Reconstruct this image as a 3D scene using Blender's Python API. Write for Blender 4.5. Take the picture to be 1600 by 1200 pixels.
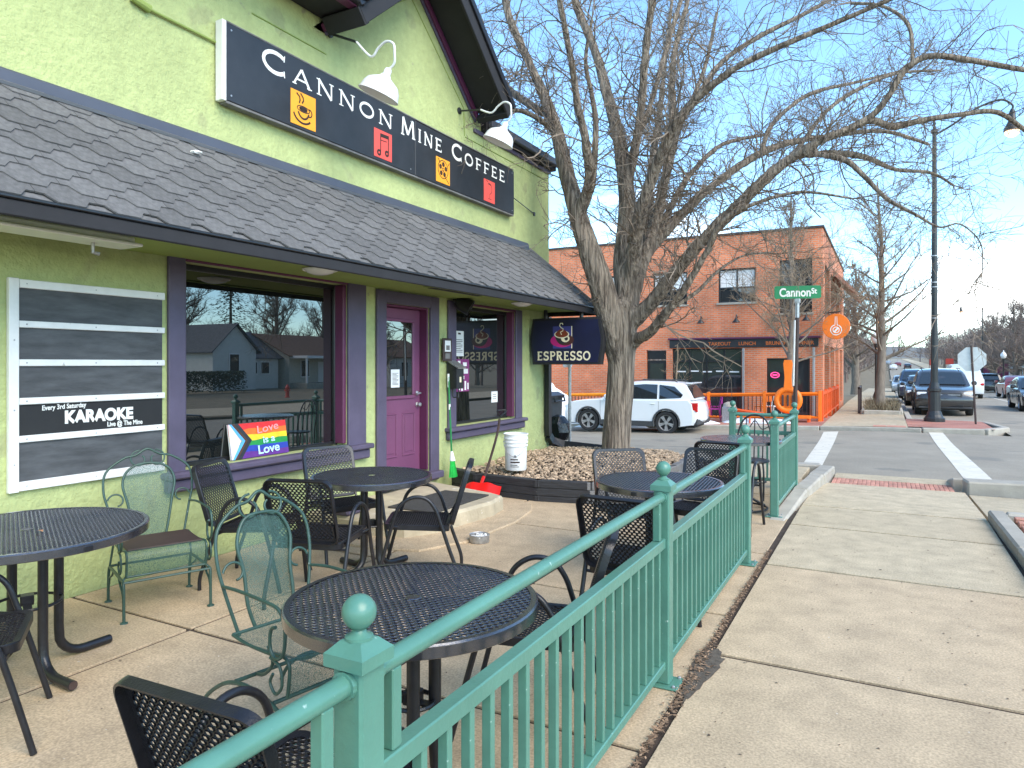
import bpy, bmesh, math, random
from mathutils import Vector, Matrix, noise
random.seed(7)
S = bpy.context.scene
for o in list(bpy.data.objects): bpy.data.objects.remove(o)
# ------------------------------------------------------------------ camera, sky, sun, exposure
FPX, U0, V0, CAMH = 1090.0, 800.0, 568.0, 1.6
YAW = math.atan(585 / FPX); SN, CS = math.sin(YAW), math.cos(YAW)
cam = bpy.data.cameras.new('camera'); cam_o = bpy.data.objects.new('camera', cam); S.collection.objects.link(cam_o)
cam_o.location = (0, 0, CAMH); cam_o.rotation_euler = (math.pi / 2, 0, YAW)
cam.sensor_width = 36; cam.lens = 36 * FPX / 1600; cam.shift_y = -0.02; cam.clip_start = .05; cam.clip_end = 5000
S.camera = cam_o
SUN_DIR = Vector((0.67, -0.32, 0.67)).normalized()
W = bpy.data.worlds.new('World'); S.world = W; W.use_nodes = True
nt = W.node_tree; nt.nodes.clear()
def wn(t, **k):
    n = nt.nodes.new(t)
    for a, b in k.items(): setattr(n, a, b)
    return n
out = wn('ShaderNodeOutputWorld'); bg = wn('ShaderNodeBackground'); sky = wn('ShaderNodeTexSky', sky_type='NISHITA')
sky.sun_disc = False; sky.sun_elevation = math.asin(SUN_DIR.z); sky.sun_rotation = math.atan2(SUN_DIR.x, SUN_DIR.y)
sky.altitude = 1600; sky.air_density = 1.0; sky.dust_density = 0.6; sky.ozone_density = 1.2
tc = wn('ShaderNodeTexCoord'); mp = wn('ShaderNodeMapping'); mp.inputs['Scale'].default_value = (1, 1, 2.6); mp.inputs['Location'].default_value = (0.35, 0.2, 0.0)
nz = wn('ShaderNodeTexNoise'); nz.inputs['Scale'].default_value = 2.6; nz.inputs['Detail'].default_value = 9; nz.inputs['Roughness'].default_value = .56
rp = wn('ShaderNodeValToRGB'); rp.color_ramp.elements[0].position = .485; rp.color_ramp.elements[1].position = .69
sx = wn('ShaderNodeSeparateXYZ'); hz = wn('ShaderNodeMapRange'); hz.inputs[1].default_value = .02; hz.inputs[2].default_value = .36; hz.inputs[3].default_value = .0; hz.inputs[4].default_value = -.16
ad = wn('ShaderNodeMath', operation='ADD')
mx = wn('ShaderNodeMix', data_type='RGBA'); mx.inputs['B'].default_value = (9.0, 8.75, 8.4, 1)
tint = wn('ShaderNodeMix', data_type='RGBA', blend_type='MULTIPLY'); tint.inputs['Factor'].default_value = 1; tint.inputs['B'].default_value = (.86, 1.07, 1.09, 1)
L = nt.links.new
L(tc.outputs['Generated'], mp.inputs[0]); L(mp.outputs[0], nz.inputs['Vector']); L(tc.outputs['Generated'], sx.inputs[0]); L(sx.outputs['Z'], hz.inputs[0])
L(nz.outputs[0], ad.inputs[0]); L(hz.outputs[0], ad.inputs[1]); L(ad.outputs[0], rp.inputs[0]); L(rp.outputs[0], mx.inputs['Factor'])
L(sky.outputs[0], tint.inputs['A']); L(tint.outputs['Result'], mx.inputs['A']); L(mx.outputs['Result'], bg.inputs[0]); L(bg.outputs[0], out.inputs[0])
bg.inputs[1].default_value = 0.12
sun = bpy.data.lights.new('sun', 'SUN'); sun.energy = 1.15; sun.angle = math.radians(45); sun.color = (1, .87, .70)
sun_o = bpy.data.objects.new('sun', sun); S.collection.objects.link(sun_o); sun_o.rotation_euler = SUN_DIR.to_track_quat('Z', 'Y').to_euler(); sun_o.location = (10, -5, 30)
S.view_settings.view_transform = 'Standard'; S.view_settings.look = 'None'; S.view_settings.gamma = 1; S.view_settings.use_curve_mapping = False
S.view_settings.exposure = 1.98
S.cycles.max_bounces = 6; S.cycles.transparent_max_bounces = 24
# ------------------------------------------------------------------ helpers
V = Vector
PI = math.pi
def ray(u, v):
    a = (u - U0) / FPX
    return V((-SN + a * CS, CS + a * SN, (V0 - v) / FPX))
CP = V((0, 0, CAMH))
def onG(u, v, z=0.): d = ray(u, v); return CP + d * ((z - CAMH) / d.z)
def onX(u, v, X): d = ray(u, v); return CP + d * (X / d.x)
def onY(u, v, Y): d = ray(u, v); return CP + d * (Y / d.y)
def onD(u, v, D): return CP + ray(u, v) * D
def lerp(a, b, t): return a + (b - a) * t
def sstep(a, b, x): t = min(1, max(0, (x - a) / (b - a))); return t * t * (3 - 2 * t)
ZP = [(10, 0), (14, -.08), (20, -.24), (40, -.30), (55, -.5), (75, -.9), (98, -1.3), (125, -1.3), (150, -1.1), (250, .6), (400, 2.6), (600, 5), (900, 8), (3000, 12)]
def zm(X, Y):
    if Y <= 10: z = 0.
    else:
        z = ZP[-1][1]
        for (a, za), (b, zb) in zip(ZP, ZP[1:]):
            if Y < b: z = lerp(za, zb, (Y - a) / (b - a)); break
    if X < 0: z -= .03 * min(-X, 16) * sstep(11, 19, Y) * (1 - sstep(60, 120, Y))
    return z
class MB:
    def __init__(s): s.v = []; s.f = []; s.m = []
    def add(s, vs, fs, m=0):
        k = len(s.v); s.v += [tuple(p) for p in vs]; s.f += [tuple(i + k for i in f) for f in fs]; s.m += [m] * len(fs); return s
    def box(s, a, b, ch=0., M=None, m=0):
        a = V(a); b = V(b); lo = V((min(a.x, b.x), min(a.y, b.y), min(a.z, b.z))); hi = V((max(a.x, b.x), max(a.y, b.y), max(a.z, b.z)))
        c = (lo + hi) / 2; h = (hi - lo) / 2
        ch = min(ch, h.x * .9, h.y * .9, h.z * .9)
        vs = []; fs = []
        if ch <= 0:
            for x in (-1, 1):
                for y in (-1, 1):
                    for z in (-1, 1): vs.append(c + V((x * h.x, y * h.y, z * h.z)))
            fs = [(0, 1, 3, 2), (4, 6, 7, 5), (0, 4, 5, 1), (2, 3, 7, 6), (0, 2, 6, 4), (1, 5, 7, 3)]
        else:
            idx = {}
            for x in (-1, 1):
                for y in (-1, 1):
                    for z in (-1, 1):
                        for ax in range(3):
                            d = [h.x - ch, h.y - ch, h.z - ch]; d[ax] += ch
                            idx[(x, y, z, ax)] = len(vs); vs.append(c + V((x * d[0], y * d[1], z * d[2])))
            R = (-1, 1)
            for q in R:
                fs.append(tuple(idx[k] for k in ((q, -q, -1, 0), (q, q, -1, 0), (q, q, 1, 0), (q, -q, 1, 0))))
                fs.append(tuple(idx[k] for k in ((q, q, -1, 1), (-q, q, -1, 1), (-q, q, 1, 1), (q, q, 1, 1))))
                fs.append(tuple(idx[k] for k in ((-1, -q, q, 2), (1, -q, q, 2), (1, q, q, 2), (-1, q, q, 2))))
            for p in R:
                for q in R:
                    fs.append((idx[(p, q, -1, 0)], idx[(p, q, -1, 1)], idx[(p, q, 1, 1)], idx[(p, q, 1, 0)]))
                    fs.append((idx[(p, -1, q, 0)], idx[(p, -1, q, 2)], idx[(p, 1, q, 2)], idx[(p, 1, q, 0)]))
                    fs.append((idx[(-1, p, q, 1)], idx[(-1, p, q, 2)], idx[(1, p, q, 2)], idx[(1, p, q, 1)]))
            for x in R:
                for y in R:
                    for z in R: fs.append((idx[(x, y, z, 0)], idx[(x, y, z, 1)], idx[(x, y, z, 2)]))
        if M is not None: vs = [M @ p for p in vs]
        return s.add(vs, fs, m)
    def tube(s, pts, r, n=8, cap=True, closed=False, m=0):
        pts = [V(p) for p in pts]; k = len(pts)
        rs = r if isinstance(r, (list, tuple)) else [r] * k
        vs = []; fs = []; nor = None
        for i, p in enumerate(pts):
            if closed: t = pts[(i + 1) % k] - pts[i - 1]
            else: t = pts[min(i + 1, k - 1)] - pts[max(i - 1, 0)]
            if t.length < 1e-9: t = V((0, 0, 1))
            t.normalize()
            if nor is None: nor = t.orthogonal().normalized()
            else:
                nor = nor - t * nor.dot(t)
                nor = nor.normalized() if nor.length > 1e-6 else t.orthogonal().normalized()
            bi = t.cross(nor)
            for j in range(n):
                a = 2 * PI * j / n; vs.append(p + (nor * math.cos(a) + bi * math.sin(a)) * rs[i])
        for i in range(k if closed else k - 1):
            i2 = (i + 1) % k
            for j in range(n): fs.append((i * n + j, i * n + (j + 1) % n, i2 * n + (j + 1) % n, i2 * n + j))
        if cap and not closed: fs.append(tuple(range(n - 1, -1, -1))); fs.append(tuple((k - 1) * n + j for j in range(n)))
        return s.add(vs, fs, m)
    def lathe(s, prof, n=24, M=None, m=0, close=True):
        vs = []; fs = []
        for r, z in prof:
            for j in range(n): a = 2 * PI * j / n; vs.append(V((r * math.cos(a), r * math.sin(a), z)))
        for i in range(len(prof) - 1):
            for j in range(n): fs.append((i * n + j, i * n + (j + 1) % n, (i + 1) * n + (j + 1) % n, (i + 1) * n + j))
        if close: fs.append(tuple(range(n - 1, -1, -1))); fs.append(tuple((len(prof) - 1) * n + j for j in range(n)))
        if M is not None: vs = [M @ p for p in vs]
        return s.add(vs, fs, m)
    def prism(s, poly, O, U, Vv, N, d0, d1, m=0):
        O, U, Vv, N = V(O), V(U), V(Vv), V(N); k = len(poly)
        vs = [O + U * x + Vv * y + N * d0 for x, y in poly] + [O + U * x + Vv * y + N * d1 for x, y in poly]
        fs = [tuple(range(k - 1, -1, -1)), tuple(range(k, 2 * k))] + [(i, (i + 1) % k, k + (i + 1) % k, k + i) for i in range(k)]
        return s.add(vs, fs, m)
    def wall(s, O, U, Vv, N, w, h, ops, th, m=0):
        O, U, Vv, N = V(O), V(U), V(Vv), V(N)
        us = sorted({0, w} | {q for o in ops for q in (o[0], o[2])}); vv = sorted({0, h} | {q for o in ops for q in (o[1], o[3])})
        P = lambda a, b, d=0: O + U * a + Vv * b - N * d
        for a, b in zip(us, us[1:]):
            for c, d in zip(vv, vv[1:]):
                if any(o[0] < (a + b) / 2 < o[2] and o[1] < (c + d) / 2 < o[3] for o in ops): continue
                s.add([P(a, c), P(b, c), P(b, d), P(a, d)], [(0, 1, 2, 3)], m)
        for a, c, b, d in ops:
            for (p, q) in (((a, c), (a, d)), ((a, d), (b, d)), ((b, d), (b, c)), ((b, c), (a, c))):
                s.add([P(*p), P(*q), P(*q, th), P(*p, th)], [(0, 3, 2, 1)], m)
        return s
    def build(s, name, mat, parent=None, smooth=None, loc=None, recalc=True, bev=0):
        me = bpy.data.meshes.new(name); me.from_pydata(s.v, [], s.f)
        for q in (mat if isinstance(mat, (list, tuple)) else [mat]): me.materials.append(q)
        if any(s.m): me.polygons.foreach_set('material_index', s.m)
        if recalc and len(s.f) < 60000:
            bm = bmesh.new(); bm.from_mesh(me); bmesh.ops.recalc_face_normals(bm, faces=bm.faces); bm.to_mesh(me); bm.free()
        me.update()
        if smooth is not None:
            me.polygons.foreach_set('use_smooth', [True] * len(me.polygons)); me.set_sharp_from_angle(angle=math.radians(smooth))
        return link(name, me, parent, loc)
def link(name, me, parent=None, loc=None):
    o = bpy.data.objects.new(name, me); S.collection.objects.link(o)
    if parent is not None:
        o.parent = parent
        if loc is None: loc = -V(parent['_w']) if '_w' in parent else (0, 0, 0)
    if loc is not None: o.location = loc
    return o
def tag(o, label=None, cat=None, group=None, kind=None):
    for k, q in (('label', label), ('category', cat), ('group', group), ('kind', kind)):
        if q: o[k] = q
    return o
def thing(name, label, cat, loc=(0, 0, 0), group=None, rz=0, world=True, kind=None):
    """Empty at a thing's base; with world=True the parts are given in world coordinates."""
    o = bpy.data.objects.new(name, None); S.collection.objects.link(o); o.location = loc; o.rotation_euler = (0, 0, rz); o.empty_display_size = .1
    if world: o['_w'] = tuple(loc)
    return tag(o, label, cat, group, kind)
def dup(root, loc, rz=0, label=None, group=None, scale=None):
    def cp(o, par):
        c = o.copy(); S.collection.objects.link(c)
        if par is not None: c.parent = par
        for ch in kids.get(o, ()): cp(ch, c)
        return c
    kids = {}
    for o in root.children_recursive: kids.setdefault(o.parent, []).append(o)
    r = cp(root, None); r.location = loc; r.rotation_euler = (0, 0, rz)
    if scale: r.scale = scale if hasattr(scale, '__len__') else (scale,) * 3
    return tag(r, label, None, group)
def frame(c, x=None, y=None, z=None):
    """4x4 with the given axes (two of three), origin c."""
    if x is None: x = V(y).cross(V(z))
    if y is None: y = V(z).cross(V(x))
    if z is None: z = V(x).cross(V(y))
    x, y, z = V(x).normalized(), V(y).normalized(), V(z).normalized()
    M = Matrix.Identity(4)
    for i in range(3): M[i][0], M[i][1], M[i][2], M[i][3] = x[i], y[i], z[i], c[i]
    return M
def spline(pts, n=6):
    pts = [V(p) for p in pts]; out = []
    for i in range(len(pts) - 1):
        p0 = pts[max(i - 1, 0)]; p1 = pts[i]; p2 = pts[i + 1]; p3 = pts[min(i + 2, len(pts) - 1)]
        for k in range(n):
            t = k / n
            out.append(.5 * ((2 * p1) + (p2 - p0) * t + (2 * p0 - 5 * p1 + 4 * p2 - p3) * t * t + (3 * p1 - p0 - 3 * p2 + p3) * t ** 3))
    return out + [pts[-1]]
# ------------------------------------------------------------------ materials
def srgb(r, g, b):
    f = lambda c: ((c / 255) / 12.92 if c <= 10 else (((c / 255) + .055) / 1.055) ** 2.4)
    return (f(r), f(g), f(b))
def M(name, col, rough=.6, var=.12, scale=6., bump=0., bscale=60., metal=0., spec=.5, rand=0., island=0., col2=None, detail=4, stretch=None, coat=0., bdist=.01, spots=None, grain=0., gscale=240):
    m = bpy.data.materials.new(name); m.use_nodes = True; n = m.node_tree.nodes; l = m.node_tree.links.new; p = n['Principled BSDF']
    p.inputs['Roughness'].default_value = rough; p.inputs['Metallic'].default_value = metal; p.inputs['Specular IOR Level'].default_value = spec; p.inputs['Coat Weight'].default_value = coat
    t = n.new('ShaderNodeTexCoord'); vec = t.outputs['Object']
    if stretch:
        mp = n.new('ShaderNodeMapping'); mp.inputs['Scale'].default_value = stretch; l(vec, mp.inputs[0]); vec = mp.outputs[0]
    nz = n.new('ShaderNodeTexNoise'); nz.inputs['Scale'].default_value = scale; nz.inputs['Detail'].default_value = detail; nz.inputs['Roughness'].default_value = .62; l(vec, nz.inputs['Vector'])
    r = n.new('ShaderNodeValToRGB'); r.color_ramp.elements[0].position = .3; r.color_ramp.elements[1].position = .72
    c1 = tuple(c * (1 - var) for c in col); c2 = col2 or tuple(min(.95, c * (1 + var)) for c in col)
    r.color_ramp.elements[0].color = (*c1, 1); r.color_ramp.elements[1].color = (*c2, 1); l(nz.outputs[0], r.inputs[0]); cur = r.outputs[0]
    if rand or island:
        if rand: oi = n.new('ShaderNodeObjectInfo'); src = oi.outputs['Random']; amt = rand
        else: oi = n.new('ShaderNodeNewGeometry'); src = oi.outputs['Random Per Island']; amt = island
        mr = n.new('ShaderNodeMapRange'); mr.inputs[3].default_value = 1 - amt; mr.inputs[4].default_value = 1 + amt; l(src, mr.inputs[0])
        mm = n.new('ShaderNodeMix'); mm.data_type = 'RGBA'; mm.blend_type = 'MULTIPLY'; mm.inputs['Factor'].default_value = 1; l(cur, mm.inputs['A']); l(mr.outputs[0], mm.inputs['B']); cur = mm.outputs['Result']
    if spots:   # (colour, scale, threshold): chips, stains or specks with a shape of their own
        for sc_, ss, th in spots:
            z2 = n.new('ShaderNodeTexNoise'); z2.inputs['Scale'].default_value = ss; z2.inputs['Detail'].default_value = 3; l(t.outputs['Object'], z2.inputs['Vector'])
            rr = n.new('ShaderNodeValToRGB'); rr.color_ramp.elements[0].position = th; rr.color_ramp.elements[1].position = th + .05; l(z2.outputs[0], rr.inputs[0])
            mm = n.new('ShaderNodeMix'); mm.data_type = 'RGBA'; mm.inputs['B'].default_value = (*sc_, 1); l(rr.outputs[0], mm.inputs['Factor']); l(cur, mm.inputs['A']); cur = mm.outputs['Result']
    if grain:
        z3 = n.new('ShaderNodeTexNoise'); z3.inputs['Scale'].default_value = gscale; z3.inputs['Detail'].default_value = 2; l(t.outputs['Object'], z3.inputs['Vector'])
        mr = n.new('ShaderNodeMapRange'); mr.inputs[1].default_value = .3; mr.inputs[2].default_value = .7; mr.inputs[3].default_value = 1 - grain; mr.inputs[4].default_value = 1 + grain; l(z3.outputs[0], mr.inputs[0])
        mm = n.new('ShaderNodeMix'); mm.data_type = 'RGBA'; mm.blend_type = 'MULTIPLY'; mm.inputs['Factor'].default_value = 1; l(cur, mm.inputs['A']); l(mr.outputs[0], mm.inputs['B']); cur = mm.outputs['Result']
    l(cur, p.inputs['Base Color'])
    if bump:
        b = n.new('ShaderNodeBump'); b.inputs['Strength'].default_value = bump; b.inputs['Distance'].default_value = bdist
        z2 = n.new('ShaderNodeTexNoise'); z2.inputs['Scale'].default_value = bscale; z2.inputs['Detail'].default_value = 5; l(vec, z2.inputs['Vector']); l(z2.outputs[0], b.inputs['Height']); l(b.outputs[0], p.inputs['Normal'])
    return m
def emis(name, col, s):
    m = M(name, col); p = m.node_tree.nodes['Principled BSDF']; p.inputs['Emission Color'].default_value = (*col, 1); p.inputs['Emission Strength'].default_value = s; return m
def glass(name, col=(.008, .01, .01), ior=2.5, rough=.0):
    m = bpy.data.materials.new(name); m.use_nodes = True; p = m.node_tree.nodes['Principled BSDF']
    p.inputs['Base Color'].default_value = (*col, 1); p.inputs['Roughness'].default_value = rough; p.inputs['IOR'].default_value = ior; return m
def brickmat(name, c1, c2, mortar, scale, plane='xz'):
    m = bpy.data.materials.new(name); m.use_nodes = True; n = m.node_tree.nodes; l = m.node_tree.links.new; p = n['Principled BSDF']; p.inputs['Roughness'].default_value = .85
    t = n.new('ShaderNodeTexCoord'); sp = n.new('ShaderNodeSeparateXYZ'); cb = n.new('ShaderNodeCombineXYZ'); l(t.outputs['Object'], sp.inputs[0])
    am = n.new('ShaderNodeMath'); am.operation = 'ADD'; l(sp.outputs['X'], am.inputs[0]); l(sp.outputs['Y'], am.inputs[1])
    l(am.outputs[0], cb.inputs[0]); l(sp.outputs['Z'], cb.inputs[1])
    b = n.new('ShaderNodeTexBrick'); b.inputs['Scale'].default_value = scale; b.inputs['Mortar Size'].default_value = .012; b.inputs['Brick Width'].default_value = .215; b.inputs['Row Height'].default_value = .075
    b.inputs['Color1'].default_value = (*c1, 1); b.inputs['Color2'].default_value = (*c2, 1); b.inputs['Mortar'].default_value = (*mortar, 1); b.inputs['Bias'].default_value = -.1
    l(cb.outputs[0], b.inputs['Vector'])
    z = n.new('ShaderNodeTexNoise'); z.inputs['Scale'].default_value = 1.3; z.inputs['Detail'].default_value = 6; l(t.outputs['Object'], z.inputs['Vector'])
    mr = n.new('ShaderNodeMapRange'); mr.inputs[1].default_value = .3; mr.inputs[2].default_value = .7; mr.inputs[3].default_value = .78; mr.inputs[4].default_value = 1.2; l(z.outputs[0], mr.inputs[0])
    mm = n.new('ShaderNodeMix'); mm.data_type = 'RGBA'; mm.blend_type = 'MULTIPLY'; mm.inputs['Factor'].default_value = 1; l(b.outputs[0], mm.inputs['A']); l(mr.outputs[0], mm.inputs['B']); l(mm.outputs['Result'], p.inputs['Base Color'])
    bp = n.new('ShaderNodeBump'); bp.inputs['Strength'].default_value = .6; bp.inputs['Distance'].default_value = .01; bp.invert = True; l(b.outputs['Fac'], bp.inputs['Height']); l(bp.outputs[0], p.inputs['Normal'])
    return m
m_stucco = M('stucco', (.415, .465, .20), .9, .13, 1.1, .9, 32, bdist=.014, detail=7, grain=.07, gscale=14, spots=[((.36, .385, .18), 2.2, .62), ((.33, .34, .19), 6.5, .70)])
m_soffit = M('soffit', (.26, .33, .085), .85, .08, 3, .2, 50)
m_purple = M('purple_trim', srgb(84, 76, 96), .55, .14, 5, .15, 40)
m_magenta = M('magenta_paint', srgb(116, 66, 97), .5, .10, 3, .1, 30)
m_plum = M('plum_trim', srgb(92, 40, 72), .5, .12, 5)
m_black = M('black_metal', (.014, .014, .017), .34, .3, 20, .08, 90, spots=[((.16, .16, .16), 34, .75)])
m_chairmesh = M('black_chair_coating', (.013, .013, .016), .3, .3, 16, .15, 160, spec=.5)
m_blackcoat = M('black_coating', (.018, .018, .026), .24, .3, 16, .15, 160, spec=1., coat=1.)
m_blackcoat.node_tree.nodes['Principled BSDF'].inputs['Coat IOR'].default_value = 1.9; m_blackcoat.node_tree.nodes['Principled BSDF'].inputs['Coat Roughness'].default_value = .22
m_gfence = M('green_fence_paint', srgb(82, 128, 112), .32, .12, 3, .2, 30, spots=[((.40, .52, .46), 26, .72), ((.10, .12, .10), 19, .74)])
m_iron = M('green_iron', srgb(50, 76, 67), .4, .2, 20, .1, 80, spots=[((.25, .3, .27), 40, .73)])
m_conc = M('concrete', (.47, .355, .225), .9, .18, 4.2, .35, 120, detail=12, rand=.05, bdist=.005, spots=[((.58, .53, .44), 42, .72), ((.25, .2, .15), 55, .72)], grain=.24, gscale=85)
m_conc_grey = M('concrete_grey', (.465, .378, .25), .9, .19, 5.0, .35, 120, detail=12, rand=.05, bdist=.005, spots=[((.54, .5, .42), 50, .72), ((.25, .22, .17), 60, .72)], grain=.23, gscale=85)
m_kerb = M('kerb_concrete', (.37, .335, .275), .9, .16, 4, .4, 70, detail=8, rand=.08)
m_stepc = M('step_stone', (.46, .39, .27), .85, .2, 5, .5, 40, detail=8, spots=[((.7, .66, .58), 9, .66)])
m_asph = M('asphalt', (.29, .25, .19), .9, .15, .8, .5, 160, detail=9, bdist=.006, spots=[((.21, .188, .15), .7, .62)], grain=.2, gscale=60)
m_paint = M('road_paint', (.64, .585, .48), .8, .1, 3, .2, 100, spots=[((.33, .3, .27), 11, .66)])
m_dirt = M('dirt', (.055, .038, .027), 1., .4, 9, .8, 40, detail=8)
m_dry = M('dry_grass', (.20, .16, .10), 1., .25, 2, .6, 20, detail=9)
m_shingle = M('asphalt_shingle', (.125, .12, .117), .95, .26, 30, .5, 220, rand=.15, detail=6, bdist=.004)
m_deck = M('roof_felt', (.03, .03, .034), .95)
m_fascia = M('dark_fascia', (.016, .015, .017), .75, .2, 6)
m_flash = M('blue_grey_flashing', srgb(78, 82, 92), .5, .1, 3, metal=.2)
m_white = M('white_paint', (.76, .75, .72), .55, .07, 8, .1, 40, spots=[((.45, .43, .38), 16, .73)])
m_chalk = M('chalk_board', (.075, .078, .082), .75, .35, 4, .15, 30, stretch=(1, 1, 5), spots=[((.16, .18, .2), 1.7, .70)])
m_chalkblack = M('black_board', (.014, .013, .013), .6, .2, 5)
m_glass = glass('window_glass'); m_glass_car = glass('car_glass', (.02, .025, .028), 1.8, .02); m_glass_far = glass('far_window_glass', (.03, .034, .036), 1.8, .03)
m_board = M('sign_black', (.022, .022, .024), .42, .3, 3, .05, 40, spots=[((.14, .14, .14), 26, .80)])
m_letter = M('letter_white', (.80, .79, .74), .6, .04)
m_icon_o = M('sign_orange', srgb(240, 160, 40), .6, .05); m_icon_r = M('sign_coral', srgb(228, 84, 74), .6, .05)
m_ink = M('sign_ink', (.03, .015, .01), .7, .05)
m_enamel = M('white_enamel', (.80, .80, .78), .22, .05, 4)
m_galv = M('galvanised_steel', (.42, .42, .42), .4, .25, 30, metal=.7)
m_bark = M('bark', (.205, .165, .125), 1., .55, 9, 1.0, 13, stretch=(2.6, 2.6, .22), detail=10, bdist=.08)
_r = [q for q in m_bark.node_tree.nodes if q.type == 'VALTORGB'][0].color_ramp
_r.elements[0].position = .40; _r.elements[1].position = .61; _r.elements[0].color = (.10, .076, .056, 1); _r.elements[1].color = (.35, .28, .21, 1)
m_twig = M('twig', (.20, .155, .115), .9, .35, 3)
m_bark2 = M('pale_bark', (.20, .165, .13), .95, .3, 6, .7, 20, stretch=(2, 2, .5))
m_twig2 = M('pale_twig', (.27, .195, .125), .95, .3, 2)
m_twigfar = M('far_twig', (.20, .155, .13), 1., .25, .6)
m_pine = M('dark_conifer', (.035, .05, .028), .95, .4, 2)
m_leaf = M('dead_leaf', srgb(190, 140, 100), .9, .3, 20)
m_stone = M('gravel', (.40, .29, .19), .85, .15, 12, .3, 60, island=.5)
m_timber = M('dark_timber', (.028, .028, .03), .75, .4, 6, .6, 22, stretch=(1, 1, 8), spots=[((.2, .19, .18), 22, .72)])
m_timber_r = M('red_timber', srgb(140, 62, 40), .8, .3, 6, .5, 22)
m_timber_g = M('grey_timber', (.16, .155, .15), .85, .3, 6, .6, 22)
m_brick = brickmat('orange_brick', (.72, .205, .08), (.60, .15, .058), (.50, .31, .21), 1.0)
m_pavbrick = M('paver_brick', srgb(186, 132, 112), .9, .18, 9, .4, 60, rand=.2)
m_pavsheet = brickmat('brick_paving', (.42, .17, .11), (.36, .13, .09), (.4, .33, .27), 1.0)
m_snow = M('snow', (.82, .83, .85), .8, .04, 4, .5, 14)
m_orange = M('orange_paint', srgb(240, 118, 22), .45, .08, 4, .1, 40)
m_orange2 = M('orange_rail_paint', srgb(222, 88, 28), .45, .1, 4)
m_dimorange = M('dim_orange', srgb(190, 100, 40), .6); m_mag2 = M('magenta_chair_paint', srgb(150, 36, 120), .4, .1, 4)
m_bluesign = M('espresso_navy', (.006, .007, .035), .45, .2, 3)
m_cream = M('cream_letter', srgb(226, 214, 180), .6, .05)
m_green_sign = M('street_sign_green', srgb(16, 128, 74), .4, .06, 3)
m_alu = M('aluminium_back', (.55, .56, .54), .42, .1, 9, metal=.35)
m_darkpole = M('dark_pole_paint', (.024, .026, .026), .42, .2, 8)
m_brownpole = M('brown_post', (.05, .03, .025), .6, .2, 8)
m_rubber = M('rubber', (.02, .02, .021), .8, .2, 20)
m_rim = M('alloy_rim', (.50, .50, .51), .32, .1, 5, metal=.6)
m_clad = M('grey_cladding', (.045, .047, .05), .6, .15, 8)
m_carwhite = M('car_white', (.74, .76, .77), .3, .02, 1, coat=.7)
m_cargrey = M('car_dark_grey', (.035, .033, .033), .25, .04, 1, coat=.8, spec=.6)
m_carblack = M('car_black', (.02, .021, .024), .25, .04, 1, coat=.8); m_carsilver = M('car_silver', (.34, .36, .37), .28, .04, 1, coat=.8, metal=.3); m_carblue = M('car_blue', (.02, .035, .07), .25, .04, 1, coat=.8); m_carred = M('car_red', (.16, .025, .025), .3, .04, 1, coat=.8)
m_tail = M('tail_light', (.55, .012, .012), .25, .1, 8); m_headl = M('head_light', (.72, .75, .78), .15, .1, 8); m_plate = M('number_plate', (.6, .62, .6), .5)
m_red = M('red_plastic', srgb(208, 22, 18), .4, .1, 6); m_bucket = M('white_plastic', (.80, .80, .77), .45, .04, 4)
m_greenh = M('broom_green', srgb(28, 120, 60), .45, .1); m_bristle = M('green_bristle', srgb(40, 190, 80), .8, .2, 40)
m_mat = M('door_mat', (.05, .047, .043), 1., .25, 25, .8, 120); m_paper = M('paper', (.80, .80, .78), .8, .04)
m_bag = M('black_bag', (.012, .012, .014), .25, .2, 6, .6, 14); m_siding = M('white_siding', (.62, .61, .57), .7, .06, 2, .2, 20); m_roofd = M('house_roof', (.10, .105, .115), .9, .2, 4); m_roofb = M('brown_roof', (.20, .11, .07), .9, .2, 4)
m_hyd = M('hydrant_red', (.5, .05, .03), .5)
m_lens = emis('lamp_lens', (1., .62, .36), .7)
def meshmat(name, col):
    m = M(name, col, .5, .1, 10); n = m.node_tree.nodes; l = m.node_tree.links.new; p = n['Principled BSDF']
    t = n.new('ShaderNodeTexCoord'); c = n.new('ShaderNodeTexVoronoi'); c.inputs['Scale'].default_value = 420; l(t.outputs['Object'], c.inputs['Vector'])
    r = n.new('ShaderNodeValToRGB'); r.color_ramp.elements[0].position = .38; r.color_ramp.elements[1].position = .52; r.color_ramp.elements[0].color = (.05, .05, .05, 1); r.color_ramp.elements[1].color = (.85, .85, .85, 1)
    l(c.outputs['Distance'], r.inputs[0]); l(r.outputs[0], p.inputs['Alpha']); return m
m_finemesh = meshmat('fine_green_mesh', srgb(58, 90, 80))
# ------------------------------------------------------------------ ground, roads, pavements
def sheet(name, xs, ys, dz, mat, parent=None, zf=zm, kind='structure'):
    b = MB(); nx, ny = len(xs), len(ys)
    b.add([(x, y, zf(x, y) + dz) for y in ys for x in xs], [(j * nx + i, j * nx + i + 1, (j + 1) * nx + i + 1, (j + 1) * nx + i) for j in range(ny - 1) for i in range(nx - 1)])
    o = b.build(name, mat, parent, smooth=40, recalc=False)
    if kind and parent is None: tag(o, kind=kind)
    return o
def rng(a, b, n): return [a + (b - a) * i / n for i in range(n + 1)]
YS = rng(12, 24, 12) + [27, 30, 34, 40, 47, 55, 65, 75, 86, 98, 110, 125, 137, 150, 175, 200, 225, 250, 280, 310, 350, 400, 450, 500, 600]
XS = rng(-60, -16, 4) + [-12, -9, -6, -3, -1, 0, .8, 3, 6, 9, 12, 20, 40, 70]
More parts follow.
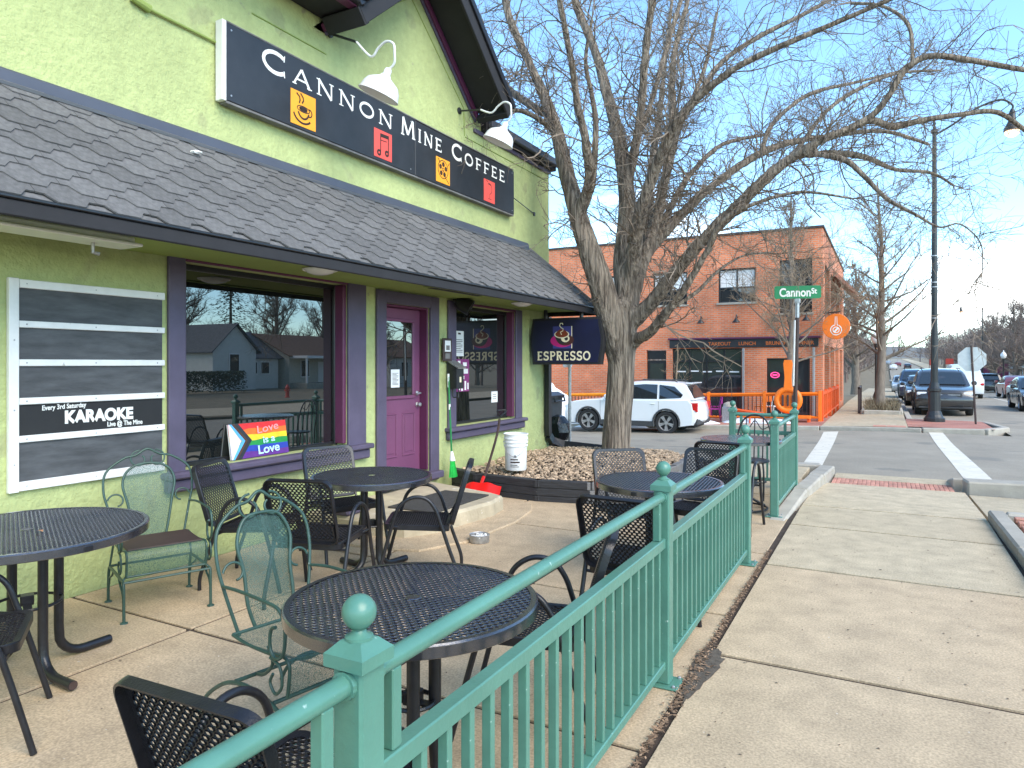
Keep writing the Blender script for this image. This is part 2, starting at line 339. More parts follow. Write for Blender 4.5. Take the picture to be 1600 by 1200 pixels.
sheet('ground', [-900, -400, -200, -100] + XS + [120, 250, 500, 1000], [-60, -30, -10, 0, 6, 10] + YS + [750, 900, 1500, 3000], -.34, m_dry, zf=lambda x, y: zm(x, y))
bed = sheet('bed', [-4.95, -1, 1, 4.2], [-6, 0, 5, 8.2], -.013, m_dirt); bed.name = 'dirt_bed'
sheet('dirt_bed', [-4.95, -1, 1, 4.2], [8.2, 9, 10.4], -.10, m_dirt)
sheet('cross_street', [-60, -40, -30, -20, -16, -12, -9, -7, -5, -3, -2, -1, 0, 1, 3], rng(11.2, 23, 16), -.12, m_asph)
sheet('main_street', [3, 4.5, 6, 7.5, 9.2], [-60, -20, 0, 6, 10, 11] + YS, -.12, m_asph)
sheet('parking_lane', [.75, 1.6, 2.4, 2.998], [y for y in YS if y > 26.5], -.12, m_asph)
def slab(name, x0, x1, y0, y1, z, mat, parent, th=.09, gap=.006, ch=.003, tilt=None):
    b = MB(); b.box((x0 + gap, y0 + gap, z - th), (x1 - gap, y1 - gap, z), ch)
    if tilt: b.v = [(x, y, zz + tilt(x, y)) for x, y, zz in b.v]
    return b.build(name, mat, parent)
sw = thing('sidewalk', None, None, (0, 4, 0), kind='structure')
ramp = lambda x, y: -.11 * sstep(8.45, 11.6, y)
yj = [-6, -4, -2, 0.05, 1.98, 3.92, 5.87, 7.45, 8.53, 10.9]
for i, (a, b_) in enumerate(zip(yj, yj[1:])):
    mt = m_conc if b_ < 6 else m_conc_grey
    slab('slab', -.865, .93, a, b_, 0., mt, sw, tilt=ramp, gap=.021)
slab('slab', -.70, .80, 11.52, 12.05, 0., m_conc_grey, sw, tilt=ramp)
slab('slab', .937, 2.4, 8.66, 10.75, -.012, m_conc_grey, sw, tilt=ramp)
# brick strip of the ramp
b = MB(); b.box((-.70, 10.907, -.09), (.80, 11.513, -.012)); b.v = [(x, y, z + ramp(x, y)) for x, y, z in b.v]; b.build('strip_base', m_kerb, sw)
br = MB(); br.box((-.026, -.095, -.02), (.026, .095, .0125), .004); brme = None
for r in range(3):
    for i in range(27):
        x = -.70 + .03 + i * .0555; y = 10.907 + .1 + r * .203
        if brme is None: o = br.build('brick', m_pavbrick, sw); brme = o.data
        else: o = link('brick', brme, sw)
        o.location = (x - 0 + random.uniform(-.001, .001), y - 4, -.012 + ramp(x, y) + random.uniform(-.002, .003))
# patio slabs: joints where the photo shows them
pt = thing('patio', None, None, (-3, 4, 0), kind='structure')
pxs = [-4.93, -3.70, -2.28, -.885]; pys = [-4, -1.6, .6, 2.79, 4.55, 6.18, 7.72, 9.0, 10.4]
for a, c in zip(pxs, pxs[1:]):
    for d, e in zip(pys, pys[1:]):
        slab('slab', a, c, d, e, 0. - random.random() * .003, m_conc, pt, gap=.015)
# kerbs at the ramp
kb = thing('kerb', None, None, (-1, 9, 0), kind='structure')
def kerbpiece(x0, y0, x1, y1, w, z0, z1a, z1b, mat=m_kerb, parent=kb, ch=.02):
    a = V((x0, y0, 0)); c = V((x1, y1, 0)); d = c - a; ln = d.length; Mx = frame(a, x=d, z=V((0, 0, 1)))
    b = MB(); b.box((0, -w / 2, z0), (ln, w / 2, 0), ch); b.v = [Mx @ V((p[0], p[1], p[2] + (lerp(z1a, z1b, p[0] / ln) if p[2] > z0 / 2 else 0))) for p in b.v]
    return b.build('kerb_stone', mat, parent)
kerbpiece(-.99, 7.55, -.93, 9.2, .17, -.15, .005, .07); kerbpiece(-.93, 9.2, -.86, 10.6, .19, -.25, .07, .06); kerbpiece(-.86, 10.6, -.82, 12.0, .22, -.3, .06, .0)
kerbpiece(-2.6, 11.95, -.92, 12.1, .3, -.3, .0, .0); kerbpiece(-9, 11.9, -2.62, 11.95, .3, -.3, -.03, .0)
kerbpiece(.92, 11.05, 2.3, 11.2, .34, -.3, .05, .06); kerbpiece(2.32, 11.2, 3.1, 10.9, .3, -.3, .06, .04); kerbpiece(.86, 11.3, .85, 12.0, .14, -.3, .03, -.09)
kerbpiece(.99, 8.62, 1.02, 7.0, .15, -.12, .10, .10); kerbpiece(1.02, 6.99, 1.04, 3, .15, -.12, .10, .10); kerbpiece(1.04, 2.99, 1.04, -5, .15, -.12, .10, .10); kerbpiece(1.06, 8.55, 2.9, 8.5, .14, -.12, .10, .10)
kerbpiece(2.95, 8.5, 2.95, 0, .2, -.3, .09, .09); kerbpiece(2.95, -.01, 2.95, -8, .2, -.3, .09, .09)
sheet('verge', [1.1, 2, 2.86], rng(-6, 8.44, 6), .03, m_dirt)
pv = thing('brick_paving', None, None, (1.5, 7, 0), kind='structure')
pb = MB(); pb.box((-.098, -.048, -.05), (.098, .048, 0), .006); pbme = None
for j in range(26):
    for i in range(7):
        x = 1.21 + i * .205 + (.1 if j % 2 else 0); y = 8.38 - j * .105
        if x > 2.75: continue
        if pbme is None: o = pb.build('brick', m_pavbrick, pv); pbme = o.data
        else: o = link('brick', pbme, pv)
        o.location = (x - 1.5, y - 7, .083 + random.uniform(-.003, .003)); o.rotation_euler = (0, 0, random.uniform(-.01, .01))
sheet('garden_bed', [-4.94, -4, -3, -2.55], [10.45, 11, 11.74], -.03, m_dirt, zf=lambda x, y: 0)
b = MB(); b.box((-2.5, 10.45, -.09), (-1.05, 11.74, -.01), .008); b.build('slab', m_conc_grey, pt)
# litter in the joint along the fence, with the dark wet patch
b = MB(); rnd = random.Random(3)
for i in range(2600):
    t = rnd.random() ** .8; y = lerp(.9, 6.3, t); w = .014 + .04 * math.exp(-((y - 3.55) / .35) ** 2); x = -.876 + rnd.gauss(0, w * .6); z = .001 + rnd.random() * .012
    a = rnd.random() * 6.28; s = rnd.uniform(.005, .018); d = V((math.cos(a), math.sin(a), rnd.uniform(-.3, .3))) * s; e = V((-d.y, d.x, rnd.uniform(-.004, .004))) * rnd.uniform(.2, .5)
    p = V((x, y, z + .003)); b.add([p - d, p - e, p + d, p + e], [(0, 1, 2, 3)])
tag(b.build('leaf_litter', M('leaf_litter', (.24, .15, .09), 1., .3, 30, island=.6), recalc=False), kind='stuff')
b = MB(); pts = []
for k in range(40):
    a = 2 * PI * k / 40; r = 1 + .35 * noise.noise(V((math.cos(a) * 2, math.sin(a) * 2, 5))); r *= 1 + .3 * noise.noise(V((math.cos(a) * 6, math.sin(a) * 6, 9))); pts.append((-.845 + .06 * r * math.cos(a) * (1 + .6 * math.sin(a)), 3.62 + .36 * r * math.sin(a), .0035))
b.add(pts, [tuple(range(40))]); tag(b.build('damp_dirt_stain', M('damp_dirt', (.10, .08, .06), 1., .35, 30, .5, 90)), kind='structure')
b = MB()
for i in range(46):
    x = rnd.gauss(-.08, .12); y = rnd.gauss(2.72, .16); r = rnd.uniform(.003, .014) * (1.6 if i < 6 else 1); b.add([(x + r * math.cos(k) * rnd.uniform(.5, 1.3), y + r * math.sin(k) * rnd.uniform(.5, 1.3), .003) for k in (0, 1, 2, 3, 4, 5)], [(0, 1, 2, 3, 4, 5)])
tag(b.build('paint_splash', M('splash', (.72, .71, .66), .8), recalc=False), kind='structure')
b = MB()
for i in range(420):
    x = rnd.uniform(-.85, .9) if i % 3 else rnd.uniform(-4.8, -1.1); y = rnd.uniform(.8, 8.4); r = rnd.uniform(.0025, .009); a = rnd.random() * 6.28
    b.add([(x + r * math.cos(a + k) * rnd.uniform(.5, 1.4), y + r * math.sin(a + k) * rnd.uniform(.5, 1.4), .0025 + .003 * rnd.random()) for k in (0, 1.6, 3.1, 4.7)], [(0, 1, 2, 3)])
tag(b.build('grit', M('grit', (.17, .12, .08), 1., .3, 30, island=.7), recalc=False), kind='stuff')
# far side of the cross street
def fs_sheet(name, xs, ys, dz, mat): return sheet(name, xs, ys, dz, mat)
fsw = [y for y in YS if 23.2 <= y <= 86]
sheet('far_sidewalk', [-1.75, -.9, 0, .55], [23.2] + fsw, 0, m_conc_grey)
sheet('far_brick_paving', [-26, -20, -16, -12, -9, -6, -4, -1.76], [23.2, 24, 25, 26, 27, 28], -.01, m_pavsheet)
sheet('corner_paving', [.56, 1.2, 2.0, 2.7], [23.6, 24.5, 26, 27], -.005, m_pavsheet)
fk = thing('far_kerb', None, None, (0, 23, -.3), kind='structure')
for (x0, y0, x1, y1, w) in [(-26, 23.1, -14, 23.1, .2), (-13.98, 23.1, -7, 23.1, .2), (-6.98, 23.1, -1.8, 23.1, .2), (.9, 23.25, 2.4, 23.5, .22), (2.42, 23.52, 3.05, 24.6, .22), (3.05, 24.62, 2.75, 26.8, .2), (2.7, 26.9, .85, 27.4, .2), (-1.78, 23.14, .88, 23.14, .14), (.68, 27.4, .66, 34, .18), (.66, 34.02, .66, 46, .18), (.66, 46.02, .66, 60, .18), (9.3, 50, 9.3, 70, .2), (9.3, 70.02, 9.3, 98, .2), (9.3, 98.02, 9.3, 140, .2)]:
    kerbpiece(x0, y0, x1, y1, w, -1.3, zm(x0, y0) + .004, zm(x1, y1) + .004, parent=fk)
b = MB(); b.box((-.35, 23.23, -.42), (.50, 23.75, 0)); b.v = [(x, y, zm(x, y) + .006 if z == 0 else z) for x, y, z in b.v]; b.build('ramp_strip', m_pavbrick, fk)
sheet('east_sidewalk', [9.4, 11, 14], [-60, -20, 0, 12] + YS[3:], .0, m_conc_grey)
# painted lines
def stripe(q):
    b = MB(); p = [V(a) for a in q]; n = 10; vs = []
    for i in range(n + 1):
        for a, c in ((p[0], p[3]), (p[1], p[2])):
            e = a.lerp(c, i / n); vs.append((e.x, e.y, zm(e.x, e.y) - .115))
    b.add(vs, [(2 * i, 2 * i + 1, 2 * i + 3, 2 * i + 2) for i in range(n)]); tag(b.build('road_marking', m_paint, recalc=False), kind='structure')
zn = -.15; zf_ = -.38
stripe([onG(1249, 731, zn), onG(1282, 731, zn), onG(1310, 673, zf_), onG(1287, 673, zf_)])
stripe([onG(1510, 752, zn), onG(1556, 753, zn), onG(1470, 673, zf_), onG(1449, 673, zf_)])
stripe([(5.9, 30, 0), (6.02, 30, 0), (6.02, 75, 0), (5.9, 75, 0)])
# ------------------------------------------------------------------ the cafe
WX = -4.95
cafe = thing('cafe_building', 'lime green stucco cafe with purple window trim and a shingled awning', 'building', (-4.95, 4, 0))
X, Y, Z = V((1, 0, 0)), V((0, 1, 0)), V((0, 0, 1))
OPS = [(3.67, .75, 5.58, 2.42), (6.2, .22, 7.06, 2.28), (7.64, .78, 9.30, 2.38)]
y0 = -6.0
b = MB(); b.wall((WX, y0, -.3), Y, Z, X, 10.52 - y0, 5.2, [(a - y0, c + .3, d - y0, e + .3) for a, c, d, e in OPS], .16)
b.add([(WX, 5.1, 4.9), (WX, 8.3, 4.9), (WX, 6.7, 6.28)], [(0, 1, 2)]); b.add([(WX, -6, 4.9), (WX, 5.3, 4.9), (WX, 5.3, 5.06), (WX, -6, 5.06)], [(0, 1, 2, 3)])
b.add([(WX, 10.52, -.3), (-17, 10.52, -.3), (-17, 10.52, 4.9), (WX, 10.52, 4.9)], [(0, 1, 2, 3)])
b.build('wall', m_stucco, cafe, recalc=False)
b = MB(); b.add([(WX + .5, 5.18, 5.03), (WX + .5, 6.7, 6.34), (-9, 6.7, 6.34), (-6.2, 5.18, 5.03)], [(0, 1, 2, 3)]); b.add([(WX + .5, 8.22, 5.03), (WX + .5, 6.7, 6.34), (-9, 6.7, 6.34), (-6.2, 8.22, 5.03)], [(3, 2, 1, 0)])
b.add([(WX - .02, -6.2, 4.97), (WX - .02, 10.6, 4.97), (-11, 10.6, 7.2), (-11, -6.2, 7.2), (-17, 10.6, 4.97), (-17, -6.2, 4.97)], [(0, 1, 2, 3), (3, 2, 4, 5)]); roof = b.build('roof', m_deck, cafe, recalc=False)
# rake: dark soffit, plum inner trim, black outer fascia with gutter end
def rake(sgn):
    a = V((0, 8.24 if sgn > 0 else 5.16, 5.0)); c = V((0, 6.7, 6.33)); d = (c - a).normalized(); up = V((0, -d.z * sgn, abs(d.y))) if sgn > 0 else V((0, d.z, -d.y)) * (1 if -d.y > 0 else -1)
    up = V((0, d.z, -d.y)) if V((0, d.z, -d.y)).z > 0 else V((0, -d.z, d.y)); ln = (c - a).length
    Mx = frame(V((WX, a.y, a.z)), x=d, z=up)
    # y axis of frame = +-X
    s = 1 if Mx.to_3x3() @ V((0, 1, 0)) @ X > 0 else -1
    def bx(n, y0_, y1_, z0, z1, mt, ch=.006): q = MB(); q.box((0, s * y0_, z0), (ln, s * y1_, z1), ch, M=Mx); q.build(n, mt, roof)
    bx('rake_soffit', .05, .50, -.05, .0, m_fascia); bx('rake_trim', .002, .055, -.125, -.052, m_plum); bx('rake_trim', .004, .03, -.165, -.127, m_purple)
    bx('rake_fascia', .502, .535, -.16, .07, m_fascia); bx('drip_edge', .537, .565, .0, .085, m_black)
    q = MB(); q.box((-.02, s * .06, -.17), (.06, s * .53, .0), .005, M=Mx); q.build('rake_end', m_fascia, roof)
rake(1); rake(-1)
b = MB(); b.box((WX + .003, 8.3, 4.80), (WX + .10, 10.6, 4.955), .01); b.build('eave_trim', m_fascia, cafe)
b = MB(); b.box((WX + .10, 8.34, 4.86), (WX + .17, 10.68, 4.97), .01); b.build('gutter', m_flash, cafe)
b = MB(); b.box((WX + .002, 8.1, 4.74), (WX + .035, 10.54, 4.797), .006); b.build('eave_trim', m_purple, cafe)
# main eave left of the gable
b = MB(); b.box((WX + .40, -6.1, 5.005), (WX + .50, 5.2, 5.018), .003); b.build('eave_bead', m_plum, cafe)
b = MB(); b.box((WX + .001, -6.1, 5.02), (WX + .56, 5.22, 5.07), .01); b.build('eave_soffit', m_fascia, cafe)
b = MB(); b.box((WX + .001, -6.1, 5.072), (WX + .60, 5.25, 5.26), .012); b.build('eave_fascia', m_fascia, cafe)
b = MB(); b.box((WX + .001, -6.1, 5.262), (WX + .66, 5.28, 5.34), .012); b.build('eave_cap', m_fascia, cafe)
# stucco score lines: fine raised casing beads
def bead(p, q, r=.007, mt=None): k = MB(); k.tube([p, q], r, 5); k.build('casing_bead', mt or m_soffit, cafe)
bead((WX + .003, 4.35, 4.70), (WX + .003, 5.28, 4.70)); bead((WX + .003, 5.56, 5.17), (WX + .003, 6.7, 5.92)); bead((WX + .003, 6.7, 5.92), (WX + .003, 7.87, 4.98)); bead((WX + .003, 7.9, 4.62), (WX + .003, 10.45, 4.62)); bead((WX + .003, 7.88, 4.63), (WX + .003, 7.86, 4.95))
cd = thing('conduit', 'painted conduit pipe ending in a box high on the green wall', 'pipe', (WX + .03, 3.3, 4.28))
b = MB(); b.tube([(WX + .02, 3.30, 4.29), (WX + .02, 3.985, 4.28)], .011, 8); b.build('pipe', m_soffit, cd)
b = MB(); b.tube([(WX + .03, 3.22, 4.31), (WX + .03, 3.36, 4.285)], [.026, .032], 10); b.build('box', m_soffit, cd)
cd = thing('sign_tether', 'thin dark rod tying the right end of the black cafe sign to the wall', 'bracket', (WX + .02, 9.4, 4.0))
b = MB(); b.tube([(WX + .08, 9.1, 4.06), (WX + .012, 9.95, 3.98)], .007, 6); b.build('rod', m_darkpole, cd); b = MB(); b.box((WX, 9.93, 3.95), (WX + .02, 9.98, 4.01), .004); b.build('anchor_plate', m_darkpole, cd)
# windows
def bx(name, a, c, mt, par, ch=.008): q = MB(); q.box(a, c, ch); return q.build(name, mt, par)
def window(ya, yb, za, zb, tl, tr, sil):
    w = bx('window', (WX - .155, ya - .002, za - .001), (WX - .12, ya + .045, zb), m_black, cafe)
    bx('frame_side', (WX - .155, yb - .045, za), (WX - .118, yb + .002, zb), m_black, w); bx('frame_head', (WX - .155, ya + .046, zb - .05), (WX - .119, yb - .046, zb), m_black, w)
    bx('frame_base', (WX - .155, ya + .046, za), (WX - .119, yb - .046, za + .04), m_black, w)
    q = MB(); q.box((WX - .148, ya + .044, za + .03), (WX - .138, yb - .044, zb - .03)); q.build('pane', m_glass, w)
    bx('trim', (WX + .001, ya - tl, za - .15), (WX + .035, ya, zb + .03), m_purple, w); bx('trim', (WX + .001, yb, za - .02), (WX + .035, yb + tr, zb + .03), m_purple, w)
    bx('head_trim', (WX + .001, ya + .001, zb - .004), (WX + .03, yb - .001, zb + .028), m_plum, w)
    bx('jamb', (WX - .115, yb - .05, za + .02), (WX + .002, yb - .001, zb - .005), m_plum, w); bx('jamb', (WX - .115, ya + .001, za + .02), (WX + .002, ya + .03, zb - .005), m_purple, w)
    bx('sill', (WX - .11, ya - tl - .05, za - .055), (WX + .12, yb + tr + .04, za - .002), m_purple, w, .014); bx('sill_apron', (WX + .002, ya - tl - .03, za - .16), (WX + .075, yb + tr + .02, za - .057), m_purple, w, .014)
    return w
win1 = window(3.67, 5.58, .75, 2.42, .15, .28, 0); win2 = window(7.64, 9.30, .78, 2.38, .18, .2, 0)
# door
dr = bx('door', (WX - .155, 6.225, .30), (WX - .11, 7.03, 2.25), m_magenta, cafe)
bx('door_frame', (WX + .001, 6.04, .16), (WX + .04, 6.20, 2.42), m_purple, cafe); bx('door_frame', (WX + .001, 7.06, .16), (WX + .04, 7.24, 2.42), m_purple, cafe); bx('door_frame', (WX + .001, 6.201, 2.28), (WX + .038, 7.059, 2.42), m_purple, cafe)
bx('door_jamb', (WX - .15, 7.032, .3), (WX, 7.058, 2.278), m_plum, cafe); bx('door_jamb', (WX - .15, 6.2, .3), (WX, 6.222, 2.278), m_plum, cafe); bx('door_jamb', (WX - .15, 6.223, 2.252), (WX, 7.03, 2.278), m_plum, cafe)
bx('threshold', (WX - .15, 6.05, .2), (WX + .14, 7.2, .285), m_purple, cafe, .012)
q = MB(); q.box((WX - .1115, 6.34, 1.22), (WX - .103, 6.86, 2.09)); q.build('pane', m_glass, dr)
for a, c, d, e in ((6.30, 1.18, 6.90, 1.22), (6.30, 2.09, 6.90, 2.13), (6.30, 1.22, 6.34, 2.09), (6.86, 1.22, 6.90, 2.09)): bx('glass_bead', (WX - .112, a, c), (WX - .088, d, e), m_magenta, dr, .008)
for a, d, c, e in ((6.32, 6.57, .50, 1.02), (6.67, 6.92, .50, 1.02)):
    for (p, q_, r, s_) in ((a, c, d, c + .022), (a, e - .022, d, e), (a, c + .022, a + .022, e - .022), (d - .022, c + .022, d, e - .022)): bx('panel_moulding', (WX - .112, p, q_), (WX - .100, r, s_), m_magenta, dr, .006)
    bx('door_panel', (WX - .112, a + .05, c + .05), (WX - .103, d - .05, e - .05), m_magenta, dr, .006)
b = MB(); b.lathe([(.001, 0), (.028, 0), (.028, .012), (.012, .02), (.012, .05)], 14, frame((WX - .11, 6.965, 1.24), z=X, y=Z)); b.tube([(WX - .05, 6.965, 1.24), (WX - .045, 6.88, 1.235)], [.011, .008], 8); b.build('handle', m_galv, dr)
b = MB(); b.lathe([(.001, 0), (.03, 0), (.03, .012), (.024, .018), (.026, .05), (.02, .06), (.001, .062)], 14, frame((WX - .11, 6.965, 1.10), z=X, y=Z)); b.build('deadbolt', m_galv, dr)
def card(name, lab, cat, xx, ya, za, yb, zb, mt, th=.003, marks=None, parent=None):
    t = thing(name, lab, cat, (xx, (ya + yb) / 2, za)) if parent is None else parent
    bx('sheet', (xx, ya, za), (xx + th, yb, zb), mt, t, 0)
    for i, (a, c, d, e, mm_) in enumerate(marks or ()):
        q = MB(); w_, h_ = yb - ya, zb - za; q.box((xx + th + .0005, ya + a * w_, za + c * h_), (xx + th + .0012 + .0001 * i, ya + d * w_, za + e * h_)); q.build('print', mm_, t)
    return t
lines = [(.15, .85 - .07 * k, .15 + .7 * (1 - .3 * (k % 3 == 2)), .872 - .07 * k, m_ink) for k in range(1, 11)]
card('door_notice', 'white printed notice taped to the glass of the magenta door', 'notice', WX - .1025, 6.45, 1.32, 6.61, 1.53, m_paper, marks=lines)
# awning
aw = bx('awning', (-4.93, -3, 3.25), (-4.90, 9.7, 3.372), m_deck, cafe)
aw.name = 'awning'
A_T = V((-4.93, 0, 3.38)); A_B = V((-4.02, 0, 2.47)); dn = (A_B - A_T).normalized(); nn = V((-dn.z, 0, dn.x)) if -dn.z > 0 else V((dn.z, 0, -dn.x)); LN = (A_B - A_T).length
b = MB(); P3 = lambda y, t: A_T + dn * t + Y * y
b.add([P3(-3, 0), P3(-3, LN), P3(10.4, LN), P3(9.75, 0)], [(0, 1, 2, 3)]); b.add([P3(9.75, 0), P3(10.4, LN), (WX, 10.4, 2.47)], [(0, 1, 2)]); b.build('roof_deck', m_deck, aw, recalc=False)
tb = MB(); hw = .166
tb.prism([(-hw, -.07), (hw, -.07), (hw, .066), (.122, .066), (.074, .133), (-.074, .133), (-.122, .066), (-hw, .066)], (0, 0, 0), (1, 0, 0), (0, 1, 0), (0, 0, 1), 0, .010)
tabme = None; rt = random.Random(5); NR = 10; EX = LN / NR
for r in range(NR):
    yend = 9.75 + .65 * (r + .8) / NR - .17
    y = .42 + (.166 if r % 2 else 0) + rt.uniform(-.03, .03)
    while y < yend + .12:
        yy = min(y, yend); t = r * EX + .0 + rt.uniform(-.004, .004)
        if tabme is None: o = tb.build('shingle', m_shingle, aw); tabme = o.data
        else: o = link('shingle', tabme, aw)
        Mx = frame(P3(yy, t) + nn * (.006 + rt.uniform(0, .002)), x=-Y, y=(dn + nn * .075).normalized())
        if Mx.to_3x3() @ V((0, 0, 1)) @ nn < 0: Mx = frame(P3(yy, t) + nn * (.006 + rt.uniform(0, .002)), x=Y, y=(dn + nn * .075).normalized())
        o.matrix_basis = Mx; y += .336
# starter rows left of the shingles seen in the photo
b = MB()
for r in range(NR):
    q = P3(-2.95, r * EX) + nn * .008; e = P3(.24, r * EX) + nn * .008; b.add([q, e, e + dn * .13 + nn * .012, q + dn * .13 + nn * .012], [(0, 1, 2, 3)])
tag(b.build('shingle_row', m_shingle, aw, recalc=False), kind='stuff')
b = MB(); q = P3(-2.9, LN - .07) + nn * .004; e = P3(10.36, LN - .07) + nn * .004; b.add([q, e, e + dn * .082 + nn * .004, q + dn * .082 + nn * .004], [(0, 1, 2, 3)]); b.build('starter_strip', m_shingle, aw, recalc=False)
b = MB(); b.tube([P3(9.74, .0) + nn * .01, P3(10.41, LN) + nn * .014], .03, 6); b.build('hip_cap', m_shingle, aw)
bx('fascia', (-4.018, -3, 2.366), (-3.996, 10.41, 2.456), m_fascia, aw); bx('drip_edge', (-4.02, -3, 2.457), (-3.982, 10.42, 2.478), m_black, aw, .006)
bx('end_fascia', (-4.94, 10.385, 2.366), (-4.020, 10.405, 2.456), m_fascia, aw)
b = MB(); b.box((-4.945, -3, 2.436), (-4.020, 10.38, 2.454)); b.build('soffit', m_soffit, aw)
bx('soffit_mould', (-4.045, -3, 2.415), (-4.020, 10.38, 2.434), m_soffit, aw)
b = MB(); fl = [(0, 0), (.028, .0), (.028, .03), (.012, .10), (0, .115)]
b.prism(fl, (WX, -3, 3.37), X, Z, Y, 0, 12.75); b.build('flashing', m_flash, aw)
b = MB(); q0 = P3(-3, .02) + nn * .026; q1 = P3(9.7, .02) + nn * .026; b.add([q0, q1, q1 + dn * .05, q0 + dn * .05, ], [(0, 1, 2, 3)]); b.build('flashing_skirt', m_flash, aw, recalc=False)
# soffit lights
fx = thing('fluorescent_fixture', 'long white strip light hung under the awning above the chalk board', 'lamp', (-4.4, 2.3, 2.36))
bx('housing', (-4.47, 1.3, 2.385), (-4.33, 2.86, 2.428), m_enamel, fx, .01); bx('reflector', (-4.52, 1.25, 2.362), (-4.28, 2.88, 2.383), m_enamel, fx, .006)
b = MB(); b.tube([(-4.4, 2.62, 2.36), (-4.4, 2.62, 2.30), (-4.4, 2.66, 2.295)], .012, 8); b.build('bracket', m_galv, fx)
for yy, lb in ((4.62, 'round white soffit light above the big cafe window'), (8.5, 'round white soffit light near the espresso sign')):
    t = thing('soffit_light', lb, 'lamp', (-4.4, yy, 2.43), 'lights set in the awning soffit')
    b = MB(); b.lathe([(.001, -.05), (.06, -.046), (.11, -.03), (.135, -.004), (.135, 0)], 22, Matrix.Translation((-4.4, yy, 2.429))); b.build('diffuser', m_enamel, t, smooth=40); b = MB(); b.lathe([(.136, -.006), (.15, -.012), (.155, -.001)], 22, Matrix.Translation((-4.4, yy, 2.4295)), close=False); b.build('trim_ring', m_white, t, smooth=40)
vt = thing('soffit_vent', 'thin dark slot vent in the soffit above the magenta door', 'vent', (-4.35, 6.9, 2.42)); bx('slot', (-4.40, 6.25, 2.418), (-4.33, 7.3, 2.429), m_fascia, vt, .003); bx('flange', (-4.42, 6.2, 2.424), (-4.31, 7.35, 2.4295), m_soffit, vt, .002)
# downspout round the corner
ds = thing('downspout', 'black downspout at the cafe corner bending out over the gravel', 'downspout', (-4.85, 10.3, .3))
b = MB()
def rect_tube(b, pts, hx=.055, hy=.04):
    pts = [V(p) for p in pts]; vs = []; fs = []
    for i, p in enumerate(pts):
        t = (pts[min(i + 1, len(pts) - 1)] - pts[max(i - 1, 0)]).normalized(); a = t.cross(V((1, .02, 0))).normalized(); c = t.cross(a)
        vs += [p + a * hx * s1 + c * hy * s2 for s1, s2 in ((1, 1), (-1, 1), (-1, -1), (1, -1))]
    for i in range(len(pts) - 1): fs += [(4 * i + j, 4 * i + (j + 1) % 4, 4 * i + 4 + (j + 1) % 4, 4 * i + 4 + j) for j in range(4)]
    fs += [(3, 2, 1, 0), tuple(4 * len(pts) - 4 + j for j in range(4))]; b.add(vs, fs)
rect_tube(b, [(-4.89, 10.36, 2.36), (-4.89, 10.36, .55), (-4.89, 10.38, .42)]); b.build('pipe', m_black, ds)
b = MB(); rect_tube(b, [(-4.89, 10.38, .415), (-4.86, 10.46, .32), (-4.70, 10.6, .25), (-4.0, 10.72, .2)], .06, .045); b.build('extension', m_black, ds)
# ------------------------------------------------------------------ lettering
def arc(cx, cy, rx, ry, a0, a1, n=14): return [(cx + rx * math.cos(math.radians(lerp(a0, a1, i / n))), cy + ry * math.sin(math.radians(lerp(a0, a1, i / n)))) for i in range(n + 1)]
GL = {'C': (.86, [(arc(.46, .5, .40, .44, 48, 312), .15), ([(.74, .70), (.76, .99)], .05), ([(.74, .30), (.76, .01)], .05)]),
 'A': (.92, [([(.07, .0), (.44, 1)], .11), ([(.44, 1), (.83, 0)], .16), ([(.22, .34), (.66, .34)], .09), ([(0, .03), (.2, .03)], .06), ([(.7, .03), (.94, .03)], .06)]),
 'N': (.95, [([(.16, 0), (.16, 1)], .11), ([(.14, 1), (.80, 0)], .16), ([(.80, 0), (.80, 1)], .11), ([(.03, .97), (.2, .97)], .06), ([(.04, .03), (.28, .03)], .06), ([(.68, .97), (.92, .97)], .06)]),
 'O': (.95, [(arc(.47, .5, .39, .44, 0, 360, 28), .15)]),
 'M': (1.1, [([(.15, 0), (.20, 1)], .11), ([(.20, 1), (.54, .12)], .15), ([(.54, .12), (.88, 1)], .11), ([(.88, 1), (.95, 0)], .15), ([(.04, .03), (.27, .03)], .06), ([(.83, .03), (1.07, .03)], .06)]),
 'I': (.38, [([(.19, 0), (.19, 1)], .16), ([(.05, .97), (.33, .97)], .06), ([(.05, .03), (.33, .03)], .06)]),
 'E': (.76, [([(.2, 0), (.2, 1)], .16), ([(.06, .95), (.68, .95)], .1), ([(.2, .5), (.56, .5)], .1), ([(.06, .05), (.70, .05)], .1), ([(.67, 1), (.67, .8)], .05), ([(.69, 0), (.69, .22)], .05), ([(.56, .6), (.56, .4)], .05)]),
 'F': (.72, [([(.2, 0), (.2, 1)], .16), ([(.06, .95), (.68, .95)], .1), ([(.2, .5), (.56, .5)], .1), ([(.06, .03), (.36, .03)], .06), ([(.66, 1), (.66, .8)], .05), ([(.56, .6), (.56, .4)], .05)]),
 'S': (.78, [(arc(.40, .73, .26, .22, 20, 250, 12) + arc(.38, .27, .29, .22, 95, -160, 14), .16), ([(.66, .72), (.68, .98)], .06), ([(.09, .30), (.07, .02)], .06)]),
 'P': (.80, [([(.2, 0), (.2, 1)], .17), ([(.06, .95), (.45, .95)] + arc(.45, .72, .25, .23, 90, -90, 10) + [(.2, .49)], .13), ([(.05, .04), (.38, .04)], .08)]),
 'R': (.90, [([(.2, 0), (.2, 1)], .17), ([(.06, .95), (.45, .95)] + arc(.45, .74, .25, .21, 90, -90, 10) + [(.2, .53)], .13), ([(.42, .53), (.70, .05)], .17), ([(.05, .04), (.36, .04)], .08), ([(.64, .04), (.90, .04)], .08)])}
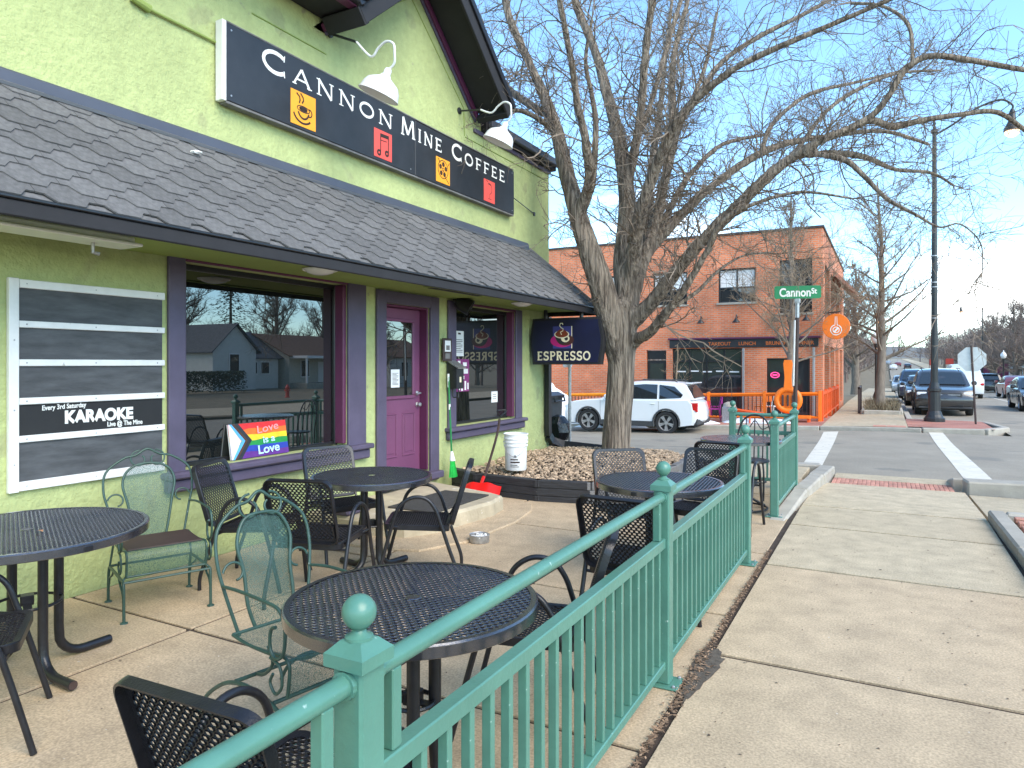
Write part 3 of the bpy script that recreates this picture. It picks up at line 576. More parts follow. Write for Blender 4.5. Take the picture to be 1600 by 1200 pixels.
def stroke(b, pts, w, O, U, Vv, N, eps, closed=False):
    n = len(pts); L_, R_ = [], []
    for i, p in enumerate(pts):
        a = V(pts[max(i - 1, 0)]); c = V(pts[min(i + 1, n - 1)]); d = (c - a)
        d = d.normalized() if d.length > 1e-9 else V((1, 0)); q = V((-d.y, d.x)) * (w / 2); p = V(p); L_.append(p + q); R_.append(p - q)
    f = lambda p, e: O + U * p.x + Vv * p.y + N * e
    vs = [f(p, eps) for p in L_] + [f(p, eps) for p in R_]
    b.add(vs, [(n + i, n + i + 1, i + 1, i) for i in range(n - 1)])
def letters(b, text, O, U, Vv, N, h, big=None, gap=.1, wsc=1., width=None):
    O, U, Vv, N = V(O), V(U), V(Vv), V(N)
    def total(k):
        x = 0
        for ch in text:
            if ch == ' ': x += .5 * h * k
            else: x += (GL[ch.upper()][0] * (big if (big and ch.isupper()) else h) * k * wsc + gap * h * k)
        return x
    k = width / total(1) if width else 1; x = 0
    for ch in text:
        if ch == ' ': x += .5 * h * k; continue
        w, st = GL[ch.upper()]; hh = big if (big and ch.isupper()) else h
        for i, (p, sw_) in enumerate(st): stroke(b, [(x + a * hh * wsc * k, c * hh) for a, c in p], sw_ * 1.17 * hh, O, U, Vv, N, .0004 * i)
        x += w * hh * k * wsc + gap * h * k
def text_obj(txt, size, mat, parent, O, U, Vv, bold=.0, ext=.001, shear=0, name='lettering', align='LEFT', sx_=1.):
    c = bpy.data.curves.new(name, 'FONT'); c.body = txt; c.size = size; c.offset = bold; c.extrude = ext; c.shear = shear; c.align_x = align
    o = bpy.data.objects.new('t', c); S.collection.objects.link(o); bpy.context.view_layer.update()
    me = bpy.data.meshes.new_from_object(o.evaluated_get(bpy.context.evaluated_depsgraph_get())); bpy.data.objects.remove(o)
    Mx = frame(V(O), x=U, y=Vv); me.transform(Mx @ Matrix.Diagonal((sx_, 1, 1, 1))); me.materials.clear(); me.materials.append(mat)
    return link(name, me, parent)
# ------------------------------------------------------------------ the big sign board
sg = thing('cafe_sign', 'long black painted cafe sign board with white lettering and four picture squares', 'sign', (-4.9, 6.5, 3.8))
bx('board', (-4.90, 4.0, 3.80), (-4.85, 6.648, 4.45), m_board, sg, .004); bx('board', (-4.90, 6.652, 3.80), (-4.85, 9.10, 4.44), m_board, sg, .004)
bx('end_batten', (-4.93, 3.955, 3.79), (-4.845, 3.998, 4.46), m_white, sg, .004); bx('edge_strip', (-4.935, 4.0, 3.775), (-4.853, 9.1, 3.797), m_timber_g, sg, .004); bx('edge_strip', (-4.935, 4.0, 4.453), (-4.853, 9.1, 4.468), m_timber_g, sg, .003)
for yy in (4.05, 4.06 + 2.5, 9.04):
    for zz in (3.85, 4.40): b = MB(); b.lathe([(.009, 0), (.008, .003), (.001, .004)], 8, frame((-4.8505, yy, zz), z=X, y=Z)); b.build('screw', m_galv, sg)
XF = -4.8475
for wd, ya, yb in (('Cannon', 4.37, 6.28), ('Mine', 6.36, 7.24), ('Coffee', 7.42, 8.86)):
    b = MB(); letters(b, wd, (XF, ya, 4.205), Y, Z, X, .156, .205, .22, width=yb - ya); b.build('lettering', m_letter, sg, recalc=False)
def icon(y0_, z0, s, mt, strokes):
    i = bx('picture_square', (-4.8497, y0_, z0), (-4.8465, y0_ + s, z0 + s), mt, sg, .001); b = MB()
    for k, (p, w) in enumerate(strokes): stroke(b, [(a * s, c * s) for a, c in p], w * s, V((-4.8462, y0_, z0)), Y, Z, X, .0003 * k)
    b.build('picture', m_ink, i, recalc=False)
icon(4.71, 3.83, .32, m_icon_o, [(arc(.5, .52, .25, .085, 0, 360, 24), .03), (arc(.50, .52, .14, .035, 0, 360, 16), .07), (arc(.5, .5, .22, .26, 200, 345, 14), .06), (arc(.74, .47, .10, .11, 120, -110, 10), .04), (arc(.48, .42, .38, .32, 195, 320, 14), .06), ([(.22, .93), (.34, .85), (.36, .76), (.33, .66)], .05), ([(.38, .96), (.48, .86), (.50, .78), (.44, .68)], .05)])
icon(5.90, 3.835, .305, m_icon_r, [([(.36, .22), (.36, .86)], .05), ([(.80, .30), (.80, .88)], .05), ([(.34, .82), (.82, .84)], .13), ([(.36, .64), (.70, .66)], .03), (arc(.27, .18, .08, .08, 0, 360, 12), .08), (arc(.71, .24, .08, .08, 0, 360, 12), .08)])
icon(7.07, 3.835, .305, m_icon_o, [(arc(.5, .56, .36, .36, 0, 360, 26), .035), (arc(.5, .56, .06, .06, 0, 360, 12), .03)] + [(arc(.5 + .21 * math.cos(a), .56 + .21 * math.sin(a), .055, .055, 0, 360, 10), .09) for a in (.3, 1.5, 2.7, 4.0, 5.2)] + [([(.5, .52), (.66, .28), (.92, .06)], .03), ([(.12, .95), (.3, .8)], .03), ([(.84, .78), (.95, .92)], .03)])
icon(8.22, 3.835, .30, m_icon_r, [(arc(.52, .62, .20, .24, 130, -80, 14), .03), ([(.36, .84), (.62, .80)], .04), ([(.52, .40), (.52, .18)], .022), ([(.38, .15), (.68, .15)], .022), ([(.2, .96), (.4, .90)], .03)])
# gooseneck lamps over the sign
def gooseneck(yb, zb, ye, xe, ze, lab):
    t = thing('gooseneck_lamp', lab, 'lamp', (WX, yb, zb), 'barn lamps above the cafe sign')
    b = MB(); b.lathe([(.001, 0), (.045, 0), (.045, .015), (.02, .022)], 12, frame((WX, yb, zb), z=X, y=Z)); b.build('wall_plate', m_darkpole, t)
    e = V((xe, ye, ze)); p0 = V((WX, yb, zb)); dirv = V((e.x - p0.x, e.y - p0.y, 0)).normalized()
    neck = e + Z * .15 + V((.06, .02, 0)); mid = p0.lerp(V((e.x, e.y, neck.z + .16)), .52)
    b = MB(); b.tube([p0, mid], .013, 8); b.build('pipe', m_darkpole, t)
    b = MB(); b.tube(spline([mid, V((e.x, e.y, neck.z + .14)) - dirv * .16, V((e.x, e.y, neck.z + .20)) - dirv * .06, V((e.x, e.y, neck.z + .235)) + dirv * .04, V((e.x, e.y, neck.z + .19)) + dirv * .13, V((e.x, e.y, neck.z + .10)) + dirv * .145, neck + dirv * .06 + Z * .02, neck - Z * .02], 6), .012, 8); b.build('arm', m_enamel, t, smooth=60)
    ax = (Z + V((.42, .12, 0))).normalized(); Mx = frame(e, z=ax, x=ax.orthogonal())
    b = MB(); b.lathe([(.037, .05), (.037, .12), (.03, .14), (.012, .15)], 18, Mx); b.build('socket', m_enamel, t, smooth=40)
    b = MB(); b.lathe([(p[0] * 1.12, p[1] * 1.05) for p in [(.04, .075), (.05, .055), (.09, .03), (.135, .0), (.16, -.045), (.172, -.10), (.180, -.115), (.180, -.119), (.168, -.112), (.15, -.05), (.12, -.008), (.04, .05)]], 32, Mx, close=False); b.build('lamp_shade', m_enamel, t, smooth=40)
gooseneck(5.33, 4.93, 5.27, -4.22, 4.27, 'white gooseneck barn lamp over the middle of the black cafe sign'); gooseneck(7.75, 4.92, 7.68, -4.27, 4.50, 'white gooseneck barn lamp over the right end of the black cafe sign')
# ------------------------------------------------------------------ chalk board with karaoke panel
kb_ = thing('event_board', 'white framed board of five dark panels with a karaoke notice', 'notice board', (-4.93, 2.94, .81))
zs = [2.12, 1.855, 1.605, 1.355, 1.11, .81]
for i in range(5):
    bx('panel', (-4.948, 2.44, zs[i + 1] + .005), (-4.935 + .001 * (i == 3), 3.475, zs[i] - .005), m_chalkblack if i == 3 else m_chalk, kb_, .001)
bx('frame_strip', (-4.948, 2.395, .77), (-4.912, 2.455, 2.15), m_white, kb_, .004); bx('frame_strip', (-4.947, 2.457, 2.09), (-4.913, 3.485, 2.145), m_white, kb_, .004); bx('frame_strip', (-4.947, 2.457, .775), (-4.913, 3.485, .835), m_white, kb_, .004)
for z in zs[1:5]: bx('frame_strip', (-4.947, 2.457, z - .022), (-4.914, 3.485, z + .022), m_white, kb_, .004)
b = MB()
for z in [.805, 2.118] + zs[1:5]:
    for y in (2.5, 2.95, 3.42): b.lathe([(.006, 0), (.001, .002)], 8, frame((-4.9135, y, z), z=X, y=Z))
for z in (.95, 1.3, 1.75): b.lathe([(.006, 0), (.001, .002)], 8, frame((-4.9115, 2.425, z), z=X, y=Z))
b.build('screws', m_galv, kb_)
text_obj('KARAOKE', .115, m_letter, kb_, (-4.932, 2.745, 1.195), Y, Z, bold=.006, sx_=.93); text_obj('Every 3rd Saturday', .046, m_letter, kb_, (-4.932, 2.60, 1.289), (Y + Z * .03), Z, bold=.001, sx_=.82); text_obj('Live @ The Mine', .048, m_letter, kb_, (-4.932, 3.04, 1.148), Y, Z, bold=.001, sx_=.80)
# ------------------------------------------------------------------ rainbow painting on the sill
fg = thing('rainbow_painting', 'small rainbow stripe painting with hand lettering propped on the window sill', 'painting', (-4.88, 4.42, .76))
FU = Y; FV = V((-.16, 0, 1)).normalized(); FN = V((1, 0, .16)).normalized(); FO = V((-5.018, 4.19, .757)); FW, FH = .66, .31
b = MB(); b.prism([(0, 0), (FW, 0), (FW, FH), (0, FH)], FO, FU, FV, FN, -.014, 0); b.build('canvas', m_white, fg)
cols = [(224, 40, 40), (240, 110, 30), (250, 200, 30), (30, 140, 60), (40, 60, 160), (96, 40, 130)]
def flat(name, poly, mt, d): q = MB(); q.add([FO + FU * x + FV * y + FN * d for x, y in poly], [tuple(range(len(poly)))]); q.build(name, mt, fg, recalc=False)
rk = random.Random(2)
for i, c in enumerate(cols):
    y1 = FH * (1 - i / 6); y0_ = FH * (1 - (i + 1) / 6); n = 12
    top = [(FW * k / n, y1 + (0 if i == 0 else rk.uniform(-.006, .006))) for k in range(n + 1)]; flat('stripe', [(FW, max(0, y0_ - .008)), (FW, y1)] + [p for p in reversed(top)][1:] + [(0, max(0, y0_ - .008))], M('rainbow', srgb(*c), .5, .16, 14), .001 + i * .0004)
def chev(x, w, mt, d): flat('chevron', [(x, 0), (x + w, 0), (x + w + .13, FH / 2), (x + w, FH), (x, FH), (x + .13, FH / 2)], mt, d)
chev(.06, .05, m_board, .006); chev(.03, .035, M('brown', srgb(80, 50, 30), .6), .0065); chev(.0, .035, M('sky_blue', srgb(90, 170, 230), .6), .007); flat('triangle', [(0, 0), (.012, 0), (.12, FH / 2), (.012, FH), (0, FH)], M('pale_pink', srgb(228, 214, 220), .6), .0075)
m_chalkw = M('pale_blue_ink', srgb(190, 225, 250), .6, .03)
text_obj('Love', .10, M('pink_ink', srgb(250, 150, 150), .6, .03), fg, FO + FU * .30 + FV * .205 + FN * .009, FU + FV * .12, FV, bold=.001, sx_=1.35); text_obj('is a', .085, m_chalkw, fg, FO + FU * .36 + FV * .115 + FN * .009, FU + FV * .08, FV, bold=.001, sx_=1.3); text_obj('Love', .11, m_chalkw, fg, FO + FU * .29 + FV * .02 + FN * .009, FU + FV * .05, FV, bold=.002, sx_=1.2)
# ------------------------------------------------------------------ small things by the door and second window
pl = thing('wall_plaque', 'small dark framed picture plaque between the door and the second window', 'plaque', (WX, 7.36, 1.64)); bx('backing', (WX + .036, 7.30, 1.63), (WX + .055, 7.50, 1.92), m_brownpole, pl, .004); bx('picture', (WX + .0555, 7.335, 1.75), (WX + .058, 7.465, 1.89), m_paper, pl, .001); bx('figure', (WX + .0582, 7.36, 1.77), (WX + .0588, 7.44, 1.83), m_timber_g, pl, 0); bx('caption', (WX + .0555, 7.345, 1.66), (WX + .0575, 7.455, 1.73), m_timber_g, pl, .001)
mbx = thing('mailbox', 'black metal wall mailbox with a sloped lid left of the second window', 'mailbox', (WX + .04, 7.6, 1.28))
b = MB(); b.prism([(0, 0), (.13, 0), (.13, .26), (0, .34)], (WX + .037, 7.43, 1.28), X, Z, Y, 0, .17); b.build('box', m_black, mbx)
b = MB(); b.prism([(-.002, .345), (.16, .255), (.165, .27), (-.002, .362)], (WX + .037, 7.42, 1.28), X, Z, Y, 0, .19); b.build('lid', m_galv, mbx); bx('emblem', (WX + .167, 7.50, 1.36), (WX + .171, 7.54, 1.43), m_cream, mbx, .001)
b = MB(); b.tube(spline([(WX + .1, 7.45, 1.28), (WX + .1, 7.45, 1.18), (WX + .13, 7.49, 1.17)], 4), .008, 6); b.tube(spline([(WX + .1, 7.58, 1.28), (WX + .1, 7.58, 1.18), (WX + .13, 7.54, 1.17)], 4), .008, 6); b.build('paper_hook', m_black, mbx)
sp = thing('spot_lamp', 'round black spot lamp at the top left corner of the second window', 'lamp', (WX + .1, 7.55, 2.36))
Mx = frame((WX + .16, 7.62, 2.36), z=V((.75, .35, -.45)).normalized(), x=V((.75, .35, -.45)).orthogonal()); b = MB(); b.lathe([(.001, -.12), (.06, -.11), (.10, -.04), (.105, .09), (.11, .10), (.095, .10), (.085, .04), (.001, .03)], 24, Mx); b.build('housing', m_black, sp, smooth=40)
b = MB(); b.lathe([(.001, .075), (.05, .07), (.093, .06)], 20, Mx, close=False); b.build('lens', m_glass, sp, smooth=40); b = MB(); b.tube([(WX + .03, 7.56, 2.41), (WX + .12, 7.60, 2.40)], .025, 8); b.build('bracket', m_black, sp)
GX = WX - .1375
heart = [(.35, .35, .65, .62, m_icon_r), (.2, .45, .5, .66, m_icon_r), (.5, .45, .8, .66, m_icon_r), (.42, .27, .58, .4, m_icon_r), (.2, .88, .8, .91, m_ink), (.3, .80, .7, .83, m_ink)]
card('window_poster', 'white flyer with a red heart inside the second window', 'poster', GX, 7.67, 1.70, 7.82, 2.05, m_paper, marks=heart); card('window_poster', 'white text flyer beside the red heart flyer in the second window', 'poster', GX, 7.86, 1.70, 8.08, 2.04, m_paper, marks=[(.35, .86, .65, .93, m_ink)] + lines[2:])
card('window_poster', 'purple flyer with pale fringe low in the second window', 'poster', GX, 7.9, 1.22, 8.22, 1.66, M('flyer_purple', srgb(130, 50, 110), .7, .2, 12), marks=[(.1, .55, .9, .7, m_bucket), (.1, .75, .3, .95, m_paper), (.5, .78, .8, .9, m_paper), (.1, .05, .25, .3, m_bucket), (.35, .02, .5, .28, m_bucket), (.62, .04, .75, .32, m_bucket), (.85, .06, .95, .26, m_bucket), (.4, .38, .6, .48, m_paper)]); card('window_sticker', 'small white notice near the right edge of the second window', 'notice', GX, 8.84, 1.03, 9.02, 1.19, m_paper, marks=[(.2, .3, .8, .34, m_ink), (.2, .5, .8, .54, m_ink), (.2, .7, .7, .74, m_ink)])
# espresso blade sign (faces the camera, hung from the soffit)
es = thing('espresso_sign', 'navy blade sign with a coffee cup picture and the word espresso', 'sign', (-4.35, 9.8, 1.58))
ex0, ex1, ez0, ez1, ey = -4.90, -3.74, 1.585, 2.30, 9.78
side = lambda t: .045 * math.sin(PI * t) ** 1.5 - .02
def esp(gr, dy):
    pts = [(ex0 + gr - side(i / 14), lerp(ez0 + gr, ez1 - gr, i / 14)) for i in range(15)] + [(ex1 - gr + side(1 - i / 14), lerp(ez1 - gr, ez0 + gr, i / 14)) for i in range(15)]
    return pts
b = MB(); b.prism(esp(0, 0), (0, ey, 0), X, Z, -Y, -.14, .0); b.build('cabinet', m_fascia, es); b = MB(); b.prism(esp(.035, 0), (0, ey, 0), X, Z, -Y, .001, .006); b.build('face', m_bluesign, es)
EF = ey - .007
letters_b = MB(); letters(letters_b, 'ESPRESSO', (ex0 + .10, EF, ez0 + .065), X, Z, -Y, .135, None, .09, width=.90); letters_b.build('lettering', m_cream, es, recalc=False)
def eflat(n, poly, mt, d): q = MB(); q.add([V((x, EF - d, z)) for x, z in poly], [tuple(range(len(poly)))]); q.build(n, mt, es, recalc=False)
cx_, cz_ = -4.38, 2.0
eflat('picture_ground', [(cx_ - .15, cz_ - .17), (cx_ + .16, cz_ - .17), (cx_ + .16, cz_ + .17), (cx_ - .15, cz_ + .17)], M('picture_blue', srgb(58, 60, 120), .5), .001)
eflat('picture_edge', [(cx_ + .16, cz_ - .17), (cx_ + .172, cz_ - .17), (cx_ + .172, cz_ + .17), (cx_ + .16, cz_ + .17)], m_cream, .0012)
E_ = lambda x, z, rx, rz, a0=0, a1=360, n=26: [(cx_ + p, cz_ + q) for p, q in arc(x, z, rx, rz, a0, a1, n)]
eflat('cup_saucer', E_(0, -.05, .19, .10), M('cup_magenta', srgb(180, 30, 110), .5), .0016); eflat('saucer_shade', E_(.06, -.04, .14, .085), M('cup_brown', srgb(70, 36, 30), .5), .002)
eflat('cup_body', E_(.01, .03, .12, .13, 180, 360), m_board, .0024); eflat('cup_light', E_(.06, -.02, .07, .055), m_cream, .0028); eflat('cup_handle', E_(.075, -.02, .03, .03), m_board, .0032); eflat('cup_rim', E_(0, .045, .125, .06), m_cream, .0036); eflat('coffee', E_(0, .05, .108, .05), M('coffee_brown', srgb(120, 52, 24), .5), .004)
eflat('coffee_dome', E_(0, .05, .09, .075, 0, 180, 14), M('coffee_brown', srgb(120, 52, 24), .5), .0042)
b = MB(); stroke(b, [(cx_ + p, cz_ + q) for p, q in [(.0, .04), (-.02, .08), (.02, .10), (.025, .13), (-.01, .15), (-.035, .18), (-.02, .215), (.015, .215), (.02, .19)]], .014, V((0, EF - .005, 0)), X, Z, -Y, 0); b.build('steam', m_cream, es, recalc=False)
bx('hanger', (-4.7, 9.80, 2.28), (-4.66, 9.86, 2.43), m_black, es, .003); bx('hanger', (-4.1, 9.80, 2.28), (-4.06, 9.86, 2.43), m_black, es, .003)
# ------------------------------------------------------------------ step, mat, planter, gravel, tools
st = thing('entrance_step', 'worn two level stone step in front of the magenta door', 'step', (-4.2, 6, 0))
def poly_block(name, poly, z0, z1, mt, par, bev=.02, tex=None):
    c = V((sum(p[0] for p in poly) / len(poly), sum(p[1] for p in poly) / len(poly))); k = len(poly); b = MB()
    ins = [(p[0] + (c.x - p[0]) * bev / max(.1, (V(p) - c).length), p[1] + (c.y - p[1]) * bev / max(.1, (V(p) - c).length)) for p in poly]
    vs = [(x, y, z0) for x, y in poly] + [(x, y, z1 - bev) for x, y in poly] + [(x, y, z1) for x, y in ins]
    fs = [tuple(range(k - 1, -1, -1)), tuple(range(2 * k, 3 * k))]
    for r in (0, k): fs += [(r + i, r + (i + 1) % k, r + k + (i + 1) % k, r + k + i) for i in range(k)]
    b.add(vs, fs); return b.build(name, mt, par)
ap = [(-4.9, 4.75), (-3.95, 4.72), (-3.5, 4.85), (-3.3, 5.3), (-3.28, 6.2), (-3.38, 6.75), (-3.55, 7.1), (-4.9, 7.3)]
poly_block('apron', ap, -.06, .016, m_conc, st, .012)
tp = [(-4.93, 5.02), (-4.3, 5.0), (-3.86, 5.12), (-3.70, 5.4), (-3.60, 6.3), (-3.66, 6.62), (-3.85, 6.72), (-4.93, 7.02)]
poly_block('step_block', tp, .0, .17, m_stepc, st, .03)
for i, (y_, z_) in enumerate([(5.55 + .1 * k, .1 + .03 * math.sin(k * 2.1)) for k in range(10)]):
    pass
mt_ = bx('door_mat', (-4.35, 5.5, .171), (-3.78, 6.52, .186), m_mat, None, .004); mt_.location = (0, 0, 0); tag(mt_, 'dark rectangular mat lying on the stone step', 'mat')
bx('wood_edge', (-4.6, 5.35, .171), (-4.42, 5.0, .235), m_purple, st, .02)
pn = thing('planter', 'timber edged gravel planter at the foot of the tree', 'planter', (-3.6, 9, 0))
ring = [(-4.93, 7.62), (-4.45, 7.40), (-3.58, 7.33), (-2.98, 7.46), (-2.55, 7.62), (-2.50, 9.2), (-2.55, 10.5), (-3.2, 10.95), (-4.9, 10.95)]
for lv in range(3):
    for i in range(len(ring) - 1):
        a, c = V(ring[i] + (0,)), V(ring[i + 1] + (0,)); d = (c - a); ln = d.length
        if i >= 6 and lv == 2: continue
        mt = m_timber if i < 3 else (m_timber_g if i in (3, 4, 5) else m_timber_r)
        off = (lv % 2) * .03; b = MB(); Mx = frame(a, x=d, z=Z); b.box((-.045 + off, -.05, lv * .092 - .03), (ln + .03 - off, .05, lv * .092 + .061), .008, M=Mx); b.build('timber', mt, pn)
b = MB(); k = len(ring); b.add([(x, y, .16) for x, y in ring], [tuple(range(k))]); b.build('soil', m_dirt, pn)
b = MB(); rg = random.Random(11); ico = [(0, 0, 1), (.89, 0, .45), (.28, .85, .45), (-.72, .53, .45), (-.72, -.53, .45), (.28, -.85, .45), (.72, .53, -.45), (-.28, .85, -.45), (-.89, 0, -.45), (-.28, -.85, -.45), (.72, -.53, -.45), (0, 0, -1)]
icf = [(0, 1, 2), (0, 2, 3), (0, 3, 4), (0, 4, 5), (0, 5, 1), (1, 6, 2), (2, 7, 3), (3, 8, 4), (4, 9, 5), (5, 10, 1), (2, 6, 7), (3, 7, 8), (4, 8, 9), (5, 9, 10), (1, 10, 6), (6, 11, 7), (7, 11, 8), (8, 11, 9), (9, 11, 10), (10, 11, 6)]
def stone(b, p, r):
    R = Matrix.Rotation(rg.random() * 6.28, 3, 'Z') @ Matrix.Rotation(rg.uniform(-.6, .6), 3, 'X'); s = V((r * rg.uniform(.7, 1.5), r * rg.uniform(.6, 1.1), r * rg.uniform(.45, .8)))
    b.add([V(p) + R @ V((q[0] * s.x * rg.uniform(.8, 1.2), q[1] * s.y * rg.uniform(.8, 1.2), q[2] * s.z)) for q in ico], icf)
def inside(x, y, poly):
    r = False; j = len(poly) - 1
    for i in range(len(poly)):
        if (poly[i][1] > y) != (poly[j][1] > y) and x < (poly[j][0] - poly[i][0]) * (y - poly[i][1]) / (poly[j][1] - poly[i][1]) + poly[i][0]: r = not r
        j = i
    return r
cnt = 0
while cnt < 5600:
    x = rg.uniform(-4.9, -2.55); y = rg.uniform(7.4, 10.9)
    if not inside(x, y, ring) or (V((x + 3.67, y - 10.1)).length < .22): continue
    z = .19 + .10 * math.exp(-((x + 3.8) ** 2 + (y - 9.3) ** 2) / 1.5) + .03 * noise.noise(V((x * 2, y * 2, 0))); stone(b, (x, y, z + rg.random() * .02), rg.uniform(.012, .029)); cnt += 1
tag(b.build('gravel', m_stone, pn, recalc=False), kind='stuff')
bk = thing('bucket', 'tall white plastic bucket standing on the gravel planter', 'bucket', (-4.12, 7.78, .262)); Mx = Matrix.Translation((-4.12, 7.78, .262))
b = MB(); b.lathe([(.001, 0), (.128, 0), (.135, .01), (.140, .30), (.151, .302), (.151, .318), (.143, .32), (.144, .345), (.154, .347), (.154, .362), (.145, .364), (.146, .39), (.156, .392), (.156, .405), (.147, .407), (.149, .44), (.158, .446), (.158, .458), (.149, .46), (.146, .44), (.130, .02), (.001, .02)], 36, Mx, close=False); b.build('pail', m_bucket, bk, smooth=35)
b = MB(); b.tube(spline([(-4.12 + .16 * math.cos(a), 7.78 + .16 * math.sin(a), .262 + .385 - .2 * math.sin((a - math.radians(-150)) / math.radians(160) * PI)) for a in [math.radians(-150 + 160 * i / 8) for i in range(9)]], 3), .0035, 6); b.build('bail_handle', m_galv, bk)
na = V((-SN * 0 - .47 + .0, -.88, 0)).normalized(); cdir = (V((0, 0, 0)) - V((-4.12, 7.78, 0))).normalized(); tdir = V((-cdir.y, cdir.x, 0))
def on_bucket(u, z): a = math.atan2(cdir.y, cdir.x) + u / .14; return V((-4.12 + .1405 * math.cos(a), 7.78 + .1405 * math.sin(a), .262 + z))
b = MB(); b.add([on_bucket(-.03, .17), on_bucket(.01, .17), on_bucket(-.01, .205)], [(0, 1, 2)])
for i, (u0_, u1_, z0_, z1_) in enumerate([(-.07, .05, .10, .118), (-.07, .03, .135, .15), (-.07, .02, .07, .078), (-.07, .04, .05, .056)]): b.add([on_bucket(u0_, z0_), on_bucket((u0_ + u1_) / 2, z0_), on_bucket(u1_, z0_), on_bucket(u1_, z1_), on_bucket((u0_ + u1_) / 2, z1_), on_bucket(u0_, z1_)], [(0, 1, 4, 5), (1, 2, 3, 4)])
b.build('label_print', m_ink, bk, recalc=False)
sh = thing('snow_shovel', 'red snow shovel with a bent black handle leaning beside the step', 'shovel', (-4.3, 7.3, .02))
g0 = V((-4.62, 8.28, .90)); s0 = V((-4.28, 7.2, .20))
b = MB(); b.tube(spline([g0 - V((0, .03, .06)), g0.lerp(s0, .3) + V((0, .06, -.0)), g0.lerp(s0, .62) + V((.0, .05, -.03)), s0 + V((0, .06, .02)), s0], 6), .017, 8); b.build('shaft', m_brownpole, sh)
gd = (s0 - g0).normalized(); gr = V((.25, -.85, .1)); gr = (gr - gd * gr.dot(gd)).normalized(); gs = gd.cross(V((1, .3, 0))).normalized(); gs = V((.55, .82, 0)).normalized()
b = MB(); b.tube(spline([g0 - gd * -.03, g0 + gs * .055 - gd * .06, g0 + gs * .062 - gd * .11, g0 - gs * .062 - gd * .11, g0 - gs * .055 - gd * .06, g0 - gd * -.03], 4), .011, 7, closed=False); b.build('grip', m_black, sh, smooth=60)
bl = MB(); nx_ = 12
c0 = V((-4.25, 7.12, .19)); ww = V((.86, .30, 0)).normalized(); ll = V((.18, -.55, -.36)).normalized(); nn_ = ww.cross(ll)
vs = []
for j in range(6):
    for i in range(nx_ + 1):
        u = (i / nx_ - .5) * .5; w_ = j / 5 * .30; vs.append(c0 + ww * u + ll * w_ + nn_ * (.9 * u * u + .012 * math.sin(i / nx_ * PI * 5)))
fsx = [(j * (nx_ + 1) + i, j * (nx_ + 1) + i + 1, (j + 1) * (nx_ + 1) + i + 1, (j + 1) * (nx_ + 1) + i) for j in range(5) for i in range(nx_)]
bl.add(vs, fsx); bl.add([p + nn_ * .004 for p in vs], fsx); bl.build('blade', m_red, sh, smooth=50, recalc=False)
bl = MB(); bl.tube([s0 + V((0, .05, .03)), c0 + ll * .12 + nn_ * .03], [.022, .018], 8); bl.build('blade_socket', m_red, sh)
bm_ = thing('broom', 'green handled broom standing bristles down beside the door', 'broom', (-4.75, 7.33, .02))
b = MB(); b.tube([(-4.86, 7.36, 1.46), (-4.80, 7.345, .47)], .012, 8); b.build('handle', m_greenh, bm_); b = MB(); b.tube([(-4.862, 7.361, 1.47), (-4.855, 7.359, 1.30)], .0145, 8); b.build('grip', m_bucket, bm_); b = MB(); b.tube([(-4.838, 7.354, 1.09), (-4.836, 7.3535, 1.02)], .0135, 8); b.build('band', m_bucket, bm_); b = MB(); b.tube([(-4.80, 7.345, .50), (-4.785, 7.34, .38)], [.016, .038], 10); b.build('ferrule', m_bucket, bm_)
b = MB(); rb = random.Random(4)
for i in range(170):
    a = rb.random() * 6.28; r = math.sqrt(rb.random()); p = V((-4.785 + .025 * r * math.cos(a), 7.34 + .035 * r * math.sin(a), .39)); q = V((-4.77 + .04 * r * math.cos(a), 7.335 + .085 * r * math.sin(a), .183)); b.tube([p, q], .0028, 3, cap=False)
b.build('bristles', m_bristle, bm_, recalc=False)
ash = thing('ashtray_tin', 'round open metal tin full of ash on the patio concrete', 'ashtray', (-3.24, 5.40, .0)); Mx = Matrix.Translation((-3.22, 5.38, .001))
b = MB(); b.lathe([(.001, 0), (.088, 0), (.090, .004), (.090, .062), (.093, .066), (.090, .069), (.086, .064), (.085, .03), (.001, .03)], 30, Mx, close=False); b.build('tin', m_galv, ash, smooth=35)
b = MB()
for i in range(60): a = rb.random() * 6.28; r = .08 * math.sqrt(rb.random()); stone(b, (-3.22 + r * math.cos(a), 5.38 + r * math.sin(a), .04 + rb.random() * .015), rb.uniform(.006, .014))
tag(b.build('ash', m_bucket, ash, recalc=False), kind='stuff')
tr = thing('rubbish_bin', 'black wheeled bin with a bag hanging out behind the cafe corner', 'bin', (-5.55, 11.3, 0))
b = MB(); b.prism([(-.26, .0), (.26, .0), (.30, .98), (-.30, .98)], (-5.5, 11.35, 0), X, Z, Y, -.28, .28); b.build('body', m_clad, tr); b = MB(); b.prism([(-.33, .98), (.33, .98), (.33, 1.03), (.2, 1.09), (-.33, 1.05)], (-5.5, 11.35, 0), X, Z, Y, -.31, .31); b.build('lid', m_black, tr)
for y in (11.12, 11.58): b = MB(); b.lathe([(.03, -.03), (.1, -.03), (.1, .03), (.03, .03)], 16, frame((-5.26, y, .1), z=Y, x=X)); b.build('wheel', m_rubber, tr)
b = MB(); b.tube([(-5.14, 11.14, 1.0), (-5.12, 11.14, .93), (-5.12, 11.56, .93), (-5.14, 11.56, 1.0)], .015, 6); b.build('handle', m_black, tr)
b = MB(); b.lathe([(.001, -.27), (.13, -.24), (.2, -.1), (.19, .06), (.11, .17), (.03, .2)], 16, Matrix.Translation((-5.08, 11.2, .5))); b.v = [tuple(V(p) + V((noise.noise(V(p) * 9), noise.noise(V(p) * 9 + V((5, 0, 0))), 0)) * .07) for p in b.v]; b.build('bag', m_bag, tr, smooth=20)
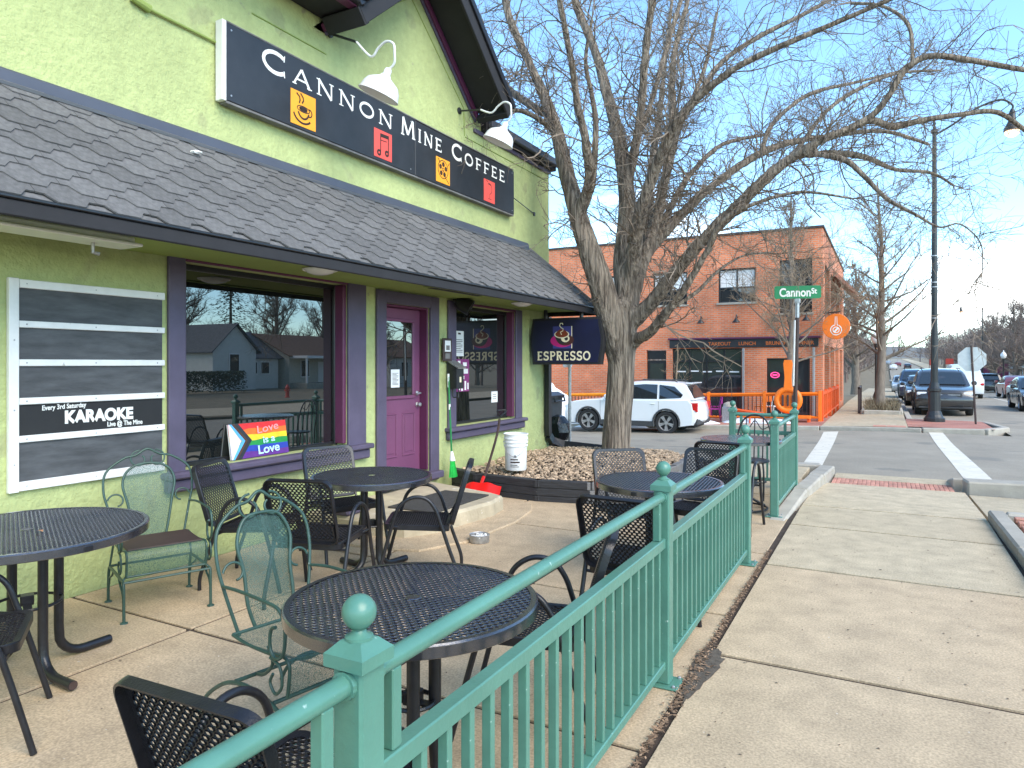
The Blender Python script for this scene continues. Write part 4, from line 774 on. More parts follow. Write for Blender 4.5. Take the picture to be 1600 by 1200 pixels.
# ------------------------------------------------------------------ green railings
def railing(lab, posts, spans, group='green railings round the patio', first_strut=True):
    """posts: list of (x, y); spans: list of (i, j). World coordinates."""
    t = thing('green_railing', lab, 'railing', (posts[0][0], posts[0][1], 0), group)
    for x, y in posts:
        p = bx('post', (x - .04, y - .04, .008), (x + .04, y + .04, .985), m_gfence, t, .007)
        bx('base_plate', (x - .085, y - .075, .001), (x + .085, y + .075, .011), m_gfence, p, .003)
        b = MB()
        for sx_ in (-1, 1):
            for sy_ in (-1, 1): b.lathe([(.009, 0), (.009, .008), (.005, .012)], 6, Matrix.Translation((x + sx_ * .065, y + sy_ * .057, .0105)))
        b.build('bolts', m_galv, p)
        b = MB(); b.lathe([(.052 * 1.414, .968), (.052 * 1.414, .995), (.046 * 1.414, 1.0), (.028 * 1.414, 1.018), (.02 * 1.414, 1.02)], 4, Matrix.Translation((x, y, 0)) @ Matrix.Rotation(PI / 4, 4, 'Z')); b.build('post_cap', m_gfence, p)
        b = MB(); b.lathe([(.030, 1.018), (.030, 1.024), (.018, 1.030), (.014, 1.037), (.022, 1.043)] + [(.037 * math.cos(a), 1.074 + .037 * math.sin(a)) for a in [math.radians(-58 + 148 * k / 12) for k in range(12)]] + [(.0005, 1.111)], 24, Matrix.Translation((x, y, 0))); b.build('finial', m_gfence, p, smooth=50)
    for i, j in spans:
        a, c = V(posts[i] + (0,)), V(posts[j] + (0,)); d = (c - a); ln = d.length; d.normalize(); Mx = frame(a, x=d, z=Z)
        b = MB(); b.tube([a + d * .038 + Z * .935, c - d * .038 + Z * .935], .0235, 14); o = b.build('top_rail', m_gfence, t, smooth=50)
        b = MB(); b.lathe([(.03, 0), (.03, .012)], 14, frame(a + d * .04 + Z * .935, z=d, x=Z)); b.lathe([(.03, 0), (.03, .012)], 14, frame(c - d * .052 + Z * .935, z=d, x=Z)); b.build('rail_collar', m_gfence, o)
        for nm, z0, z1 in (('mid_rail', .685, .735), ('bottom_rail', .085, .125)): b = MB(); b.box((.0405, -.024, z0), (ln - .0405, .024, z1), .004, M=Mx); b.build(nm, m_gfence, t)
        for s_ in (.11, ln - .11): b = MB(); b.box((s_ - .017, -.017, .7355), (s_ + .017, .017, .918), .003, M=Mx); b.build('strut', m_gfence, t)
        n = max(2, round(ln / .108)); b = MB(); b.box((-.012, -.015, .1255), (.012, .015, .6845), .002); me_ = None
        for k in range(1, n):
            s_ = ln * k / n
            if me_ is None: o = b.build('baluster', m_gfence, t); me_ = o.data
            else: o = link('baluster', me_, t)
            o.location = a + d * s_ - V(t['_w']); o.rotation_euler = (0, 0, math.atan2(d.y, d.x))
    return t
RX = -.985
railing('green railing along the sidewalk from the front table to the gate gap', [(RX, -1.12), (RX, 1.15), (RX, 3.44), (RX - .01, 5.8)], [(0, 1), (1, 2), (2, 3)])
railing('green railing past the gate gap, with a short return by the far table', [(-1.03, 7.72), (-1.03, 9.5), (-1.79, 9.5)], [(0, 1), (1, 2)])
# ------------------------------------------------------------------ expanded metal
def cell(b, cx, cy, a, h, w, th, put):
    """one diamond of expanded metal: rhombus a wide, 2h tall, with a rounded oblong hole"""
    q = a * .2; A = a / 2
    e = h * (1 - q / A)
    outp = [(-A, 0), (-q, e), (q, e), (A, 0), (q, -e), (-q, -e)]
    inn = [(-A + w * 1.9, 0), (-q * 1.15, e - w * 1.02), (q * 1.15, e - w * 1.02), (A - w * 1.9, 0), (q * 1.15, -e + w * 1.02), (-q * 1.15, -e + w * 1.02)]
    O_ = [put(cx + x, cy + y, 0) for x, y in outp]; I_ = [put(cx + x, cy + y, th * .5) for x, y in inn]; D_ = [put(cx + x, cy + y, -th) for x, y in inn]; K_ = [put(cx, cy + h, 0), put(cx, cy - h, 0)]
    b.add(O_ + I_ + D_ + K_, [(i, (i + 1) % 6, 6 + (i + 1) % 6, 6 + i) for i in range(6)] + [(6 + i, 6 + (i + 1) % 6, 12 + (i + 1) % 6, 12 + i) for i in range(6)] + [(1, 18, 2), (4, 19, 5)])
def expanded(test, x0, x1, y0, y1, put, a=.029, h=.0165, w=.0030, th=.003):
    b = MB(); j = 0; y = y0
    while y <= y1:
        x = x0 + (a / 2 if j % 2 else 0)
        while x <= x1:
            if test(x, y): cell(b, x, y, a, h, w, th, put)
            x += a
        y += h; j += 1
    return b
# ------------------------------------------------------------------ tables
def make_table(R, lab, legs_r=.155, foot_r=.43, ang0=0., group='black mesh tables on the patio'):
    t = thing('mesh_table', lab, 'table', (0, 0, 0), group, world=False)
    b = expanded(lambda x, y: x * x + y * y < (R - .016) ** 2, -R, R, -R, R, lambda x, y, z: (x, y, .738 + z), .030, .0195, .0036, .003); b.build('table_top', m_blackcoat, t, recalc=False)
    b = MB(); b.lathe([(R - .026, .741), (R - .006, .742), (R, .736), (R, .700), (R - .004, .697), (R - .010, .700), (R - .010, .732), (R - .026, .734)], 64, close=False); b.build('rim', m_blackcoat, t, smooth=30)
    b = MB(); b.lathe([(.001, .7405), (.026, .7415), (.030, .7395), (.030, .735)], 20); b.build('centre_disc', m_blackcoat, t)
    b = MB()
    for k in range(4): a = ang0 + k * PI / 2; b.box((0, -.02, .70), (R - .014, .02, .728), .003, M=Matrix.Rotation(a, 4, 'Z') @ Matrix.Translation((.02, 0, .0)))
    b.build('top_bracket', m_black, t)
    for k in range(4):
        a = ang0 + k * PI / 2; d = V((math.cos(a), math.sin(a), 0)); P = lambda r, z: d * r + Z * z
        pts = [P(legs_r, .705), P(legs_r, .20)] + [P(legs_r + .13 - .13 * math.cos(q), .15 - .123 * math.sin(q)) for q in [PI / 2 * i / 6 for i in range(1, 7)]] + [P(foot_r, .027)]
        b = MB(); b.tube(pts, .024, 12); b.build('leg', m_black, t, smooth=50)
        b = MB(); b.tube([P(foot_r + .0005, .027), P(foot_r + .004, .027)], .0215, 12); b.build('leg_end', m_brownpole, t)
    b = MB(); b.tube([V((math.cos(ang0 + PI / 2 * i / 6), math.sin(ang0 + PI / 2 * i / 6), 0)) * (legs_r) + Z * .36 for i in range(25)][:24], .008, 6, closed=True); b.box((-legs_r, -.02, .352), (legs_r, .02, .362), .002); b.box((-.03, -.03, .35), (.03, .03, .40), .004); b.build('leg_brace', m_black, t)
    return t
tab = make_table(.46, 'black mesh table nearest the railing, with a disc in the middle', .08, .36, .5); tab.location = (-1.535, 2.09, 0); tab.rotation_euler = (0, 0, .15)
dup(tab, (-3.49, 4.22, 0), .9, 'black mesh table in front of the magenta door'); dup(tab, (-1.47, 5.02, 0), 2.55, 'black mesh table between two chair backs past the second railing post')
big = make_table(.565, 'wide black mesh table by the chalk board with a leaf on it', .155, .43, .42); big.location = (-3.93, 2.0, 0); big.rotation_euler = (0, 0, -.45)
lf = MB(); lf.add([(-.03, 0, 0), (-.012, .012, .006), (.014, .013, .01), (.03, .002, .004), (.012, -.011, .012), (-.014, -.012, .003)], [(0, 1, 4, 5), (1, 2, 3, 4)]); o = lf.build('fallen_leaf', m_leaf, None); o.location = (-3.78, 1.98, .748); tag(o, 'curled tan leaf lying on the wide table by the chalk board', 'leaf')
ft = thing('bar_table', 'round black pedestal table behind the far railing', 'table', (-1.40, 7.98, 0))
Mx = Matrix.Translation((-1.42, 7.98, 0)); b = MB(); b.lathe([(.001, .735), (.42, .735), (.43, .74), (.43, .765), (.42, .772), (.001, .772)], 48, Mx, close=False); b.build('table_top', m_blackcoat, ft, smooth=30)
for k in range(4):
    a = .6 + k * PI / 2; d = V((math.cos(a), math.sin(a), 0)); P = lambda r, z: V((-1.42, 7.98, 0)) + d * r + Z * z; b = MB(); b.tube(spline([P(.04, .73), P(.05, .4), P(.05, .25), P(.12, .12), P(.28, .03)], 4), .014, 8); b.build('leg', m_black, ft, smooth=50)
b = MB(); b.tube([(-1.42 + .28 * math.cos(a), 7.98 + .28 * math.sin(a), .02) for a in rng(0, 2 * PI, 24)[:-1]], .012, 8, closed=True); b.build('foot_ring', m_black, ft, smooth=50)
# ------------------------------------------------------------------ black mesh arm chairs (front is +y)
def rrect(x0, x1, y0, y1, r, n=5):
    p = []
    for cx, cy, a0 in ((x1 - r, y1 - r, 0), (x0 + r, y1 - r, 90), (x0 + r, y0 + r, 180), (x1 - r, y0 + r, 270)): p += [(cx + r * math.cos(math.radians(a0 + 90 * i / n)), cy + r * math.sin(math.radians(a0 + 90 * i / n))) for i in range(n + 1)]
    return p
def band(b, poly, put, w, t0, t1):
    """flanged rim: a strip of width w inside the outline with a folded outer edge from t0 to t1"""
    k = len(poly); cx = sum(p[0] for p in poly) / k; cy = sum(p[1] for p in poly) / k
    def ins(p, d): v = V((cx - p[0], cy - p[1])); sx_ = 1 - d / abs(p[0] - cx) if abs(p[0] - cx) > d else 1; sy_ = 1 - d / abs(p[1] - cy) if abs(p[1] - cy) > d else 1; return (cx + (p[0] - cx) * sx_, cy + (p[1] - cy) * sy_)
    loops = [[put(*ins(p, w), t1 - .002) for p in poly], [put(*ins(p, .004), t1) for p in poly], [put(*p, t1 - .004) for p in poly], [put(*p, t0) for p in poly], [put(*ins(p, .005), t0) for p in poly], [put(*ins(p, .005), t1 - .008) for p in poly], [put(*ins(p, w), t1 - .006) for p in poly]]
    vs = [q for l_ in loops for q in l_]; fs = []
    for r in range(len(loops) - 1): fs += [(r * k + i, r * k + (i + 1) % k, (r + 1) * k + (i + 1) % k, (r + 1) * k + i) for i in range(k)]
    b.add(vs, fs)
def make_chair(lab):
    t = thing('mesh_chair', lab, 'chair', (0, 0, 0), 'black mesh chairs on the patio', world=False)
    W_ = .225
    def seat(x, y, z): return (x, y, .430 + .018 * (y + .22) / .46 - .012 * (1 - (x / W_) ** 2) + z)
    b = expanded(lambda x, y: abs(x) < W_ - .012 and -.205 < y < .222, -W_, W_, -.21, .23, seat); b.build('seat', m_chairmesh, t, recalc=False)
    b = MB(); band(b, rrect(-W_ - .008, W_ + .008, -.23, .24, .05), seat, .026, -.036, .004); b.build('seat_rim', m_chairmesh, t, smooth=35)
    ca, sa = math.cos(.30), math.sin(.30)
    def back(x, y, z): return (x, -.235 - y * sa - .02 * (1 - (x / W_) ** 2) * (y / .42) + z * ca, .445 + y * ca + z * sa)
    b = expanded(lambda x, y: abs(x) < W_ - .012 and .012 < y < .425, -W_, W_, 0, .44, lambda x, y, z: back(x, y, z)); bk_ = b.build('backrest', m_chairmesh, t, recalc=False)
    b = MB(); band(b, rrect(-W_ - .008, W_ + .008, -.01, .445, .06), back, .026, -.030, .004); b.build('backrest_rim', m_chairmesh, t, smooth=35)
    for s_ in (-1, 1):
        x = s_ * .262
        pts = spline([(x + s_ * .012, .295, .0), (x, .215, .30), (x, .165, .47), (x, .12, .585), (x, .03, .645), (x, -.07, .635), (x, -.135, .56), (x, -.175, .45), (x, -.235, .27), (x + s_ * .004, -.295, .10), (x + s_ * .006, -.30, .0)], 5)
        b = MB(); b.tube(pts, .0135, 10); b.build('leg', m_black, t, smooth=60)

        for q in ([(s_ * (W_ - .02), .10, .415), (x, .172, .44)], [(s_ * (W_ - .02), -.15, .405), (x, -.178, .435)], [(s_ * .20, -.2, .40), (s_ * .205, -.29, .56)]): b = MB(); b.tube(q, .0095, 6); b.build('arm_bracket', m_black, t)
    for q in ([(-.262, .195, .40), (.262, .195, .40)], [(-.262, -.195, .385), (.262, -.195, .385)]): b = MB(); b.tube(q, .010, 6); b.build('cross_bar', m_black, t)
    return t
chair0 = make_chair('black mesh chair in the near corner, its back crossed by the railing'); used = [0]
def put_chair(x, y, fx, fy, lab, tilt=0):
    rz = math.atan2(-fx, fy)
    if not used[0]: used[0] = 1; chair0.location = (x, y, 0); chair0.rotation_euler = (0, 0, rz); return chair0
    return dup(chair0, (x, y, 0), rz, lab)
put_chair(-1.40, 1.40, -.05, 1, '')
put_chair(-3.47, 1.50, .56, .83, 'black mesh chair cut off at the bottom left, pulled up to the wide table')
put_chair(-4.10, 3.66, .92, .38, 'black mesh chair with its back to the chalk board side of the big window')
put_chair(-3.40, 3.60, -.30, .95, 'black mesh chair seen from behind, just behind the green scroll chair')
put_chair(-4.03, 4.52, .90, -.42, 'black mesh chair against the wall below the rainbow painting')
put_chair(-3.08, 4.28, -.86, -.50, 'black mesh chair seen side on, facing left in front of the stone step')
put_chair(-1.29, 4.00, .06, 1, 'black mesh chair seen from behind, near side of the table past the second post')
put_chair(-1.80, 5.42, .62, -.78, 'black mesh chair in front of the gravel planter, facing the railing')
put_chair(-1.43, 2.83, -.95, -.30, 'black mesh chair backed against the railing beside the nearest table')
put_chair(-1.36, 5.72, -.1, -1, 'black mesh chair facing the camera beyond the table past the second post')
put_chair(-1.36, 7.02, .05, 1, 'black mesh chair seen from behind at the round pedestal table')
# ------------------------------------------------------------------ green wrought iron chairs (front is +y)
def spiral(c, u, v, r0, r1, a0, a1, n=18): return [V(c) + V(u) * (lerp(r0, r1, i / n) * math.cos(math.radians(lerp(a0, a1, i / n)))) + V(v) * (lerp(r0, r1, i / n) * math.sin(math.radians(lerp(a0, a1, i / n)))) for i in range(n + 1)]
def make_iron(lab, kind, bw=.25, bh=.56, sw_=.235):
    t = thing('scroll_chair', lab, 'chair', (0, 0, 0), 'green wrought iron chairs', world=False); TB = lambda b, p, r=.008, n=7: b.tube(p, r, n)
    lean = .22; bu = V((1, 0, 0)); bv = V((0, -math.sin(lean), math.cos(lean))); bo = V((0, -.22, .40)); P = lambda x, y: bo + bu * x + bv * y
    # outer back hoop with two scrolls at the top
    hoop = [P(-sw_ + .03, 0), P(-sw_ - .015, .2), P(-bw - .03, .34), P(-bw - .012, .47), P(-bw * .62, .555), P(-bw * .3, .575), P(0, bh + .055), P(bw * .3, .575), P(bw * .62, .555), P(bw + .012, .47), P(bw + .03, .34), P(sw_ + .015, .2), P(sw_ - .03, 0)]
    b = MB(); TB(b, spline(hoop, 5)); b.build('back_hoop', m_iron, t, smooth=60)
    b = MB()
    for s_ in (-1, 1):
        for q in (spiral(P(s_ * .055, bh - .015), bu * s_, bv, .062, .03, 95, -230), spiral(P(s_ * (bw - .045), .27), bu * s_, bv, .055, .032, 10, 260)):
            b = MB(); TB(b, q, .006); b.build('scroll', m_iron, t, smooth=60)
    hw_ = bw * .66; pan = [(-.09, .01), (-.115, .12), (-hw_ * .86, .26), (-hw_, .38), (-hw_ * .82, .465), (-.06, .51), (.06, .51), (hw_ * .82, .465), (hw_, .38), (hw_ * .86, .26), (.115, .12), (.09, .01)]
    edge = spline([P(x, y) for x, y in pan], 4); b = MB(); b.tube(edge, .0085, 7); b.build('back_frame', m_iron, t, smooth=60)
    e2 = spline([V((x, y, 0)) for x, y in pan], 4); b = MB(); n = len(e2); b.add([P(p.x * .985, p.y * .985 + .003) - bv.cross(bu) * .015 * (1 - abs(p.x) / .3) for p in e2] + [P(0, .25)], [(i, i + 1, n) for i in range(n - 1)] + [(n - 1, 0, n)]); b.build('back_mesh', m_finemesh, t, recalc=False)
    # seat: flat deck that rolls down at the front
    prof = [(-.22, .415), (-.10, .405), (.08, .412), (.17, .425), (.205, .418), (.222, .39), (.215, .32), (.205, .27)]
    b = MB(); vs = []; xs = rng(-sw_, sw_, 6)
    for y, z in prof: vs += [(x, y, z) for x in xs]
    b.add(vs, [(j * 7 + i, j * 7 + i + 1, j * 7 + 8 + i, j * 7 + 7 + i) for j in range(len(prof) - 1) for i in range(6)]); b.build('seat_mesh', m_finemesh, t, smooth=50, recalc=False)
    b = MB()
    for s_ in (-1, 1): TB(b, spline([(s_ * sw_, y, z) for y, z in prof], 3), .0075)
    TB(b, [(-sw_, -.22, .415), (sw_, -.22, .415)], .0075); TB(b, [(-sw_, .205, .27), (sw_, .205, .27)], .0075); b.build('seat_frame', m_iron, t, smooth=60)
    if kind == 0: bx('seat_pad', (-sw_ + .01, -.21, .417), (sw_ - .01, .17, .43), m_brownpole, t, .006)
    for s_ in (-1, 1):
        x = s_ * (sw_ + .03); b = MB()
        TB(b, spline([P(s_ * (sw_ + .02), .225), (x, -.12, .635), (x, .08, .635), (x, .19, .625), (x, .235, .56), (x, .225, .46), (x, .17, .425), (x, .13, .46), (x, .135, .53), (x, .17, .55)], 5), .0075)
        b.build('arm', m_iron, t, smooth=60)
        b = MB(); TB(b, spline([(x, .13, .42), (x, .20, .40), (x, .215, .33), (x, .17, .285), (x, .13, .32), (x, .15, .36)], 5), .0065); b.build('arm_scroll', m_iron, t, smooth=60)
    if kind == 0:
        b = MB(); TB(b, [(-sw_ - .02, .235, .245), (sw_ + .02, .235, .245)], .008); TB(b, [(-sw_ - .02, -.24, .245), (sw_ + .02, -.24, .245)], .008); b.build('stretcher', m_iron, t)
        for s_ in (-1, 1):
            x = s_ * (sw_ + .02)
            b = MB(); TB(b, spline([(x, -.27, .0), (x, -.265, .12), (x, -.24, .22), (x, -.18, .247), (x, .18, .247), (x, .235, .23), (x, .24, .12), (x, .245, .0)], 4), .0095); b.build('leg', m_iron, t, smooth=60)
            for q in (spline([(x, -.255, .09), (x, -.22, .17), (x, -.15, .20), (x, -.09, .24)], 4), spline([(x, .243, .09), (x, .21, .17), (x, .15, .20), (x, .09, .24)], 4)): b = MB(); TB(b, q, .007); b.build('leg_brace', m_iron, t, smooth=60)
            for y in (-.27, .245): b = MB(); b.lathe([(.024, 0), (.022, .005), (.012, .01)], 12, Matrix.Translation((x, y, .0005))); b.build('foot', m_iron, t)
            b = MB(); TB(b, [(s_ * sw_, .19, .27), (x, .2, .247)], .007); TB(b, [(s_ * sw_, -.2, .41), (x, -.22, .247)], .007); b.build('seat_support', m_iron, t)
    else:
        for s_ in (-1, 1):
            x = s_ * (sw_ + .01); b = MB(); TB(b, spline([(x, -.50, .0), (x, -.42, .10), (x, -.25, .20), (x, -.05, .235), (x, .16, .20), (x, .30, .10), (x, .37, .0)], 5), .0095); b.build('leg', m_iron, t, smooth=60)
        b = MB(); TB(b, [(-sw_, -.2, .217), (sw_, -.2, .217)], .009); TB(b, [(-sw_, .1, .215), (sw_, .1, .215)], .009); b.build('stretcher', m_iron, t)
        b = MB()
        for s_ in (-1, 1): TB(b, spline([(s_ * .1, -.2, .217), (s_ * .12, -.1, .25), (s_ * .14, .0, .33), (s_ * .15, -.02, .405)], 4), .008)
        b.build('spring', m_iron, t, smooth=60)
    return t
g1 = make_iron('green scroll back arm chair with a brown seat, against the wall under the chalk board', 0); g1.location = (-4.26, 2.98, 0); g1.rotation_euler = (0, 0, math.atan2(-.92, -.38))
g2 = make_iron('narrow green scroll back chair on curved legs, left of the nearest table', 1, .205, .56, .20); g2.location = (-2.26, 2.26, 0); g2.rotation_euler = (0, 0, math.atan2(-.96, -.2))
bc = thing('bistro_chair', 'black wrought iron chair with an arched back behind the round pedestal table', 'chair', (-1.45, 8.75, 0))
Bq = lambda x, y, z: (-1.42 + x, 8.85 + y, z)
b = MB(); b.tube(spline([Bq(-.2, .0, 0), Bq(-.2, .0, .45), Bq(-.19, .06, .75), Bq(-.12, .09, .92), Bq(0, .1, .97), Bq(.12, .09, .92), Bq(.19, .06, .75), Bq(.2, .0, .45), Bq(.2, 0, 0)], 5), .011, 8); b.build('back_hoop', m_black, bc, smooth=60)
for x in (-.1, 0, .1): b = MB(); b.tube([Bq(x, .02, .45), Bq(x, .09, .93)], .008, 6); b.build('back_rod', m_black, bc)
b = MB(); b.tube(spline([Bq(-.17, .085, .84), Bq(-.08, .09, .80), Bq(0, .095, .90), Bq(.08, .09, .80), Bq(.17, .085, .84)], 5), .006, 6); b.build('scroll', m_black, bc, smooth=60)
b = MB(); b.lathe([(.001, .435), (.2, .435), (.21, .445), (.2, .46), (.001, .462)], 24, Matrix.Translation(Bq(0, -.18, 0)), close=False); b.build('seat', m_black, bc, smooth=40)
for x in (-.16, .16): b = MB(); b.tube(spline([Bq(x, -.32, 0), Bq(x, -.3, .3), Bq(x * .9, -.26, .44)], 4), .011, 8); b.build('leg', m_black, bc, smooth=60)
b = MB(); b.tube([Bq(.17 * math.cos(a), -.17 + .15 * math.sin(a), .2) for a in rng(0, 2 * PI, 20)[:-1]], .008, 6, closed=True); b.build('leg_ring', m_black, bc)
# ------------------------------------------------------------------ trees
def twigs(b, p, d, ln, r, depth, rnd, up=.15, kids=(4, 3), n=3):
    k = max(3, int(ln / .16)) if depth else max(3, int(ln / .11)); k = min(k, 8); pts = [p]; rs = [r]; dd = V(d); st = ln / k
    for i in range(k):
        dd = (dd + V((rnd.gauss(0, .30), rnd.gauss(0, .30), rnd.gauss(0, .30) + up * .25))).normalized(); p = p + dd * st; pts.append(p); rs.append(r * (1 - .5 * (i + 1) / k))
    b.tube(pts, rs, n, cap=False)
    if depth < len(kids):
        m = kids[depth]
        for q in range(m):
            t = (q + .3 + rnd.random() * .6) / m; i = min(k - 1, max(1, int(t * k))); c = pts[i]; td = (pts[i + 1] - pts[i]).normalized()
            side = td.cross(V((rnd.gauss(0, 1), rnd.gauss(0, 1), rnd.gauss(0, 1))))
            if side.length < .01: continue
            nd = (td * rnd.uniform(.45, .9) + side.normalized() * .75 + Z * up * .4).normalized(); twigs(b, c, nd, ln * rnd.uniform(.32, .6), max(.0031, rs[i] * .6), depth + 1, rnd, up, kids, n)
AXES = []
def limb_pts(pix, n=5):
    """pix: (u, v, depth, half width in photo pixels) -> world points and radii"""
    P = [onD(u, v, D) for u, v, D, w in pix]; R = [w * (.80 if w < 9 else .72) * D / FPX for u, v, D, w in pix]
    # grow out of the parent: start some way back along the nearest older axis
    best = None
    for ax in AXES:
        for i, q in enumerate(ax):
            d = (q - P[0]).length
            if best is None or d < best[0]: best = (d, ax, i)
    if best:
        d, ax, i = best; back = min(.55, R[0] * 2.6 + .1); acc = 0
        while i > 0 and acc < back: acc += (ax[i] - ax[i - 1]).length; i -= 1
        P = [ax[i]] + P[(1 if d < .05 else 0):] if len(P) > 3 else [ax[i]] + P; R = [R[0] * .8] + R[len(R) - len(P) + 1:]
    pts = spline(P, n); rs = []
    for i in range(len(R) - 1): rs += [lerp(R[i], R[i + 1], k / n) for k in range(n)]
    rs.append(R[-1]); AXES.append(pts)
    return pts, rs
tree = thing('street_tree', 'big bare many limbed tree in the gravel planter at the cafe corner', 'tree', (-3.67, 10.1, .1))
T0 = onD(962, 712, 10.7)
b = MB(); tp = spline([T0 - Z * .25, T0 + Z * .05, onD(964, 660, 10.7), onD(970, 590, 10.7), onD(973, 530, 10.7), onD(974, 492, 10.7), onD(978, 460, 10.72)], 6)
tr_ = [.31, .285, .265, .248, .236, .228, .222] + [.214] * 5 + [.206] * 7 + [.206] * 6 + [.21, .212, .212, .21, .207, .204] + [.20, .19, .17, .15, .11, .06]; tr_ = tr_[:len(tp)] + [.22] * max(0, len(tp) - len(tr_))
def bark_tube(b, pts, rs, n=20):
    k0 = len(b.v); b.tube(pts, rs, n, cap=False); b.f += [tuple(range(k0 + n - 1, k0 - 1, -1))]; b.m += [0]
    for i in range(k0, len(b.v)):
        p = V(b.v[i]); j = (i - k0) // n; c = pts[j]; f = noise.noise(V((p.x * 7, p.y * 7, p.z * 1.1))) * .10 + noise.noise(V((p.x * 19, p.y * 19, p.z * 1.8))) * .07; b.v[i] = tuple(p + (p - c) * f)
AXES.append(tp); b.tube(tp, tr_, 28, cap=True); thin = MB()
